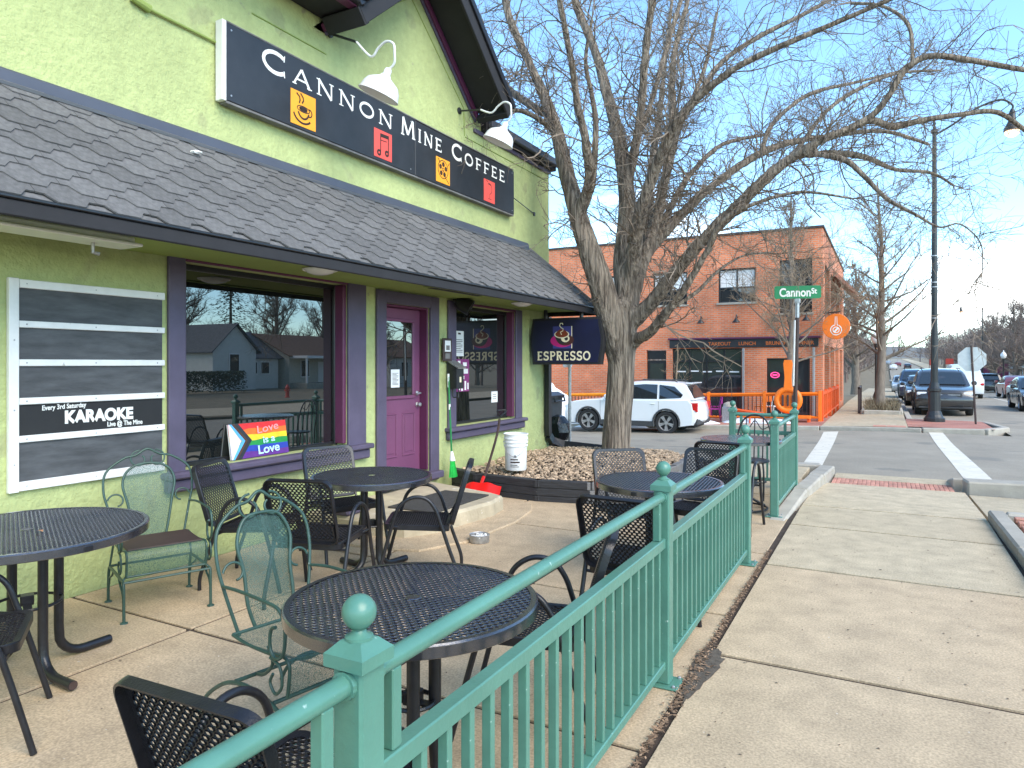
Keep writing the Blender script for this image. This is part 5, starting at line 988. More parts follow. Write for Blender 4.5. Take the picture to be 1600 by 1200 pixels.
LIMBS = [
 [(960, 520, 10.6, 30), (936, 435, 10.5, 27), (912, 365, 10.5, 23), (890, 290, 10.6, 18), (872, 215, 10.8, 15), (858, 170, 11, 13), (828, 100, 11.2, 9), (800, 40, 11.4, 8), (786, -15, 11.6, 7), (770, -90, 11.8, 5)],
 [(862, 185, 10.95, 9), (830, 165, 11.3, 8), (796, 140, 11.7, 7), (760, 100, 12.2, 5), (735, 50, 12.6, 3)],
 [(866, 205, 10.9, 7), (835, 182, 10.5, 5), (800, 172, 10.1, 4), (770, 190, 9.8, 2)],
 [(905, 345, 10.5, 15), (921, 285, 10.2, 12), (915, 220, 9.9, 10), (903, 165, 9.7, 8), (890, 80, 9.5, 7), (874, 0, 9.3, 6), (862, -80, 9.1, 4)],
 [(925, 290, 10.2, 7), (931, 200, 10.1, 6), (925, 150, 10, 5), (915, 95, 9.8, 4), (925, 30, 9.6, 3)],
 [(980, 470, 10.75, 26), (974, 405, 10.9, 22), (980, 330, 11.0, 19), (976, 268, 11.1, 17), (965, 205, 11.2, 14), (948, 145, 11.4, 12), (930, 80, 11.6, 10), (905, 20, 11.8, 9), (888, -40, 12, 7)],
 [(978, 300, 11, 13), (986, 262, 11, 12), (995, 215, 10.9, 10), (1003, 150, 10.8, 9), (1010, 70, 10.6, 8), (1020, -10, 10.4, 7), (1022, -90, 10.2, 5)],
 [(1002, 190, 10.85, 7), (1022, 145, 11.1, 6), (1040, 80, 11.4, 5), (1064, 0, 11.7, 4)],
 [(988, 430, 10.7, 18), (995, 358, 10.4, 15), (1018, 280, 10.1, 13), (1050, 205, 9.8, 12), (1082, 160, 9.6, 10), (1120, 128, 9.4, 8), (1160, 100, 9.2, 7), (1220, 72, 9, 6), (1300, 38, 8.8, 5), (1400, -5, 8.6, 4)],
 [(1058, 195, 9.75, 7), (1090, 150, 9.9, 6), (1130, 95, 10.1, 5), (1190, 55, 10.3, 5), (1260, 20, 10.5, 4), (1330, -20, 10.7, 3)],
 [(1000, 420, 10.8, 16), (1018, 370, 11, 13), (1037, 295, 11.3, 10), (1050, 190, 11.6, 7), (1053, 90, 12, 6), (1075, 0, 12.4, 5), (1090, -80, 12.8, 4)],
 [(1028, 330, 11.1, 8), (1046, 260, 11.6, 7), (1062, 200, 12, 5), (1100, 110, 12.5, 4), (1120, 20, 13, 3)],
 [(990, 450, 10.8, 20), (1003, 405, 11, 17), (1032, 368, 11.2, 14), (1072, 328, 11.4, 11), (1118, 287, 11.6, 9), (1170, 250, 11.8, 8), (1225, 225, 12, 7), (1300, 212, 12.3, 5), (1380, 205, 12.6, 4), (1450, 225, 12.9, 3)],
 [(1032, 366, 11.2, 7), (1060, 300, 11.6, 6), (1085, 265, 12, 5), (1130, 225, 12.5, 4), (1200, 210, 13, 3)],
 [(985, 505, 10.65, 20), (1010, 482, 10.5, 17), (1040, 445, 10.3, 15), (1072, 405, 10.1, 14), (1108, 365, 9.9, 14), (1150, 325, 9.7, 14), (1188, 287, 9.5, 13), (1218, 260, 9.4, 12), (1260, 232, 9.2, 10), (1300, 212, 9.1, 9), (1349, 190, 9, 8), (1382, 160, 8.9, 7), (1412, 112, 8.8, 7), (1450, 88, 8.7, 6), (1510, 93, 8.6, 6), (1600, 109, 8.5, 5), (1700, 120, 8.4, 4)],
 [(1362, 188, 9, 7), (1395, 198, 9.1, 7), (1440, 188, 9.2, 6), (1500, 179, 9.3, 5), (1560, 176, 9.4, 5), (1620, 215, 9.5, 4), (1680, 230, 9.6, 3)],
 [(1275, 226, 9.15, 9), (1300, 240, 9.3, 8), (1350, 245, 9.5, 6), (1400, 265, 9.7, 4), (1455, 270, 9.9, 3), (1490, 290, 10, 2)],
 [(1270, 240, 9.2, 8), (1320, 250, 9, 6), (1350, 275, 8.9, 5), (1385, 310, 8.8, 4), (1430, 335, 8.7, 3), (1468, 355, 8.6, 2), (1500, 350, 8.5, 1.6), (1532, 380, 8.5, 1.3), (1535, 425, 8.5, 1)],
 [(990, 535, 10.6, 14), (1012, 522, 10.3, 12), (1035, 497, 10, 11), (1056, 470, 9.8, 9), (1078, 438, 9.6, 8), (1105, 392, 9.4, 7), (1130, 345, 9.2, 5), (1180, 318, 9, 4), (1250, 300, 8.8, 3), (1330, 310, 8.6, 2)],
 [(1056, 470, 9.8, 4), (1090, 455, 9.9, 4), (1120, 425, 10, 3), (1160, 400, 10.2, 2), (1200, 395, 10.4, 2)],
 [(1200, 280, 9.45, 5), (1240, 240, 9.8, 5), (1290, 175, 10.2, 4), (1340, 140, 10.6, 4), (1400, 115, 11, 3), (1470, 110, 11.4, 2)],
 [(1200, 205, 11.9, 5), (1225, 175, 12.2, 4), (1270, 145, 12.6, 4), (1340, 128, 13, 3), (1410, 110, 13.3, 2)],
 [(990, 470, 10.8, 12), (1004, 400, 11.6, 9), (1014, 330, 12.6, 8), (1018, 260, 13.6, 8), (1030, 180, 14.6, 6), (1040, 90, 15.6, 4), (1050, 0, 16.5, 3)],
 [(1450, 88, 8.7, 4), (1420, 40, 8.9, 4), (1380, 10, 9.1, 3), (1330, 5, 9.3, 3)],
]
crown = MB(); rnd = random.Random(21); nt_ = 0
for li, lb in enumerate(LIMBS):
    pts, rs = limb_pts(lb); big_ = lb[0][3] >= 12
    k_ = next((i for i, r in enumerate(rs) if r < .042), len(rs))
    if k_ >= 2: b.tube(pts[:k_ + 1], rs[:k_ + 1], 16, cap=True)
    if k_ < len(rs): thin.tube(pts[max(0, k_ - 2):], [r * .97 for r in rs[max(0, k_ - 2):]], 9, cap=False)
    L_ = [0]
    for p, q in zip(pts, pts[1:]): L_.append(L_[-1] + (q - p).length)
    tot = L_[-1]; s_ = .9 if big_ else .12
    while s_ < tot:
        i = max(k for k in range(len(L_)) if L_[k] <= s_); i = min(i, len(pts) - 2); p = pts[i].lerp(pts[i + 1], (s_ - L_[i]) / max(1e-6, L_[i + 1] - L_[i])); td = (pts[i + 1] - pts[i]).normalized()
        side = td.cross(V((rnd.gauss(0, 1), rnd.gauss(0, 1), rnd.gauss(0, 1))))
        if side.length > .05:
            dirn = (td * rnd.uniform(.2, .8) + side.normalized() * .8 + Z * .15).normalized()
            if dirn.z < -.45: dirn.z *= -.5
            ln = rnd.uniform(.5, 1.45) * (1.1 if rs[i] > .05 else .9)
            twigs(crown, p, dirn, ln, min(.015, max(.0065, rs[i] * .22)), 0, rnd, .12, (6, 3)); nt_ += 1
        s_ += rnd.uniform(.10, .21) * (1.2 if rs[i] > .10 else 1)
    for q in range(4):
        td = (pts[-1] - pts[-2]).normalized(); twigs(crown, pts[-1], (td + V((rnd.gauss(0, .5), rnd.gauss(0, .5), rnd.gauss(0, .4)))).normalized(), rnd.uniform(.7, 1.4), .008, 0, rnd, .1, (6, 3))
o = b.build('trunk_rough', m_bark, None, recalc=False); o.location = (0, 0, 0)
md = o.modifiers.new('remesh', 'REMESH'); md.mode = 'VOXEL'; md.voxel_size = .025
sm = o.modifiers.new('smooth', 'SMOOTH'); sm.factor = .5; sm.iterations = 7
bpy.context.view_layer.update(); me = bpy.data.meshes.new_from_object(o.evaluated_get(bpy.context.evaluated_depsgraph_get())); bpy.data.objects.remove(o)
wv = []
for p, q in [(v_.co.copy(), v_.normal.copy()) for v_ in me.vertices]:
    f = noise.noise(V((p.x * 9, p.y * 9, p.z * 1.0))) * .5 + noise.noise(V((p.x * 22, p.y * 22, p.z * 2.2))) * .35; wv.append(tuple(p + q * f * .024))
wood = MB(); wood.add(wv, [tuple(q.vertices) for q in me.polygons]); wood.add(thin.v, thin.f); bpy.data.meshes.remove(me)
wood.build('trunk', m_bark, tree, smooth=80, recalc=False)
crown.build('crown', m_twig, tree, recalc=False)
def make_tree(name, lab, H, seed, mb_, mt_, loc, trunk_r=.16, clear=.25, spread=.42, nl=22, kids=(5, 3), up=.25, n=3, group=None, tw=.006, cat='tree', leaves=0, limb_el=(.35, .9)):
    rnd = random.Random(seed); t = thing(name, lab, cat, (0, 0, 0), group, world=False); t.location = loc
    b = MB(); k = 12; pts = []; x = y = 0
    for i in range(k + 1): pts.append(V((x, y, H * .93 * i / k))); x += rnd.gauss(0, .012) * H * .25; y += rnd.gauss(0, .012) * H * .25
    pts[0].z = -.2
    b.tube(pts, [trunk_r * (1.25 if i == 0 else 1) * (1 - .9 * i / k) + .01 for i in range(k + 1)], 10, cap=False); c = MB(); tips = []
    for q in range(nl):
        f = clear + (1 - clear) * (q + rnd.random()) / nl; z = f * .9 * k; i = min(k - 1, int(z)); p = pts[i].lerp(pts[i + 1], z - i); a = q * 2.4 + rnd.uniform(-.5, .5); el = rnd.uniform(*limb_el) + .5 * (f - .3)
        d = V((math.cos(a) * math.cos(el), math.sin(a) * math.cos(el), math.sin(el))); ln = H * spread * (1.15 - f * .8) * rnd.uniform(.75, 1.15); m = 6; lp = [p]; r0 = max(tw * 1.5, trunk_r * .42 * (1 - f * .8))
        for j in range(m): d = (d + V((rnd.gauss(0, .1), rnd.gauss(0, .1), rnd.gauss(0, .08) + up * .12))).normalized(); p = p + d * ln / m; lp.append(p)
        b.tube(lp, [r0 * (1 - .8 * j / m) for j in range(m + 1)], 6, cap=False)
        for w in range(int(5 + ln * 2.2)):
            j = min(m - 1, int(m * (.15 + .85 * rnd.random()))); q_ = lp[j].lerp(lp[j + 1], rnd.random()); td = (lp[j + 1] - lp[j]).normalized(); sd = td.cross(V((rnd.gauss(0, 1), rnd.gauss(0, 1), rnd.gauss(0, 1)))).normalized()
            twigs(c, q_, (td * .6 + sd * .8 + Z * up).normalized(), ln * rnd.uniform(.22, .5), tw, 0, rnd, up, kids, n)
            tips.append(q_)
    b.build('trunk', mb_, t, smooth=60, recalc=False); c.build('crown', mt_, t, recalc=False)
    if leaves:
        l_ = MB()
        for q in range(leaves): p = rnd.choice(tips) + V((rnd.gauss(0, .05), rnd.gauss(0, .05), rnd.gauss(0, .05))); e = V((rnd.gauss(0, 1), rnd.gauss(0, 1), rnd.gauss(0, 1))).normalized() * .05; g_ = e.orthogonal().normalized() * .03; l_.add([p - e, p - g_, p + e, p + g_], [(0, 1, 2, 3)])
        tag(l_.build('leaves', m_leaf, t, recalc=False), kind='stuff')
    return t
def gz(x, y, d=0): return (x, y, zm(x, y) + d)
# ------------------------------------------------------------------ brick building across the side street
BY = 28.0; bb = thing('brick_building', 'two storey orange brick corner restaurant across the side street', 'building', (-8, BY, -.5))
bx0, bx1, bz0, bz1 = -26.0, -2.06, -1.2, 6.6
ops = [(-5.83, 3.98, -4.42, 5.30), (-8.46, 3.98, -7.05, 5.30), (-11.1, 3.98, -9.7, 5.30), (-3.56, 3.5, -2.42, 5.5), (-7.65, -.45, -4.93, 2.20), (-8.73, -.45, -7.90, 2.15), (-4.02, -.45, -2.50, 1.80)]
b = MB(); b.wall((bx0, BY, bz0), X, Z, -Y, bx1 - bx0, bz1 - bz0, [(a - bx0, c - bz0, d - bx0, e - bz0) for a, c, d, e in ops], .22)
sops = [(1.0 + 3.2 * k, 3.3, 3.4 + 3.2 * k, 5.4) for k in range(4)] + [(.8 + 3.2 * k, -.35, 3.3 + 3.2 * k, 2.3) for k in range(4)]
b.wall((bx1, BY, bz0), Y, Z, X, 14, bz1 - bz0, [(a, c - bz0, d, e - bz0) for a, c, d, e in sops], .35)
b.add([(bx0, BY, bz1 - .3), (bx1, BY, bz1 - .3), (bx1, BY + 14, bz1 - .3), (bx0, BY + 14, bz1 - .3)], [(0, 1, 2, 3)]); b.build('wall', m_brick, bb, recalc=False)
bx('parapet_cap', (bx0, BY - .05, bz1 + .001), (bx1 + .05, BY + .3, bz1 + .09), m_brownpole, bb); bx('parapet_cap', (bx1 - .25, BY + .301, bz1 + .001), (bx1 + .05, BY + 14, bz1 + .09), m_brownpole, bb)
def bwin(a, c, d, e, mull=1, blind=False):
    w = bx('window', (a, BY + .10, c), (a + .06, BY + .17, e), m_black, bb, 0); bx('frame', (d - .06, BY + .10, c), (d, BY + .17, e), m_black, w, 0); bx('frame', (a + .061, BY + .10, e - .06), (d - .061, BY + .17, e), m_black, w, 0); bx('frame', (a + .061, BY + .10, c), (d - .061, BY + .17, c + .06), m_black, w, 0)
    for k in range(mull): x = lerp(a, d, (k + 1) / (mull + 1)); bx('mullion', (x - .03, BY + .11, c + .061), (x + .03, BY + .165, e - .061), m_black, w, 0)
    q = MB(); q.box((a + .06, BY + .15, c + .06), (d - .06, BY + .16, e - .06)); q.build('pane', m_glass_far, w)
    if blind: bx('blind', (a + .065, BY + .135, lerp(c, e, .45)), (d - .065, BY + .148, e - .065), m_white, w, 0); bx('meeting_rail', (a + .061, BY + .112, lerp(c, e, .42)), (d - .061, BY + .162, lerp(c, e, .46)), m_black, w, 0)
    if c > 3: bx('sill', (a - .06, BY - .06, c - .09), (d + .06, BY + .1, c - .002), m_kerb, w, .01)
    return w
for k, o_ in enumerate(ops):
    if k == 5: continue
    w = bwin(*o_, mull=3 if k == 4 else 1, blind=k < 3)
    if k == 4:
        bx('transom_bar', (o_[0] + .061, BY + .108, 1.65), (o_[2] - .061, BY + .168, 1.72), m_black, w, 0)
        for q in range(5):
            x0 = o_[0] + .15 + q * .52; bx('window_decal', (x0, BY + .145, 1.25 + .02 * (q % 2)), (x0 + .36, BY + .149, 1.30 + .02 * (q % 2)), m_paper, w, 0)
dr2 = bx('door', (-8.70, BY + .1, -.45), (-7.93, BY + .16, 1.72), m_black, bb); bx('pane', (-8.6, BY + .092, -.2), (-8.03, BY + .099, 1.6), m_glass_far, dr2, 0); bx('transom', (-8.70, BY + .1, 1.78), (-7.93, BY + .16, 2.12), m_black, bb); bx('decal', (-8.45, BY + .088, .55), (-8.15, BY + .0915, .62), m_paper, dr2, 0); bx('decal', (-8.36, BY + .088, .65), (-8.24, BY + .0915, .78), m_paper, dr2, 0)
bx('sign_band', (-7.75, BY - .05, 2.22), (-2.2, BY - .002, 2.55), m_board, bb, .01); bx('sign_band_cap', (-7.8, BY - .12, 2.551), (-2.1, BY - .002, 2.62), m_plum, bb, .01)
for tx, x0 in (('TAKEOUT', -6.2), ('LUNCH', -5.05), ('BRUNCH', -4.05), ('DINNER', -3.05)): text_obj(tx, .19, m_dimorange, bb, (x0, BY - .055, 2.31), X, Z, bold=.004)
for x_, l_ in ((-6.45, 'below the left upstairs window'), (-5.1, 'right below the blind window'), (-3.7, 'behind the street name sign pole'), (-2.6, 'nearest the brick corner')):
    t = thing('wall_lamp', 'small dark barn lamp on the brick wall ' + l_, 'lamp', (x_, BY, 3.3), 'lamps on the brick wall'); b = MB(); b.tube([(x_, BY, 3.38), (x_, BY - .2, 3.48), (x_, BY - .26, 3.36)], .02, 6); b.build('arm', m_darkpole, t); b = MB(); b.lathe([(.03, .12), (.06, .06), (.15, -.04), (.155, -.06)], 12, Matrix.Translation((x_, BY - .26, 3.24)), close=False); b.build('lamp_shade', m_darkpole, t, smooth=40)
op = bx('open_sign', (-3.88, BY - .012, 1.05), (-3.55, BY - .004, 1.28), m_board, None, 0); op.location = (0, 0, 0); tag(op, 'small pink oval neon sign in the dark window near the orange pan', 'sign')
b = MB(); b.tube([(-3.715 + .15 * math.cos(a), BY - .03, 1.165 + .1 * math.sin(a)) for a in rng(0, 2 * PI, 20)[:-1]], .014, 6, closed=True); b.tube([(-3.8, BY - .03, 1.165), (-3.63, BY - .03, 1.165)], .02, 6); b.build('tube', emis('neon_pink', (.9, .05, .2), .8), op)
# side elevation: recessed dark glazing and a sloped canopy over the upper windows
for k in range(4):
    for (z0, z1) in ((3.3, 5.4), (-.35, 2.3)):
        w = bx('window', (bx1 - .30, BY + .8 + 3.2 * k, z0), (bx1 - .24, BY + 3.45 + 3.2 * k, z1), m_glass_far, bb, 0)
        for y in (BY + 1.9 + 3.2 * k, BY + 2.6 + 3.2 * k): bx('mullion', (bx1 - .235, y - .03, z0), (bx1 - .2, y + .03, z1), m_black, w, 0)
b = MB(); b.prism([(0, 5.5), (.9, 4.6), (.95, 4.68), (0, 5.75)], (bx1 + .002, 0, 0), X, Z, Y, BY + 5.5, BY + 11); b.build('canopy', m_pavbrick, bb)
ds2 = thing('downspout', 'pale downpipe on the corner of the orange brick building', 'downspout', (-2.3, BY, 0)); b = MB(); b.box((-2.40, BY - .1, -.5), (-2.32, BY - .055, 2.2), .01); b.build('pipe', m_galv, ds2); b = MB(); b.box((-4.9, BY - .1, -.5), (-4.82, BY - .055, 2.2), .01)
tag(b.build('downspout', m_galv), 'pale downpipe at the right edge of the wide shop window', 'downspout')
cs = thing('round_sign', 'round orange hanging sign with a white pan emblem on the brick corner', 'sign', (-1.6, 27.4, 2.9)); cc = V((-1.58, 27.4, 2.92))
b = MB(); b.lathe([(.001, -.04), (.44, -.04), (.455, -.03), (.455, .03), (.44, .04), (.001, .04)], 36, frame(cc, z=-Y, x=X)); b.build('disc', m_orange, cs, smooth=30)
b = MB(); stroke(b, arc(0, -.12, .18, .18, 100, 440, 24), .03, cc - Y * .042, X, Z, -Y, 0); stroke(b, arc(0, -.12, .10, .10, 0, 360, 20), .03, cc - Y * .042, X, Z, -Y, .0005); stroke(b, [(-.035, .06), (-.025, .36)], .02, cc - Y * .042, X, Z, -Y, .001); stroke(b, [(.035, .06), (.025, .36)], .02, cc - Y * .042, X, Z, -Y, .0013); stroke(b, [(-.06, -.2), (.07, -.04)], .06, cc - Y * .042, X, Z, -Y, .0016); b.build('emblem', m_letter, cs, recalc=False)
b = MB(); b.tube([(bx1, 28.05, 3.45), (-1.45, 27.4, 3.45)], .025, 6); b.tube([(-1.58, 27.4, 3.45), (-1.58, 27.4, 3.36)], .015, 6); b.build('bracket', m_darkpole, cs)
ps = thing('pan_sculpture', 'giant orange frying pan standing handle up on an orange bench base', 'sculpture', gz(-2.8, 25.0)); pc = V((-2.90, 24.95, .38))
b = MB(); b.tube([pc + V((.36 * math.cos(a), 0, .36 * math.sin(a))) for a in rng(0, 2 * PI, 40)[:-1]], .095, 14, closed=True); b.build('pan_rim', m_orange, ps, smooth=60)
b = MB(); b.lathe([(.001, -.05), (.36, -.04), (.36, .04), (.001, .05)], 36, frame(pc + Y * .04, z=-Y, x=X)); b.build('pan_base', m_orange, ps)
b = MB(); b.prism([(-.13, .36), (-.10, .75), (-.14, 1.22), (-.11, 1.34), (.11, 1.34), (.14, 1.22), (.10, .75), (.13, .36)], pc, X, Z, -Y, -.07, .09); b.build('handle', m_orange, ps)
b = MB()
for x in (-.16, .0, .16): b.box((pc.x + x - .03, pc.y - .085, pc.z - .2), (pc.x + x + .03, pc.y - .03, pc.z + .17), .01)
b.build('slot_bars', m_brownpole, ps)
bx('bench_top', (-3.45, 24.7, -.22), (-2.2, 25.2, -.13), m_orange, ps, .01)
for x in (-3.4, -2.3): bx('bench_leg', (x, 24.75, -.75), (x + .08, 25.15, -.221), m_orange2, ps, .005)
def ofence(lab, pts, mt, mb_, bars, h=.95, barr=.012, group='orange railings round the restaurant patio', step=.14):
    t = thing('orange_railing', lab, 'railing', gz(pts[0][0], pts[0][1]), group); pp = [V((x, y, zm(x, y))) for x, y in pts]
    for p in pp: bx('post', (p.x - .05, p.y - .05, p.z - .3), (p.x + .05, p.y + .05, p.z + h + .06), mt, t, .006)
    for a, c in zip(pp, pp[1:]):
        d = c - a; b = MB(); Mx = frame(a, x=d, z=Z if abs(d.normalized().z) < .01 else d.normalized().orthogonal()); 
        for z0, z1, n_ in ((h - .09, h, 'top_rail'), (.10, .15, 'bottom_rail')):
            b = MB(); rect_tube(b, [a + d.normalized() * .05 + Z * (z0 + z1) / 2, c - d.normalized() * .05 + Z * (z0 + z1) / 2], (z1 - z0) / 2 if abs(d.x) < abs(d.y) else .04, .04 if abs(d.x) < abs(d.y) else (z1 - z0) / 2); b.build(n_, mt, t)
        n = max(2, round(d.length / step)); me_ = None
        for k in range(1, n):
            p = a + d * (k / n)
            if me_ is None: q = MB(); q.box((-barr, -barr, .15), (barr, barr, h - .09)); o = q.build('baluster', mb_, t); me_ = o.data
            else: o = link('baluster', me_, t)
            o.location = p - V(t['_w'])
ofence('orange topped railing with thin black bars in front of the magenta chairs', [(-7.4, 25.3), (-5.6, 25.3), (-3.7, 25.3), (-1.95, 25.3)], m_orange, m_black, 1)
ofence('orange railing with thick bars running back along the brick building corner', [(-1.9, 25.4), (-1.9, 27.2), (-1.9, 29.2), (-1.9, 31.6), (-1.9, 34)], m_orange2, m_orange2, 1, barr=.022, step=.26)
ofence('orange ramp railing at the left of the brick building', [(-13.2, 26.6), (-11.6, 26.6), (-9.6, 26.6)], M('amber_paint', srgb(240, 150, 30), .5), m_black, 1)
def fchair(x, y, rz, mt, lab, grp):
    t = thing('metal_chair', lab, 'chair', (0, 0, 0), grp, world=False); t.location = gz(x, y); t.rotation_euler = (0, 0, rz)
    q = MB(); q.box((-.21, -.2, .42), (.21, .2, .45), .01); q.build('seat', mt, t)
    for a in (-.19, .19):
        q = MB(); q.tube(spline([(a * 1.15, .24, 0), (a, .18, .43)], 2), .016, 6); q.build('leg', mt, t)
        q = MB(); q.tube(spline([(a * 1.15, -.26, 0), (a, -.19, .43), (a * .95, -.27, .84)], 3), .016, 6); q.build('leg', mt, t)
    q = MB(); q.box((-.2, -.275, .62), (.2, -.245, .86), .01); q.build('backrest', mt, t)
for i, (x, y, rz, l_) in enumerate([(-5.3, 24.75, 1.9, 'magenta metal chair in the snow in front of the orange topped railing'), (-6.35, 26.3, .3, 'magenta metal chair behind the railing below the wide shop window'), (-5.75, 26.4, -.6, 'second magenta metal chair behind the railing, nearer the pan')]): fchair(x, y, rz, m_mag2, l_, 'magenta chairs at the restaurant')
fchair(-3.9, 26.2, .8, m_orange, 'orange metal chair behind the railing left of the giant pan', None); fchair(-3.6, 26.5, 2.6, m_bucket, 'white chair behind the railing left of the giant pan', None)
tt = thing('patio_table', 'orange topped table behind the railing at the brick restaurant', 'table', gz(-6.9, 26.3)); q = MB(); q.box((-7.4, 26.0, .36), (-6.5, 26.7, .41), .01); q.build('table_top', m_orange, tt)
for x in (-7.3, -6.6): q = MB(); q.box((x, 26.3, -.6), (x + .06, 26.36, .359)); q.build('leg', m_black, tt)
rb_ = thing('litter_bin', 'grey metal litter bin beside the magenta chair', 'bin', gz(-4.76, 24.7)); q = MB(); q.box((-4.98, 24.5, -.75), (-4.55, 24.95, .12), .03); q.build('body', m_galv, rb_); q = MB(); q.lathe([(.22, .0), (.2, .1), (.08, .16)], 16, Matrix.Translation((-4.765, 24.72, .121))); q.build('lid', m_kerb, rb_)
lowf = thing('low_barrier', 'low faded orange barrier standing in the snow by the giant pan', 'barrier', gz(-4.5, 24.2)); q = MB(); rect_tube(q, [(-4.6, 24.2, .0), (-4.55, 24.2, .05), (-3.55, 24.15, -.05), (-3.5, 24.15, -.12)], .05, .03); q.build('rail', m_orange2, lowf)
for x in (-4.5, -4.0, -3.58): q = MB(); q.box((x - .02, 24.15, -.8), (x + .02, 24.20, -.04)); q.build('leg', m_orange2, lowf)
# snow left along the far kerb
def snow(name, cx, cy, rx, ry, h, seed):
    q = MB(); n = 26; m = 8; vs = []
    for j in range(m + 1):
        for i in range(n):
            a = 2 * PI * i / n; t = j / m; r = t * (1 + .35 * noise.noise(V((math.cos(a) * 1.6 + seed, math.sin(a) * 1.6, seed)))); x = cx + rx * r * math.cos(a); y = cy + ry * r * math.sin(a)
            vs.append((x, y, zm(x, y) - .03 + h * max(0, 1 - t * t) * (1 + .5 * noise.noise(V((x * 2.5, y * 2.5, seed)))) + (.0 if j < m else -.1)))
    q.add(vs, [(j * n + i, j * n + (i + 1) % n, (j + 1) * n + (i + 1) % n, (j + 1) * n + i) for j in range(m) for i in range(n)]); tag(q.build(name, m_snow, smooth=60, recalc=False), kind='stuff')
for k, a in enumerate([(-11.1, 23.7, 1.5, .55, 1.25), (-8.5, 23.3, 2.0, .4, .22), (-5.6, 23.9, .9, .5, .14), (-4.2, 24.4, 1.0, .3, .16), (-3.3, 24.2, .7, .22, .14), (-6.4, 25.0, .9, .3, .10), (-13.6, 23.4, 1.2, .6, .5)]): snow('snow', *a, k * 3.1 + 1)
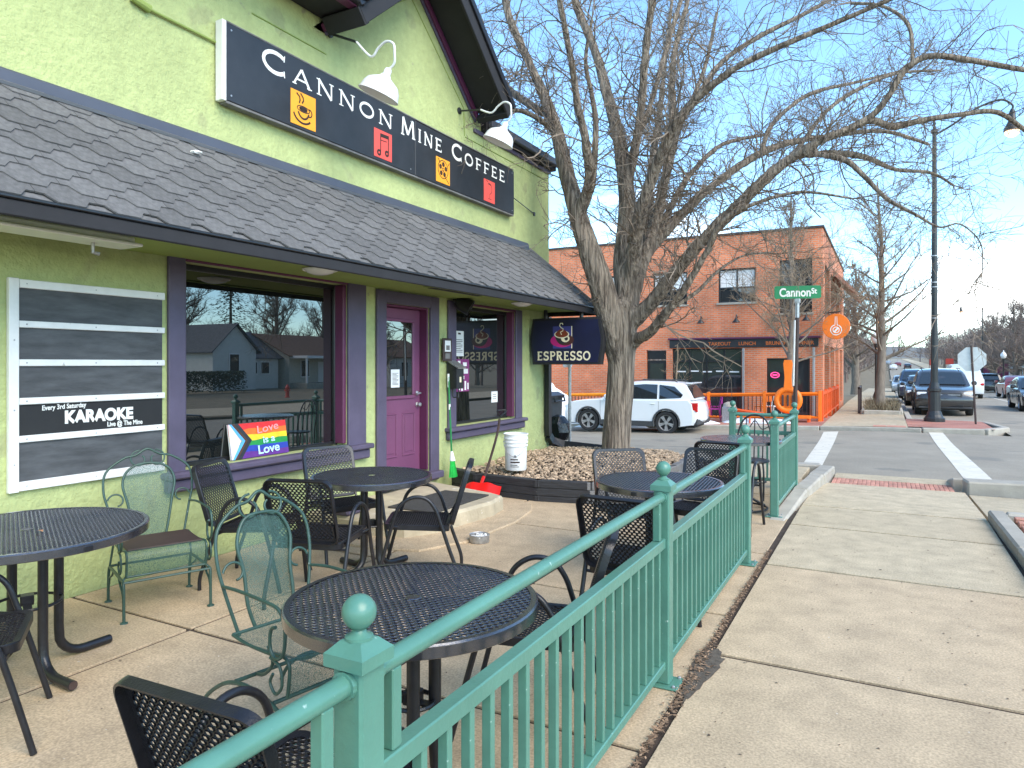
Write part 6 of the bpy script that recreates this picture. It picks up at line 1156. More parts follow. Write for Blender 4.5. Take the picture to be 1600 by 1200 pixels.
# ------------------------------------------------------------------ vehicles (front is +x)
def car(name, lab, loc, rz, paint, kind='suv', group=None, detail=1):
    t = thing(name, lab, 'car', (0, 0, 0), group, world=False); t.location = loc; t.rotation_euler = (0, 0, rz)
    P = {'suv': dict(L=2.45, w=.97, wr=.385, ax=(1.46, -1.38), low=[(2.34, .30), (2.44, .46), (2.45, .66), (2.40, .82), (2.28, .98), (1.95, 1.06), (1.45, 1.11), (1.02, 1.14), (-.6, 1.15), (-2.2, 1.17), (-2.37, 1.05), (-2.42, .85), (-2.45, .66), (-2.44, .48), (-2.34, .34)],
            up=[(1.05, 1.13), (.62, 1.42), (.22, 1.66), (-.05, 1.735), (-.6, 1.775), (-1.3, 1.765), (-1.85, 1.71), (-2.02, 1.66), (-2.2, 1.40), (-2.33, 1.16)], win=[[(.78, 1.18), (.22, 1.57), (.10, 1.62), (-.08, 1.655), (-.10, 1.17)], [(-.18, 1.17), (-.16, 1.665), (-.6, 1.70), (-1.06, 1.69), (-1.08, 1.18)], [(-1.16, 1.18), (-1.14, 1.685), (-1.66, 1.63), (-1.98, 1.33), (-1.92, 1.23)]]),
         'sedan': dict(L=2.35, w=.91, wr=.33, ax=(1.40, -1.35), low=[(2.25, .26), (2.34, .40), (2.35, .58), (2.28, .72), (2.0, .82), (1.4, .90), (1.0, .93), (-.6, .95), (-1.7, .99), (-2.2, .96), (-2.33, .85), (-2.35, .6), (-2.34, .42), (-2.25, .30)],
            up=[(1.02, .92), (.5, 1.2), (.1, 1.38), (-.4, 1.44), (-.9, 1.42), (-1.4, 1.27), (-1.85, .985)], win=[[(.72, .97), (.12, 1.31), (-.18, 1.37), (-.2, .97)], [(-.28, .97), (-.26, 1.38), (-.85, 1.36), (-1.3, 1.2), (-1.5, 1.02)]]),
         'van': dict(L=2.8, w=1.0, wr=.36, ax=(1.8, -1.6), low=[(2.7, .3), (2.78, .5), (2.78, .8), (2.66, 1.0), (2.2, 1.16), (1.9, 1.22), (-2.75, 1.24), (-2.79, 1.0), (-2.8, .5), (-2.72, .34)],
            up=[(1.95, 1.21), (1.45, 1.75), (1.2, 2.02), (.8, 2.14), (-2.3, 2.16), (-2.68, 2.08), (-2.76, 1.23)], win=[[(1.62, 1.27), (1.2, 1.8), (.62, 1.82), (.6, 1.27)]])}[kind]
    w = P['w']; wr = P['wr']; ar = wr * 1.16; low = P['low']; sill = .27; prof = list(low)
    bot = []
    for cxx in sorted(P['ax']):
        n = 10; z0 = sill; a0 = math.asin(max(-1, (z0 - wr) / ar)); bot += [(cxx - ar * math.cos(lerp(a0, PI - a0, i / n)) * 1, wr + ar * math.sin(lerp(a0, PI - a0, i / n))) for i in range(n + 1)]
    prof = list(low) + bot      # runs rear bumper -> arches -> front
    b = MB(); layers = [(-1.0, .07, .03), (-.97, .03, .0), (-.80, .0, 0), (0, -.035, -.015), (.80, .0, 0), (.97, .03, .0), (1.0, .07, .03)]; k = len(prof); Lx = P['L']
    def defo(p, ins, zin, yy):
        x, z = p; s = 1 - ins * max(0, (abs(x) - Lx * .70) / (Lx * .30)) ** 1.5; x = x * s; zt = z
        if z > .8: zt = z - zin
        return (x, yy * w * (1 - .03 * max(0, (.6 - z) / .35)), zt)
    vs = [defo(p, ins, zin, yy) for yy, ins, zin in layers for p in prof]; fs = [(l_ * k + i, l_ * k + (i + 1) % k, (l_ + 1) * k + (i + 1) % k, (l_ + 1) * k + i) for l_ in range(len(layers) - 1) for i in range(k)]
    b.add(vs, fs); b.add(vs[:k], [tuple(range(k))]); b.add(vs[-k:], [tuple(range(k))])
    up = P['up']; k2 = len(up); tumble = .30
    zb = min(p[1] for p in up); yw = lambda z, f=1.: w * f * .965 - tumble * (z - zb)
    lay2 = [(-1, .045), (-.93, .012), (-.6, -.01), (0, -.022), (.6, -.01), (.93, .012), (1, .045)]; vs = []
    for yy, zin in lay2:
        for x, z in up: vs.append((x * (1 - .02 * abs(yy)), yy * yw(z), z - (zin if z > zb + .2 else 0)))
    b.add(vs, [(l_ * k2 + i, l_ * k2 + i + 1, (l_ + 1) * k2 + i + 1, (l_ + 1) * k2 + i) for l_ in range(6) for i in range(k2 - 1)]); b.add(vs[:k2], [tuple(range(k2))]); b.add(vs[-k2:], [tuple(range(k2))])
    me = b.build('body', paint, t, smooth=32)
    b = MB(); b.box((-Lx * .93, -w * .78, .24), (Lx * .93, w * .78, .62)); b.build('underbody', m_rubber, t)
    for s_ in (-1, 1):
        for q in P['win']:
            b = MB(); cx_ = sum(p[0] for p in q) / len(q); cz_ = sum(p[1] for p in q) / len(q); vs = [(x * .98, s_ * (yw(z - (.03 if z > zb + .2 else 0)) + .012), z - (.03 if z > zb + .3 else 0)) for x, z in q]; b.add(vs + [(x, y - s_ * .03, z) for x, y, z in vs], [tuple(range(len(q)))] + [(i, (i + 1) % len(q), len(q) + (i + 1) % len(q), len(q) + i) for i in range(len(q))]); b.build('window', m_glass_car, t, recalc=False)
    # windscreen and rear glass
    def cross(p, q, d, name, f=.86):
        b = MB(); nx = 6; p, q = V((p[0], 0, p[1])), V((q[0], 0, q[1])); nrm = V((-(q.z - p.z), 0, q.x - p.x)).normalized(); nrm = nrm if nrm.x * d > 0 else -nrm; vs = []
        for j in (0, .5, 1):
            r = p.lerp(q, j)
            for i in range(nx + 1): u = (i / nx * 2 - 1); vs.append(r + nrm * (.028 - .012 * abs(u) ** 2) + Y * u * yw(r.z) * f)
        b.add(vs, [(j * 7 + i, j * 7 + i + 1, j * 7 + 8 + i, j * 7 + 7 + i) for j in range(2) for i in range(6)]); b.build(name, m_glass_car, t, smooth=60, recalc=False)
    i0 = 2 if kind != 'van' else 2
    lp = lambda a, c, f: (lerp(a[0], c[0], f), lerp(a[1], c[1], f))
    cross(lp(up[0], up[i0], .06), lp(up[0], up[i0], .93), 1, 'windscreen')
    if kind == 'suv': cross(lp(up[-1], up[-3], .12), lp(up[-1], up[-3], .94), -1, 'rear_window', .80)
    elif kind == 'sedan': cross(lp(up[-1], up[-3], .1), lp(up[-1], up[-3], .9), -1, 'rear_window', .84)
    # wheels
    for cxx in P['ax']:
        for s_ in (-1, 1):
            Mx = frame((cxx, s_ * (w - .115), wr), z=Y * s_, x=X); tw_ = .115
            b = MB(); b.lathe([(wr * .66, -tw_), (wr * .93, -tw_), (wr, -tw_ * .7), (wr, tw_ * .7), (wr * .95, tw_ * .97), (wr * .70, tw_), (wr * .66, tw_ * .9)], 36, Mx, close=False); tyre = b.build('wheel', m_rubber, t, smooth=40)
            b = MB(); b.lathe([(wr * .70, tw_ * .93), (wr * .66, tw_ * .95), (wr * .62, tw_ * .5), (wr * .60, -.02)], 36, Mx, close=False)
            for q in range(5):
                a = q * 2 * PI / 5 + .3
                for da in (-.13, .13):
                    d = V((math.cos(a + da), math.sin(a + da), 0)); e = V((-d.y, d.x, 0)); r0, r1, hw2 = wr * .12, wr * .65, wr * .055
                    pts = [d * r0 + e * hw2, d * r1 + e * hw2 * 1.1, d * r1 - e * hw2 * 1.1, d * r0 - e * hw2]; b.add([Mx @ (p + Z * tw_ * .80) for p in pts] + [Mx @ (p + Z * tw_ * .45) for p in pts], [(0, 1, 2, 3), (0, 4, 5, 1), (2, 6, 7, 3)])
            b.lathe([(wr * .16, tw_ * .6), (wr * .15, tw_ * .86), (.001, tw_ * .9)], 16, Mx, close=False); b.build('rim', m_rim, tyre, smooth=40)
            b = MB(); b.lathe([(wr * .62, tw_ * .30), (.001, tw_ * .28)], 20, Mx, close=False); b.build('brake', m_rubber, tyre)
            if kind == 'suv':
                b = MB(); a0 = math.asin((sill + .03 - wr) / ar); pts = [(cxx + (ar + .012) * math.cos(q), s_ * w * .995, wr + (ar + .012) * math.sin(q)) for q in rng(a0, PI - a0, 14)]; b.tube(pts, .036, 6); b.build('arch_trim', m_clad, t, smooth=60)
    fx_ = Lx; fz = {'suv': .80, 'sedan': .64, 'van': .85}[kind]
    for s_ in (-1, 1):
        bx_ = lambda n, a, c, mt, ch=.015: (lambda q: (q.box(a, c, ch), q.build(n, mt, t)))(MB())
        bx_('headlight', (fx_ - .30, s_ * w * .60, fz - .02), (fx_ - .06, s_ * w * .955, fz + .11), m_headl, .03)
        tz = {'suv': .88, 'sedan': .74, 'van': .9}[kind]
        if kind == 'suv': b = MB(); b.prism([(-Lx + .02, tz - .10), (-Lx + .26, tz + .02), (-Lx + .58, tz + .19), (-Lx + .02, tz + .19)], (0, s_ * (w - .022), 0), X, Z, Y * s_, -.13, .012); b.build('tail_light', m_tail, t)
        else: bx_('tail_light', (-fx_ + .005, s_ * w * .66, tz - .05), (-fx_ + .16, s_ * w * .965, tz + .10), m_tail, .03)
        bx_('mirror', (P['win'][0][0][0] - .14, s_ * (w + .02), P['win'][0][0][1] - .03), (P['win'][0][0][0] + .02, s_ * (w + .20), P['win'][0][0][1] + .13), paint, .04)
        if detail: 
            for xx in ([.0, -1.0] if kind == 'suv' else [-.1, -1.05]): b = MB(); b.box((xx, s_ * (w + .004), zb - .13), (xx + .16, s_ * (w + .03), zb - .10), .008); b.build('door_handle', paint, t)
            for xx in ([1.0, -.13, -1.12] if kind == 'suv' else [.85, -.24, -1.1]): b = MB(); b.box((xx - .004, s_ * (w - .004), .42), (xx + .004, s_ * (w + .003), zb - .03), 0); b.build('door_seam', m_rubber, t)
    b = MB(); b.box((fx_ - .10, -w * .58, fz - .10), (fx_ + .012, w * .58, fz + .10), .03); g_ = b.build('grille', m_clad, t); b = MB(); b.box((fx_ + .004, -w * .5, fz + .0), (fx_ + .022, w * .5, fz + .03), .006); b.build('grille_bar', m_galv, g_)
    b = MB(); b.box((fx_ - .10, -w * .62, .36), (fx_ + .008, w * .62, .50), .03); b.build('lower_grille', m_rubber, t)
    b = MB(); b.box((fx_ + .01, -.16, .50), (fx_ + .028, .16, .63), .004); b.build('number_plate', m_plate, t); b = MB(); b.box((-fx_ - .022, -.16, .70), (-fx_ + .02, .16, .84), .004); b.build('number_plate', m_plate, t)
    if kind == 'suv':
        for s_ in (-1, 1):
            b = MB(); b.box((-.95, s_ * (w - .01), .25), (1.0, s_ * (w + .016), .43), .015); b.build('sill_trim', m_clad, t); b = MB(); b.tube([(.0, s_ * .66, 1.765), (-.1, s_ * .66, 1.80), (-1.6, s_ * .66, 1.79), (-1.7, s_ * .66, 1.745)], .016, 6); b.build('roof_rail', m_clad, t)
        b = MB(); b.box((-fx_ - .01, -w * .92, .33), (-fx_ + .35, w * .92, .55), .04); b.build('bumper_trim', m_clad, t); b = MB(); b.box((fx_ - .3, -w * .90, .29), (fx_ + .002, w * .90, .36), .03); b.build('bumper_trim', m_clad, t)
        b = MB(); b.box((-2.22, -.66, 1.69), (-1.98, .66, 1.73), .015); b.build('spoiler', paint, t)
    return t
def zr(x, y): return (x, y, zm(x, y) - .118)
o = car('parked_suv', 'white suv parked side on in the side street behind the big tree', zr(-7.2, 21.95), PI, m_carwhite); o.scale = (.90, .90, .92)
car('parked_suv', 'dark grey suv facing the camera behind the tall lamp post', zr(1.95, 33.4), -PI / 2, m_cargrey)
car('parked_car', 'dark sedan parked just behind the dark grey suv', zr(1.72, 40.2), -PI / 2, m_carblack, 'sedan', detail=0)
car('parked_car', 'dark blue hatchback parked next up the left kerb behind the dark sedan', zr(1.6, 47.5), -PI / 2, m_carblue, 'suv', detail=0)
car('parked_car', 'black car parked on the right kerb beyond the red sedan', zr(8.2, 78), PI / 2, m_carblack, 'suv', detail=0)
car('parked_car', 'white car parked on the right kerb beyond the black car', zr(8.2, 86), PI / 2, m_carwhite, 'sedan', detail=0)
car('parked_car', 'silver sedan parked farther up the street left of the dark cars', zr(1.3, 66), -PI / 2, m_carsilver, 'sedan', detail=0)
car('car', 'small dark car far up the street beyond the silver sedan', zr(2.6, 118), PI / 2, m_carblack, 'suv', detail=0)
car('white_van', 'white van driving up the street beyond the dark grey suv', zr(4.3, 54), PI / 2, m_carwhite, 'van', detail=0)
car('car', 'dark sedan coming down the street at the right edge', zr(5.85, 37.6), -PI / 2, m_carblack, 'sedan')
car('car', 'red sedan behind the dark sedan at the right edge', zr(7.4, 55), PI / 2, m_carred, 'sedan', detail=0)
for i, (u, D, mt) in enumerate([(1396, 190, m_carwhite), (1403, 230, m_carred), (1418, 200, m_carblack), (1388, 260, m_carsilver)]):
    p = onD(u, 560, D); car('car', ['tiny white car far up the rising street', 'tiny red car farthest up the rising street', 'tiny black car far up the right lane', 'tiny silver car at the far crest of the street'][i], zr(p.x, p.y), PI / 2, mt, 'sedan', detail=0)
# ------------------------------------------------------------------ street furniture
def lamp_post(x, y, lab, arm=2.0, H=9.25):
    z0 = zm(x, y); t = thing('street_lamp', lab, 'street lamp', (x, y, z0), 'tall dark street lamps'); Mx = Matrix.Translation((x, y, z0))
    b = MB(); b.lathe([(.30, 0), (.30, .10), (.26, .14), (.22, .22), (.20, .30), (.17, .34), (.17, .95), (.20, .98), (.20, 1.05), (.15, 1.10), (.12, 1.25)], 16, Mx); b.build('base', m_darkpole, t)
    b = MB(); b.tube([(x, y, z0 + 1.24), (x, y, z0 + H)], [.105, .062], 14); b.build('pole', m_darkpole, t, smooth=60)
    b = MB()
    for z in (3.3, 4.3, 4.45, 5.3): b.lathe([(.096, 0), (.10, .005), (.10, .03), (.096, .035)], 14, Matrix.Translation((x, y, z0 + z)), close=False)
    b.build('pole_bands', m_galv, t)
    b = MB(); b.lathe([(.06, 0), (.10, .03), (.10, .12), (.06, .15), (.03, .25), (.05, .32), (.03, .40), (.005, .5)], 14, Matrix.Translation((x, y, z0 + H))); b.build('finial', m_darkpole, t, smooth=40)
    s_ = 1 if arm > 0 else -1; b = MB(); b.tube(spline([(x, y, z0 + H - .05), (x + arm * .25, y, z0 + H + .22), (x + arm * .55, y, z0 + H + .62), (x + arm * .85, y, z0 + H + .78), (x + arm, y, z0 + H + .58), (x + arm, y, z0 + H + .42)], 5), .032, 8); b.build('arm', m_darkpole, t, smooth=60)
    b = MB(); Mx = Matrix.Translation((x + arm, y, z0 + H)); b.lathe([(.04, .45), (.07, .38), (.09, .30), (.10, .10), (.15, -.02), (.22, -.14), (.23, -.22), (.20, -.235)], 18, Mx); b.build('lamp_head', m_darkpole, t, smooth=40); b = MB(); b.lathe([(.19, -.236), (.18, -.33), (.10, -.40), (.001, -.42)], 18, Mx, close=False); b.build('lamp_lens', m_lens, t, smooth=40)
p = onY(1460, 655, 26.2); lamp_post(p.x, p.y, 'tall dark street lamp with a banded pole on the far corner', 2.05); lamp_post(9.9, 98, 'tall dark street lamp with its arm to the left, beyond the stop sign', -2.1)
def stop_back(x, y, lab, face, H=2.35, tilt=0., pm=None):
    z0 = zm(x, y); t = thing('stop_sign', lab, 'stop sign', (x, y, z0)); b = MB(); b.tube([(x, y, z0 - .1), (x - tilt, y, z0 + H + .05)], .03, 8); b.build('pole', pm or m_brownpole, t)
    f = V(face).normalized(); c = V((x - tilt * .85, y, z0 + H - .36)) + f * .04; r = .40; b = MB(); b.prism([(r * math.cos(PI / 8 + k * PI / 4), r * math.sin(PI / 8 + k * PI / 4)) for k in range(8)], c, Z.cross(f), Z, f, 0, .004); b.build('plate', m_alu, t)
    b = MB(); b.prism([(.385 * math.cos(PI / 8 + k * PI / 4), .385 * math.sin(PI / 8 + k * PI / 4)) for k in range(8)], c, Z.cross(f), Z, f, .0045, .006); b.build('face', m_tail, t)
    text_obj('STOP', .27, m_letter, t, c + f * .007 - Z * .095 + Z.cross(f) * -.30, Z.cross(f), Z, bold=.006)
p = onY(1525, 652, 25.6); stop_back(p.x, p.y, 'back of a stop sign on the far corner beside the tall lamp', (.05, 1, 0), 2.35, .12); stop_back(-5.05, 11.62, 'back of a stop sign seen edge on beside the big tree trunk', (-1, .06, 0), 2.3, pm=m_galv)
sg2 = thing('street_name_sign', 'green street name sign on a two tone pole past the railing', 'sign', (-1.27, 11.75, 0)); sx0, sy0 = -1.29, 11.78
b = MB(); b.tube([(sx0, sy0, -.1), (sx0 + .055, sy0, 2.32)], .033, 10); b.build('pole', m_brownpole, sg2, smooth=60); b = MB(); b.tube([(sx0 + .055, sy0, 2.30), (sx0 + .06, sy0, 2.62)], .030, 10); b.build('pole', m_galv, sg2, smooth=60); b = MB(); b.tube([(sx0 + .002, sy0 - .03, 1.25), (sx0 + .024, sy0 - .03, 2.28)], .014, 6); b.build('pole_stripe', m_white, sg2)
sdx = V((CS, SN, 0)); sdx = V((.96, .28, 0)).normalized(); sn_ = V((sdx.y, -sdx.x, 0)); so = V((sx0 + .06, sy0, 2.62)); rr_ = rrect(-.345, .345, 0, .20, .03)
b = MB(); b.prism(rr_, so, sdx, Z, sn_, -.012, .012); b.build('plate', m_green_sign, sg2); text_obj('Cannon', .185, m_letter, sg2, so + sn_ * .0135 + sdx * -.275 + Z * .035, sdx, Z, bold=.005, sx_=.80); text_obj('St', .12, m_letter, sg2, so + sn_ * .0135 + sdx * .20 + Z * .075, sdx, Z, bold=.003, sx_=.85)
b = MB(); b.box((so.x - .04, so.y - .03, so.z - .07), (so.x + .04, so.y + .03, so.z - .001), .006); b.build('bracket', m_galv, sg2)
def globe(x, y, lab):
    z0 = zm(x, y); t = thing('globe_lamp', lab, 'street lamp', (x, y, z0), 'low globe lamps along the street'); b = MB(); b.lathe([(.16, 0), (.14, .3), (.07, .5), (.06, 2.7), (.10, 2.8), (.11, 2.95)], 12, Matrix.Translation((x, y, z0))); b.build('post', m_darkpole, t, smooth=40); b = MB(); b.lathe([(.12, 2.95), (.22, 3.1), (.24, 3.25), (.18, 3.42), (.05, 3.55), (.02, 3.7)], 14, Matrix.Translation((x, y, z0))); b.build('globe', m_enamel, t, smooth=60)
for (u, v, D, l_) in [(1369, 625, 36, 'low globe lamp with a white globe behind the young tree on the far pavement'), (1568, 600, 62, 'low globe lamp with a white globe before the pale wall at right')]: p = onD(u, v, D); globe(p.x, p.y, l_)
# tree pit with a low wall of brush by the far young tree
tpt = thing('tree_pit', 'raised tree pit with dry brush and dark end board round the young tree', 'planter', gz(-.2, 30.6)); b = MB(); zz = zm(-.2, 30.6)
for a, c in (((-.75, 29.0), (.45, 29.0)), ((-.75, 33), (.45, 33))): b = MB(); b.box((a[0], a[1] - .06, zz - .2), (c[0], c[1] + .06, zz + .16), .03); b.build('edge_stone', m_kerb, tpt)
for x in (-.78, .48): b = MB(); b.box((x - .06, 29.07, zz - .2), (x + .06, 32.93, zz + .16), .03); b.build('edge_stone', m_kerb, tpt)
b = MB(); b.box((-.72, 29.07, zz - .2), (.42, 32.93, zz + .1)); b.build('soil', m_dirt, tpt)
b = MB(); b.box((-.95, 29.3, zz), (-.87, 29.38, zz + 1.0), .01); b.box((-.95, 31.3, zz), (-.87, 31.38, zz + 1.0), .01); tag(b.build('guard_posts', m_brownpole, tpt), kind='stuff')
b = MB(); b.tube([(-.91, 29.3, zz + .95), (-.91, 31.4, zz + .95)], .04, 6); b.build('guard_rail', m_brownpole, tpt)
b = MB(); rq = random.Random(8)
for i in range(1500):
    p = V((rq.uniform(-.7, .4), rq.uniform(29.1, 32.8), zz + .1)); d = V((rq.gauss(0, .4), rq.gauss(0, .4), 1)).normalized() * rq.uniform(.15, .55); e = d.cross(V((rq.gauss(0, 1), 1, 0))).normalized() * .012; b.add([p - e, p + e, p + d], [(0, 1, 2)])
tag(b.build('dry_brush', m_dry, tpt, recalc=False), kind='stuff')
# ------------------------------------------------------------------ smaller trees
make_tree('street_tree', 'bare pale barked tree beside the giant orange pan', 8.2, 5, m_bark2, m_twig2, gz(-2.88, 25.6), .13, .28, .36, 34, (6, 4), .3, 3, None, .011)
make_tree('street_tree', 'slim bare tree with a few tan leaves in the raised tree pit', 9.6, 9, m_bark2, m_twig2, gz(-.2, 30.6), .18, .24, .38, 36, (5, 4), .25, 3, None, .012, leaves=70, limb_el=(.2, .75))
make_tree('street_tree', 'thin sapling with pale stem in front of the wide shop window', 3.0, 12, m_twig2, m_twig2, gz(-6.9, 25.9), .04, .4, .35, 8, (3,), .3, 3, None, .006)
far = make_tree('bare_tree', 'nearest big bare tree on the left pavement just past the brick building', 10, 31, m_bark2, m_twigfar, gz(-3.2, 52), .3, .18, .44, 26, (6, 4), .3, 3, 'bare trees along the far street', .026)
far2 = make_tree('bare_tree', 'second bare tree on the left pavement past the brick building', 11, 37, m_bark2, m_twigfar, gz(-2.2, 64), .34, .15, .40, 30, (6, 4), .45, 3, 'bare trees along the far street', .028)
rq = random.Random(77); ORD = ['first', 'second', 'third', 'fourth', 'fifth', 'sixth', 'seventh', 'eighth', 'ninth', 'tenth']
for i in range(9): dup(far if i % 2 else far2, gz(12.6 + rq.uniform(-.8, 2.4), 60 + i * 9 + rq.uniform(-2, 2), -.1), rq.uniform(0, 6), ORD[8 - i] + ' street tree from the far end in the row right of the stop sign', scale=rq.uniform(.8, 1.05))
for i in range(7): dup(far2 if i % 2 else far, gz(-4.5 - rq.uniform(0, 5), 46 + i * 11 + rq.uniform(-2, 2), -.1), rq.uniform(0, 6), ORD[i] + ' tree from the brick corner in the second row behind the left pavement', scale=rq.uniform(.7, .95))
def woods(name, pts, mt, seed):
    rn = random.Random(seed); b = MB()
    for x, y, H in pts:
        z0 = zm(x, y); b.tube([(x, y, z0 - .3), (x + rn.gauss(0, .2), y, z0 + H * .8)], [.02 * H + .05, .03], 5, cap=False)
        for i in range(150):
            f = rn.uniform(.15, .8); a = rn.random() * 6.28; el = rn.uniform(.2, 1.3); p = V((x, y, z0 + H * f)) + V((rn.gauss(0, 1), rn.gauss(0, 1), 0)) * H * .10; d = V((math.cos(a) * math.cos(el), math.sin(a) * math.cos(el), math.sin(el))) * H * rn.uniform(.12, .34) * (1.1 - f * .6); e = d.cross(V((rn.gauss(0, 1), rn.gauss(0, 1), rn.gauss(0, 1)))).normalized() * .0045 * H * rn.uniform(.6, 1.6); b.add([p - e, p + e, p + d], [(0, 1, 2)])
            for k in range(2): q = p + d * rn.uniform(.3, .8); g_ = (d.normalized() + V((rn.gauss(0, .7), rn.gauss(0, .7), rn.gauss(0, .5)))).normalized() * d.length * .5; b.add([q - e * .7, q + e * .7, q + g_], [(0, 1, 2)])
    return tag(b.build(name, mt, recalc=False), kind='stuff')
woods('bare_woods', [(17 + rq.uniform(0, 26), 64 + i * 3.1 + rq.uniform(-4, 4), rq.uniform(8, 13)) for i in range(46)] + [(-9 - rq.uniform(0, 26), 48 + i * 4.2, rq.uniform(7, 11)) for i in range(40)] + [(14 + rq.uniform(0, 6), 120 + i * 9, rq.uniform(9, 13)) for i in range(24)] + [(-4 - rq.uniform(0, 5), 120 + i * 9, rq.uniform(8, 12)) for i in range(24)] + [(-5 - rq.uniform(0, 9), 90 + i * 4.5, rq.uniform(7, 11)) for i in range(46)] + [(13.5 + rq.uniform(0, 10), 100 + i * 4, rq.uniform(7, 11)) for i in range(40)], m_twigfar, 3)
woods('distant_woods', [(rq.uniform(14, 120), 195 + i * 3.2, rq.uniform(11, 16)) for i in range(70)] + [(-8 - rq.uniform(0, 70), 190 + i * 4.5, rq.uniform(10, 15)) for i in range(55)], M('distant_twig', (.17, .14, .135), 1., .2, .1), 4)
# houses, banners and low buildings along the far right side
def house(name, lab, x0, y0, x1, y1, h, rh, axis, wallm, roofm, facing, cat='house', wins=(), door=None, porch=None):
    zg = min(zm(x0, y0), zm(x1, y1)) - .3; t = thing(name, lab, cat, ((x0 + x1) / 2, (y0 + y1) / 2, zg)); b = MB(); b.box((x0, y0, zg), (x1, y1, zg + h))
    if axis == 'x': b.add([(x0, y0, zg + h), (x0, y1, zg + h), (x0, (y0 + y1) / 2, zg + h + rh), (x1, y0, zg + h), (x1, y1, zg + h), (x1, (y0 + y1) / 2, zg + h + rh)], [(0, 1, 2), (3, 4, 5)])
    else: b.add([(x0, y0, zg + h), (x1, y0, zg + h), ((x0 + x1) / 2, y0, zg + h + rh), (x0, y1, zg + h), (x1, y1, zg + h), ((x0 + x1) / 2, y1, zg + h + rh)], [(0, 1, 2), (3, 4, 5)])
    b.build('wall', wallm, t); b = MB(); o_ = .35; th = .12
    if axis == 'x':
        ym = (y0 + y1) / 2; sl = rh / ((y1 - y0) / 2)
        for s_ in (-1, 1): ye = ym + s_ * ((y1 - y0) / 2 + o_); ze = zg + h - sl * o_; b.add([(x0 - o_, ym, zg + h + rh + .02), (x1 + o_, ym, zg + h + rh + .02), (x1 + o_, ye, ze + .02), (x0 - o_, ye, ze + .02), (x0 - o_, ym, zg + h + rh + th), (x1 + o_, ym, zg + h + rh + th), (x1 + o_, ye, ze + th), (x0 - o_, ye, ze + th)], [(0, 1, 2, 3), (4, 5, 6, 7), (0, 3, 7, 4), (1, 2, 6, 5), (2, 3, 7, 6)])
    else:
        xm = (x0 + x1) / 2; sl = rh / ((x1 - x0) / 2)
        for s_ in (-1, 1): xe = xm + s_ * ((x1 - x0) / 2 + o_); ze = zg + h - sl * o_; b.add([(xm, y0 - o_, zg + h + rh + .02), (xm, y1 + o_, zg + h + rh + .02), (xe, y1 + o_, ze + .02), (xe, y0 - o_, ze + .02), (xm, y0 - o_, zg + h + rh + th), (xm, y1 + o_, zg + h + rh + th), (xe, y1 + o_, ze + th), (xe, y0 - o_, ze + th)], [(0, 1, 2, 3), (4, 5, 6, 7), (0, 3, 7, 4), (1, 2, 6, 5), (2, 3, 7, 6)])
    b.build('roof', roofm, t, recalc=False)
    for (yy, zz_, ww_, hh_) in wins:   # on the -x face
        w = bx('window', (x0 - .06, yy - ww_ / 2 - .1, zg + zz_ - .1), (x0 - .01, yy + ww_ / 2 + .1, zg + zz_ + hh_ + .1), m_white, t, 0); bx('pane', (x0 - .075, yy - ww_ / 2, zg + zz_), (x0 - .062, yy + ww_ / 2, zg + zz_ + hh_), m_glass_far, w, 0)
    if porch:
        ya, yb, zp = porch; bx('porch_roof', (x0 - 2.2, ya, zg + zp), (x0 - .01, yb, zg + zp + .25), m_white, t, .02); bx('porch_floor', (x0 - 2.1, ya, zg), (x0 - .01, yb, zg + .6), m_kerb, t, .02)
        n = 4
        for k in range(n): yy = lerp(ya + .15, yb - .15, k / (n - 1)); bx('porch_post', (x0 - 2.05, yy - .08, zg + .6), (x0 - 1.89, yy + .08, zg + zp - .001), m_white, t, .01)
        dd = bx('door', (x0 - .06, (ya + yb) / 2 - .5, zg + .6), (x0 - .01, (ya + yb) / 2 + .5, zg + 2.6), m_white, t, 0)
    return t
house('white_house', 'small white gabled house across the main street, mirrored in the big window', 38, 38.4, 47, 42.8, 3.4, 2.1, 'x', m_siding, m_roofd, -1, wins=[(40.5, 1.4, .9, 1.6)])
house('white_house', 'low white wing with two windows joined to the gabled house in the window reflection', 40, 43.0, 48, 47.2, 2.9, 2.3, 'y', m_siding, m_roofd, -1, wins=[(44.2, 1.4, .9, 1.0), (45.6, 1.4, .9, 1.0)])
house('porch_house', 'cream house with a posted front porch, mirrored in the window at right', 39, 47.6, 48, 56, 3.2, 2.0, 'y', M('cream_siding', (.5, .46, .38), .7), m_roofb, -1, wins=[(49.6, 1.2, 1.0, 1.5), (54, 1.2, 1.0, 1.5)], porch=(47.7, 55.9, 2.9))
house('corner_house', 'cream house mirrored in the glass of the magenta door', 37, 60, 47, 69, 3.4, 2.0, 'y', m_siding, m_roofb, -1, wins=[(62.5, 1.3, 1.1, 1.5), (66.5, 1.3, 1.1, 1.5)])
hy = thing('fire_hydrant', 'red fire hydrant across the main street, mirrored in the big window', 'hydrant', (22.0, 31.0, 0)); Mx = Matrix.Translation((22, 31, zm(22, 31) - .2)); b = MB(); b.lathe([(.16, 0), (.16, .05), (.11, .07), (.11, .55), (.14, .57), (.14, .62), (.11, .66), (.06, .76), (.03, .8)], 16, Mx); b.build('barrel', m_hyd, hy, smooth=40)
for s_ in (-1, 1): b = MB(); b.tube([(22, 31, zm(22, 31) + .25), (22, 31 + s_ * .2, zm(22, 31) + .25)], .06, 10); b.build('nozzle', m_hyd, hy)
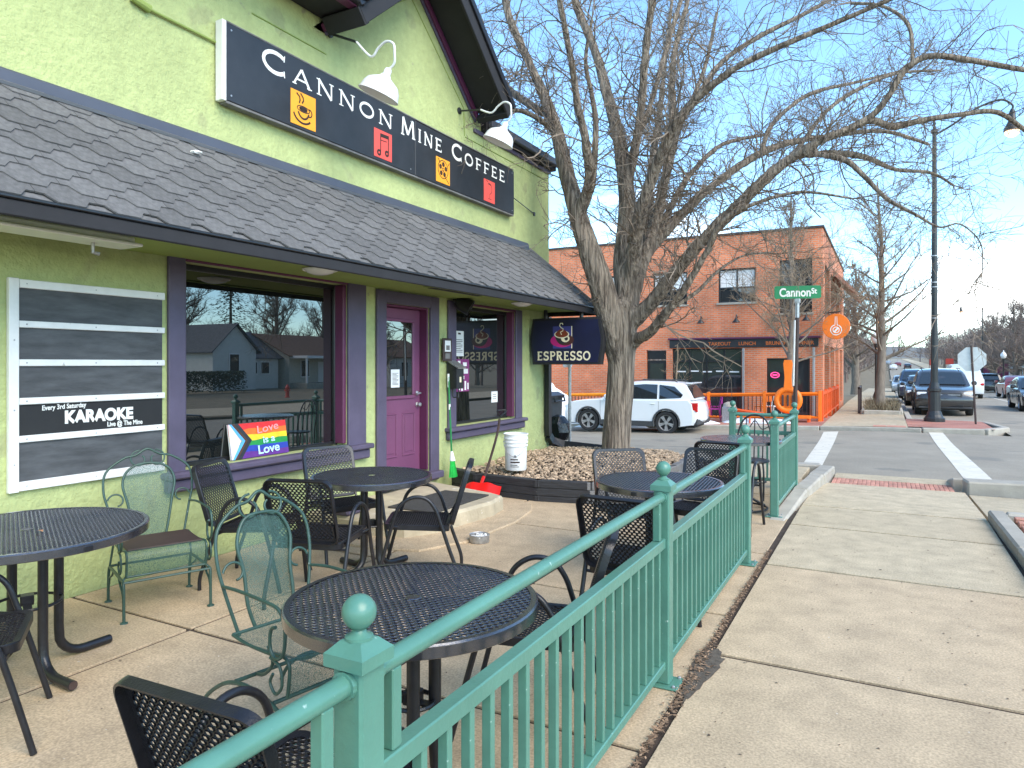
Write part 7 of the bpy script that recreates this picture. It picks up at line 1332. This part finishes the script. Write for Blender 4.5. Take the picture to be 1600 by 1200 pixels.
for i, (x, y, s_) in enumerate([(52, 36, 1.2), (54, 47, 1.3), (34, 30, .9), (52, 58, 1.2), (50, 24, 1.1), (52, 66, 1.2), (36, 57.5, .7), (32, 70, .8)]): dup(far2 if i % 2 else far, gz(x, y), i * 1.3, ['bare tree behind the gabled white house', 'bare tree behind the low white wing', 'bare tree left of the dark hedge', 'bare tree behind the porch house', 'bare tree at the far left of the window view', 'bare tree between the porch house and the corner house', 'small bare tree before the gap by the porch house', 'bare tree before the corner house'][i] + ', mirrored in the cafe glass', 'mirrored bare trees', scale=s_)
def conifer(x, y, H, lab):
    t = thing('conifer_tree', lab, 'tree', gz(x, y), 'mirrored conifers'); rn = random.Random(int(x * 10)); z0 = zm(x, y); b = MB(); b.tube([(x, y, z0 - .2), (x, y, z0 + H)], [.25, .03], 8, cap=False); b.build('trunk', m_bark2, t); b = MB()
    for i in range(2600):
        f = rn.random() ** .7; r = (1 - f) * H * .28 * math.sqrt(rn.random()) * (1 + .3 * math.sin(f * 30)); a = rn.random() * 6.28; p = V((x + r * math.cos(a), y + r * math.sin(a), z0 + H * (.12 + .88 * f))); d = V((math.cos(a), math.sin(a), -.3)).normalized() * rn.uniform(.2, .5); e = d.cross(Z).normalized() * rn.uniform(.08, .18); b.add([p - e, p + e, p + d], [(0, 1, 2)])
    b.build('crown', m_pine, t, recalc=False)
conifer(51, 43, 14, 'dark conifer behind the white houses, mirrored in the big window'); conifer(51, 51, 15, 'taller dark conifer behind the porch house, mirrored in the window')
hg = thing('hedge', 'dark clipped hedge in front of the gabled house, mirrored in the big window', 'hedge', (34, 34, 0)); b = MB(); rn = random.Random(9)
for i in range(5000): p = V((34 + rn.uniform(-.5, .5), rn.uniform(30, 38), zm(34, 34) - .3 + 1.6 * rn.random() ** .6)); d = V((rn.gauss(0, 1), rn.gauss(0, 1), rn.gauss(0, 1))).normalized() * .12; e = d.orthogonal() * .6; b.add([p - d, p + e, p + d], [(0, 1, 2)])
b.build('foliage', m_pine, hg, recalc=False)
# right hand far side: pale wall panels, red banner shapes, low shop
rs = thing('shop_building', 'low pale shop with a maroon front at the right beyond the stop sign', 'building', gz(15, 92)); bx('wall', (13.2, 84, -2), (22, 104, 1.6), m_siding, rs, .02); bx('roof', (12.6, 83.5, 1.601), (22.5, 104.5, 1.95), m_roofb, rs, .02)
for k in range(6): bx('window', (13.12, 85 + 3.1 * k, -.6), (13.19, 87.2 + 3.1 * k, 1.0), m_glass_far, rs, .01)
rs2 = thing('shop_building', 'dark maroon low building behind the stop sign pole', 'building', gz(13, 128)); bx('wall', (11.4, 118, -2), (20, 138, 2.6), m_plum, rs2, .02); bx('roof', (11.1, 117.5, 2.601), (20.3, 138.5, 2.9), m_brownpole, rs2, .02)
for i, (u, v0_, v1_, D) in enumerate([(1452, 565, 600, 140), (1477, 566, 590, 150), (1508, 580, 606, 100), (1520, 576, 600, 110)]):
    p = onD(u, v1_, D); z0 = zm(p.x, p.y); t = thing('red_banner', ['red banner on a pole left of the white van roof', 'red banner on a pole above the white van', 'red banner on a pole just left of the stop sign post', 'red banner on a pole just right of the stop sign post'][i], 'banner', (p.x, p.y, z0), 'red banners along the street'); b = MB(); b.tube([(p.x, p.y, z0), (p.x, p.y, z0 + 3.4)], .05, 6); b.build('pole', m_darkpole, t); bx('flag', (p.x + .06, p.y - .03, z0 + 2.1), (p.x + 1.5, p.y + .03, z0 + 3.3), m_hyd, t, .01)
# far hills
b = MB(); n = 40; vs = []
for j, (d, hh) in enumerate([(900, 6), (1300, 30), (1800, 26)]):
    for i in range(n + 1): x = lerp(-900, 1200, i / n); vs.append((x, d, hh + 13 * noise.noise(V((x * .004, d * .01, 3))) * (j > 0)))
b.add(vs, [(j * (n + 1) + i, j * (n + 1) + i + 1, (j + 1) * (n + 1) + i + 1, (j + 1) * (n + 1) + i) for j in range(2) for i in range(n)]); tag(b.build('hills', M('hill', (.16, .15, .13), 1., .2, .01), smooth=60, recalc=False), kind='structure')
# a weathered scrap of paint on the shingles
b = MB(); b.box((-.04, -.03, 0), (.04, .03, .025), .01); b.v = [tuple(V(p) + V((noise.noise(V(p) * 40), noise.noise(V(p) * 40 + V((3, 1, 0))), 0)) * .02) for p in b.v]; o = b.build('plaster_scrap', m_white); o.location = P3(3.62, .24) + nn * .03; tag(o, 'small white scrap of plaster lying on the grey shingles', 'scrap')
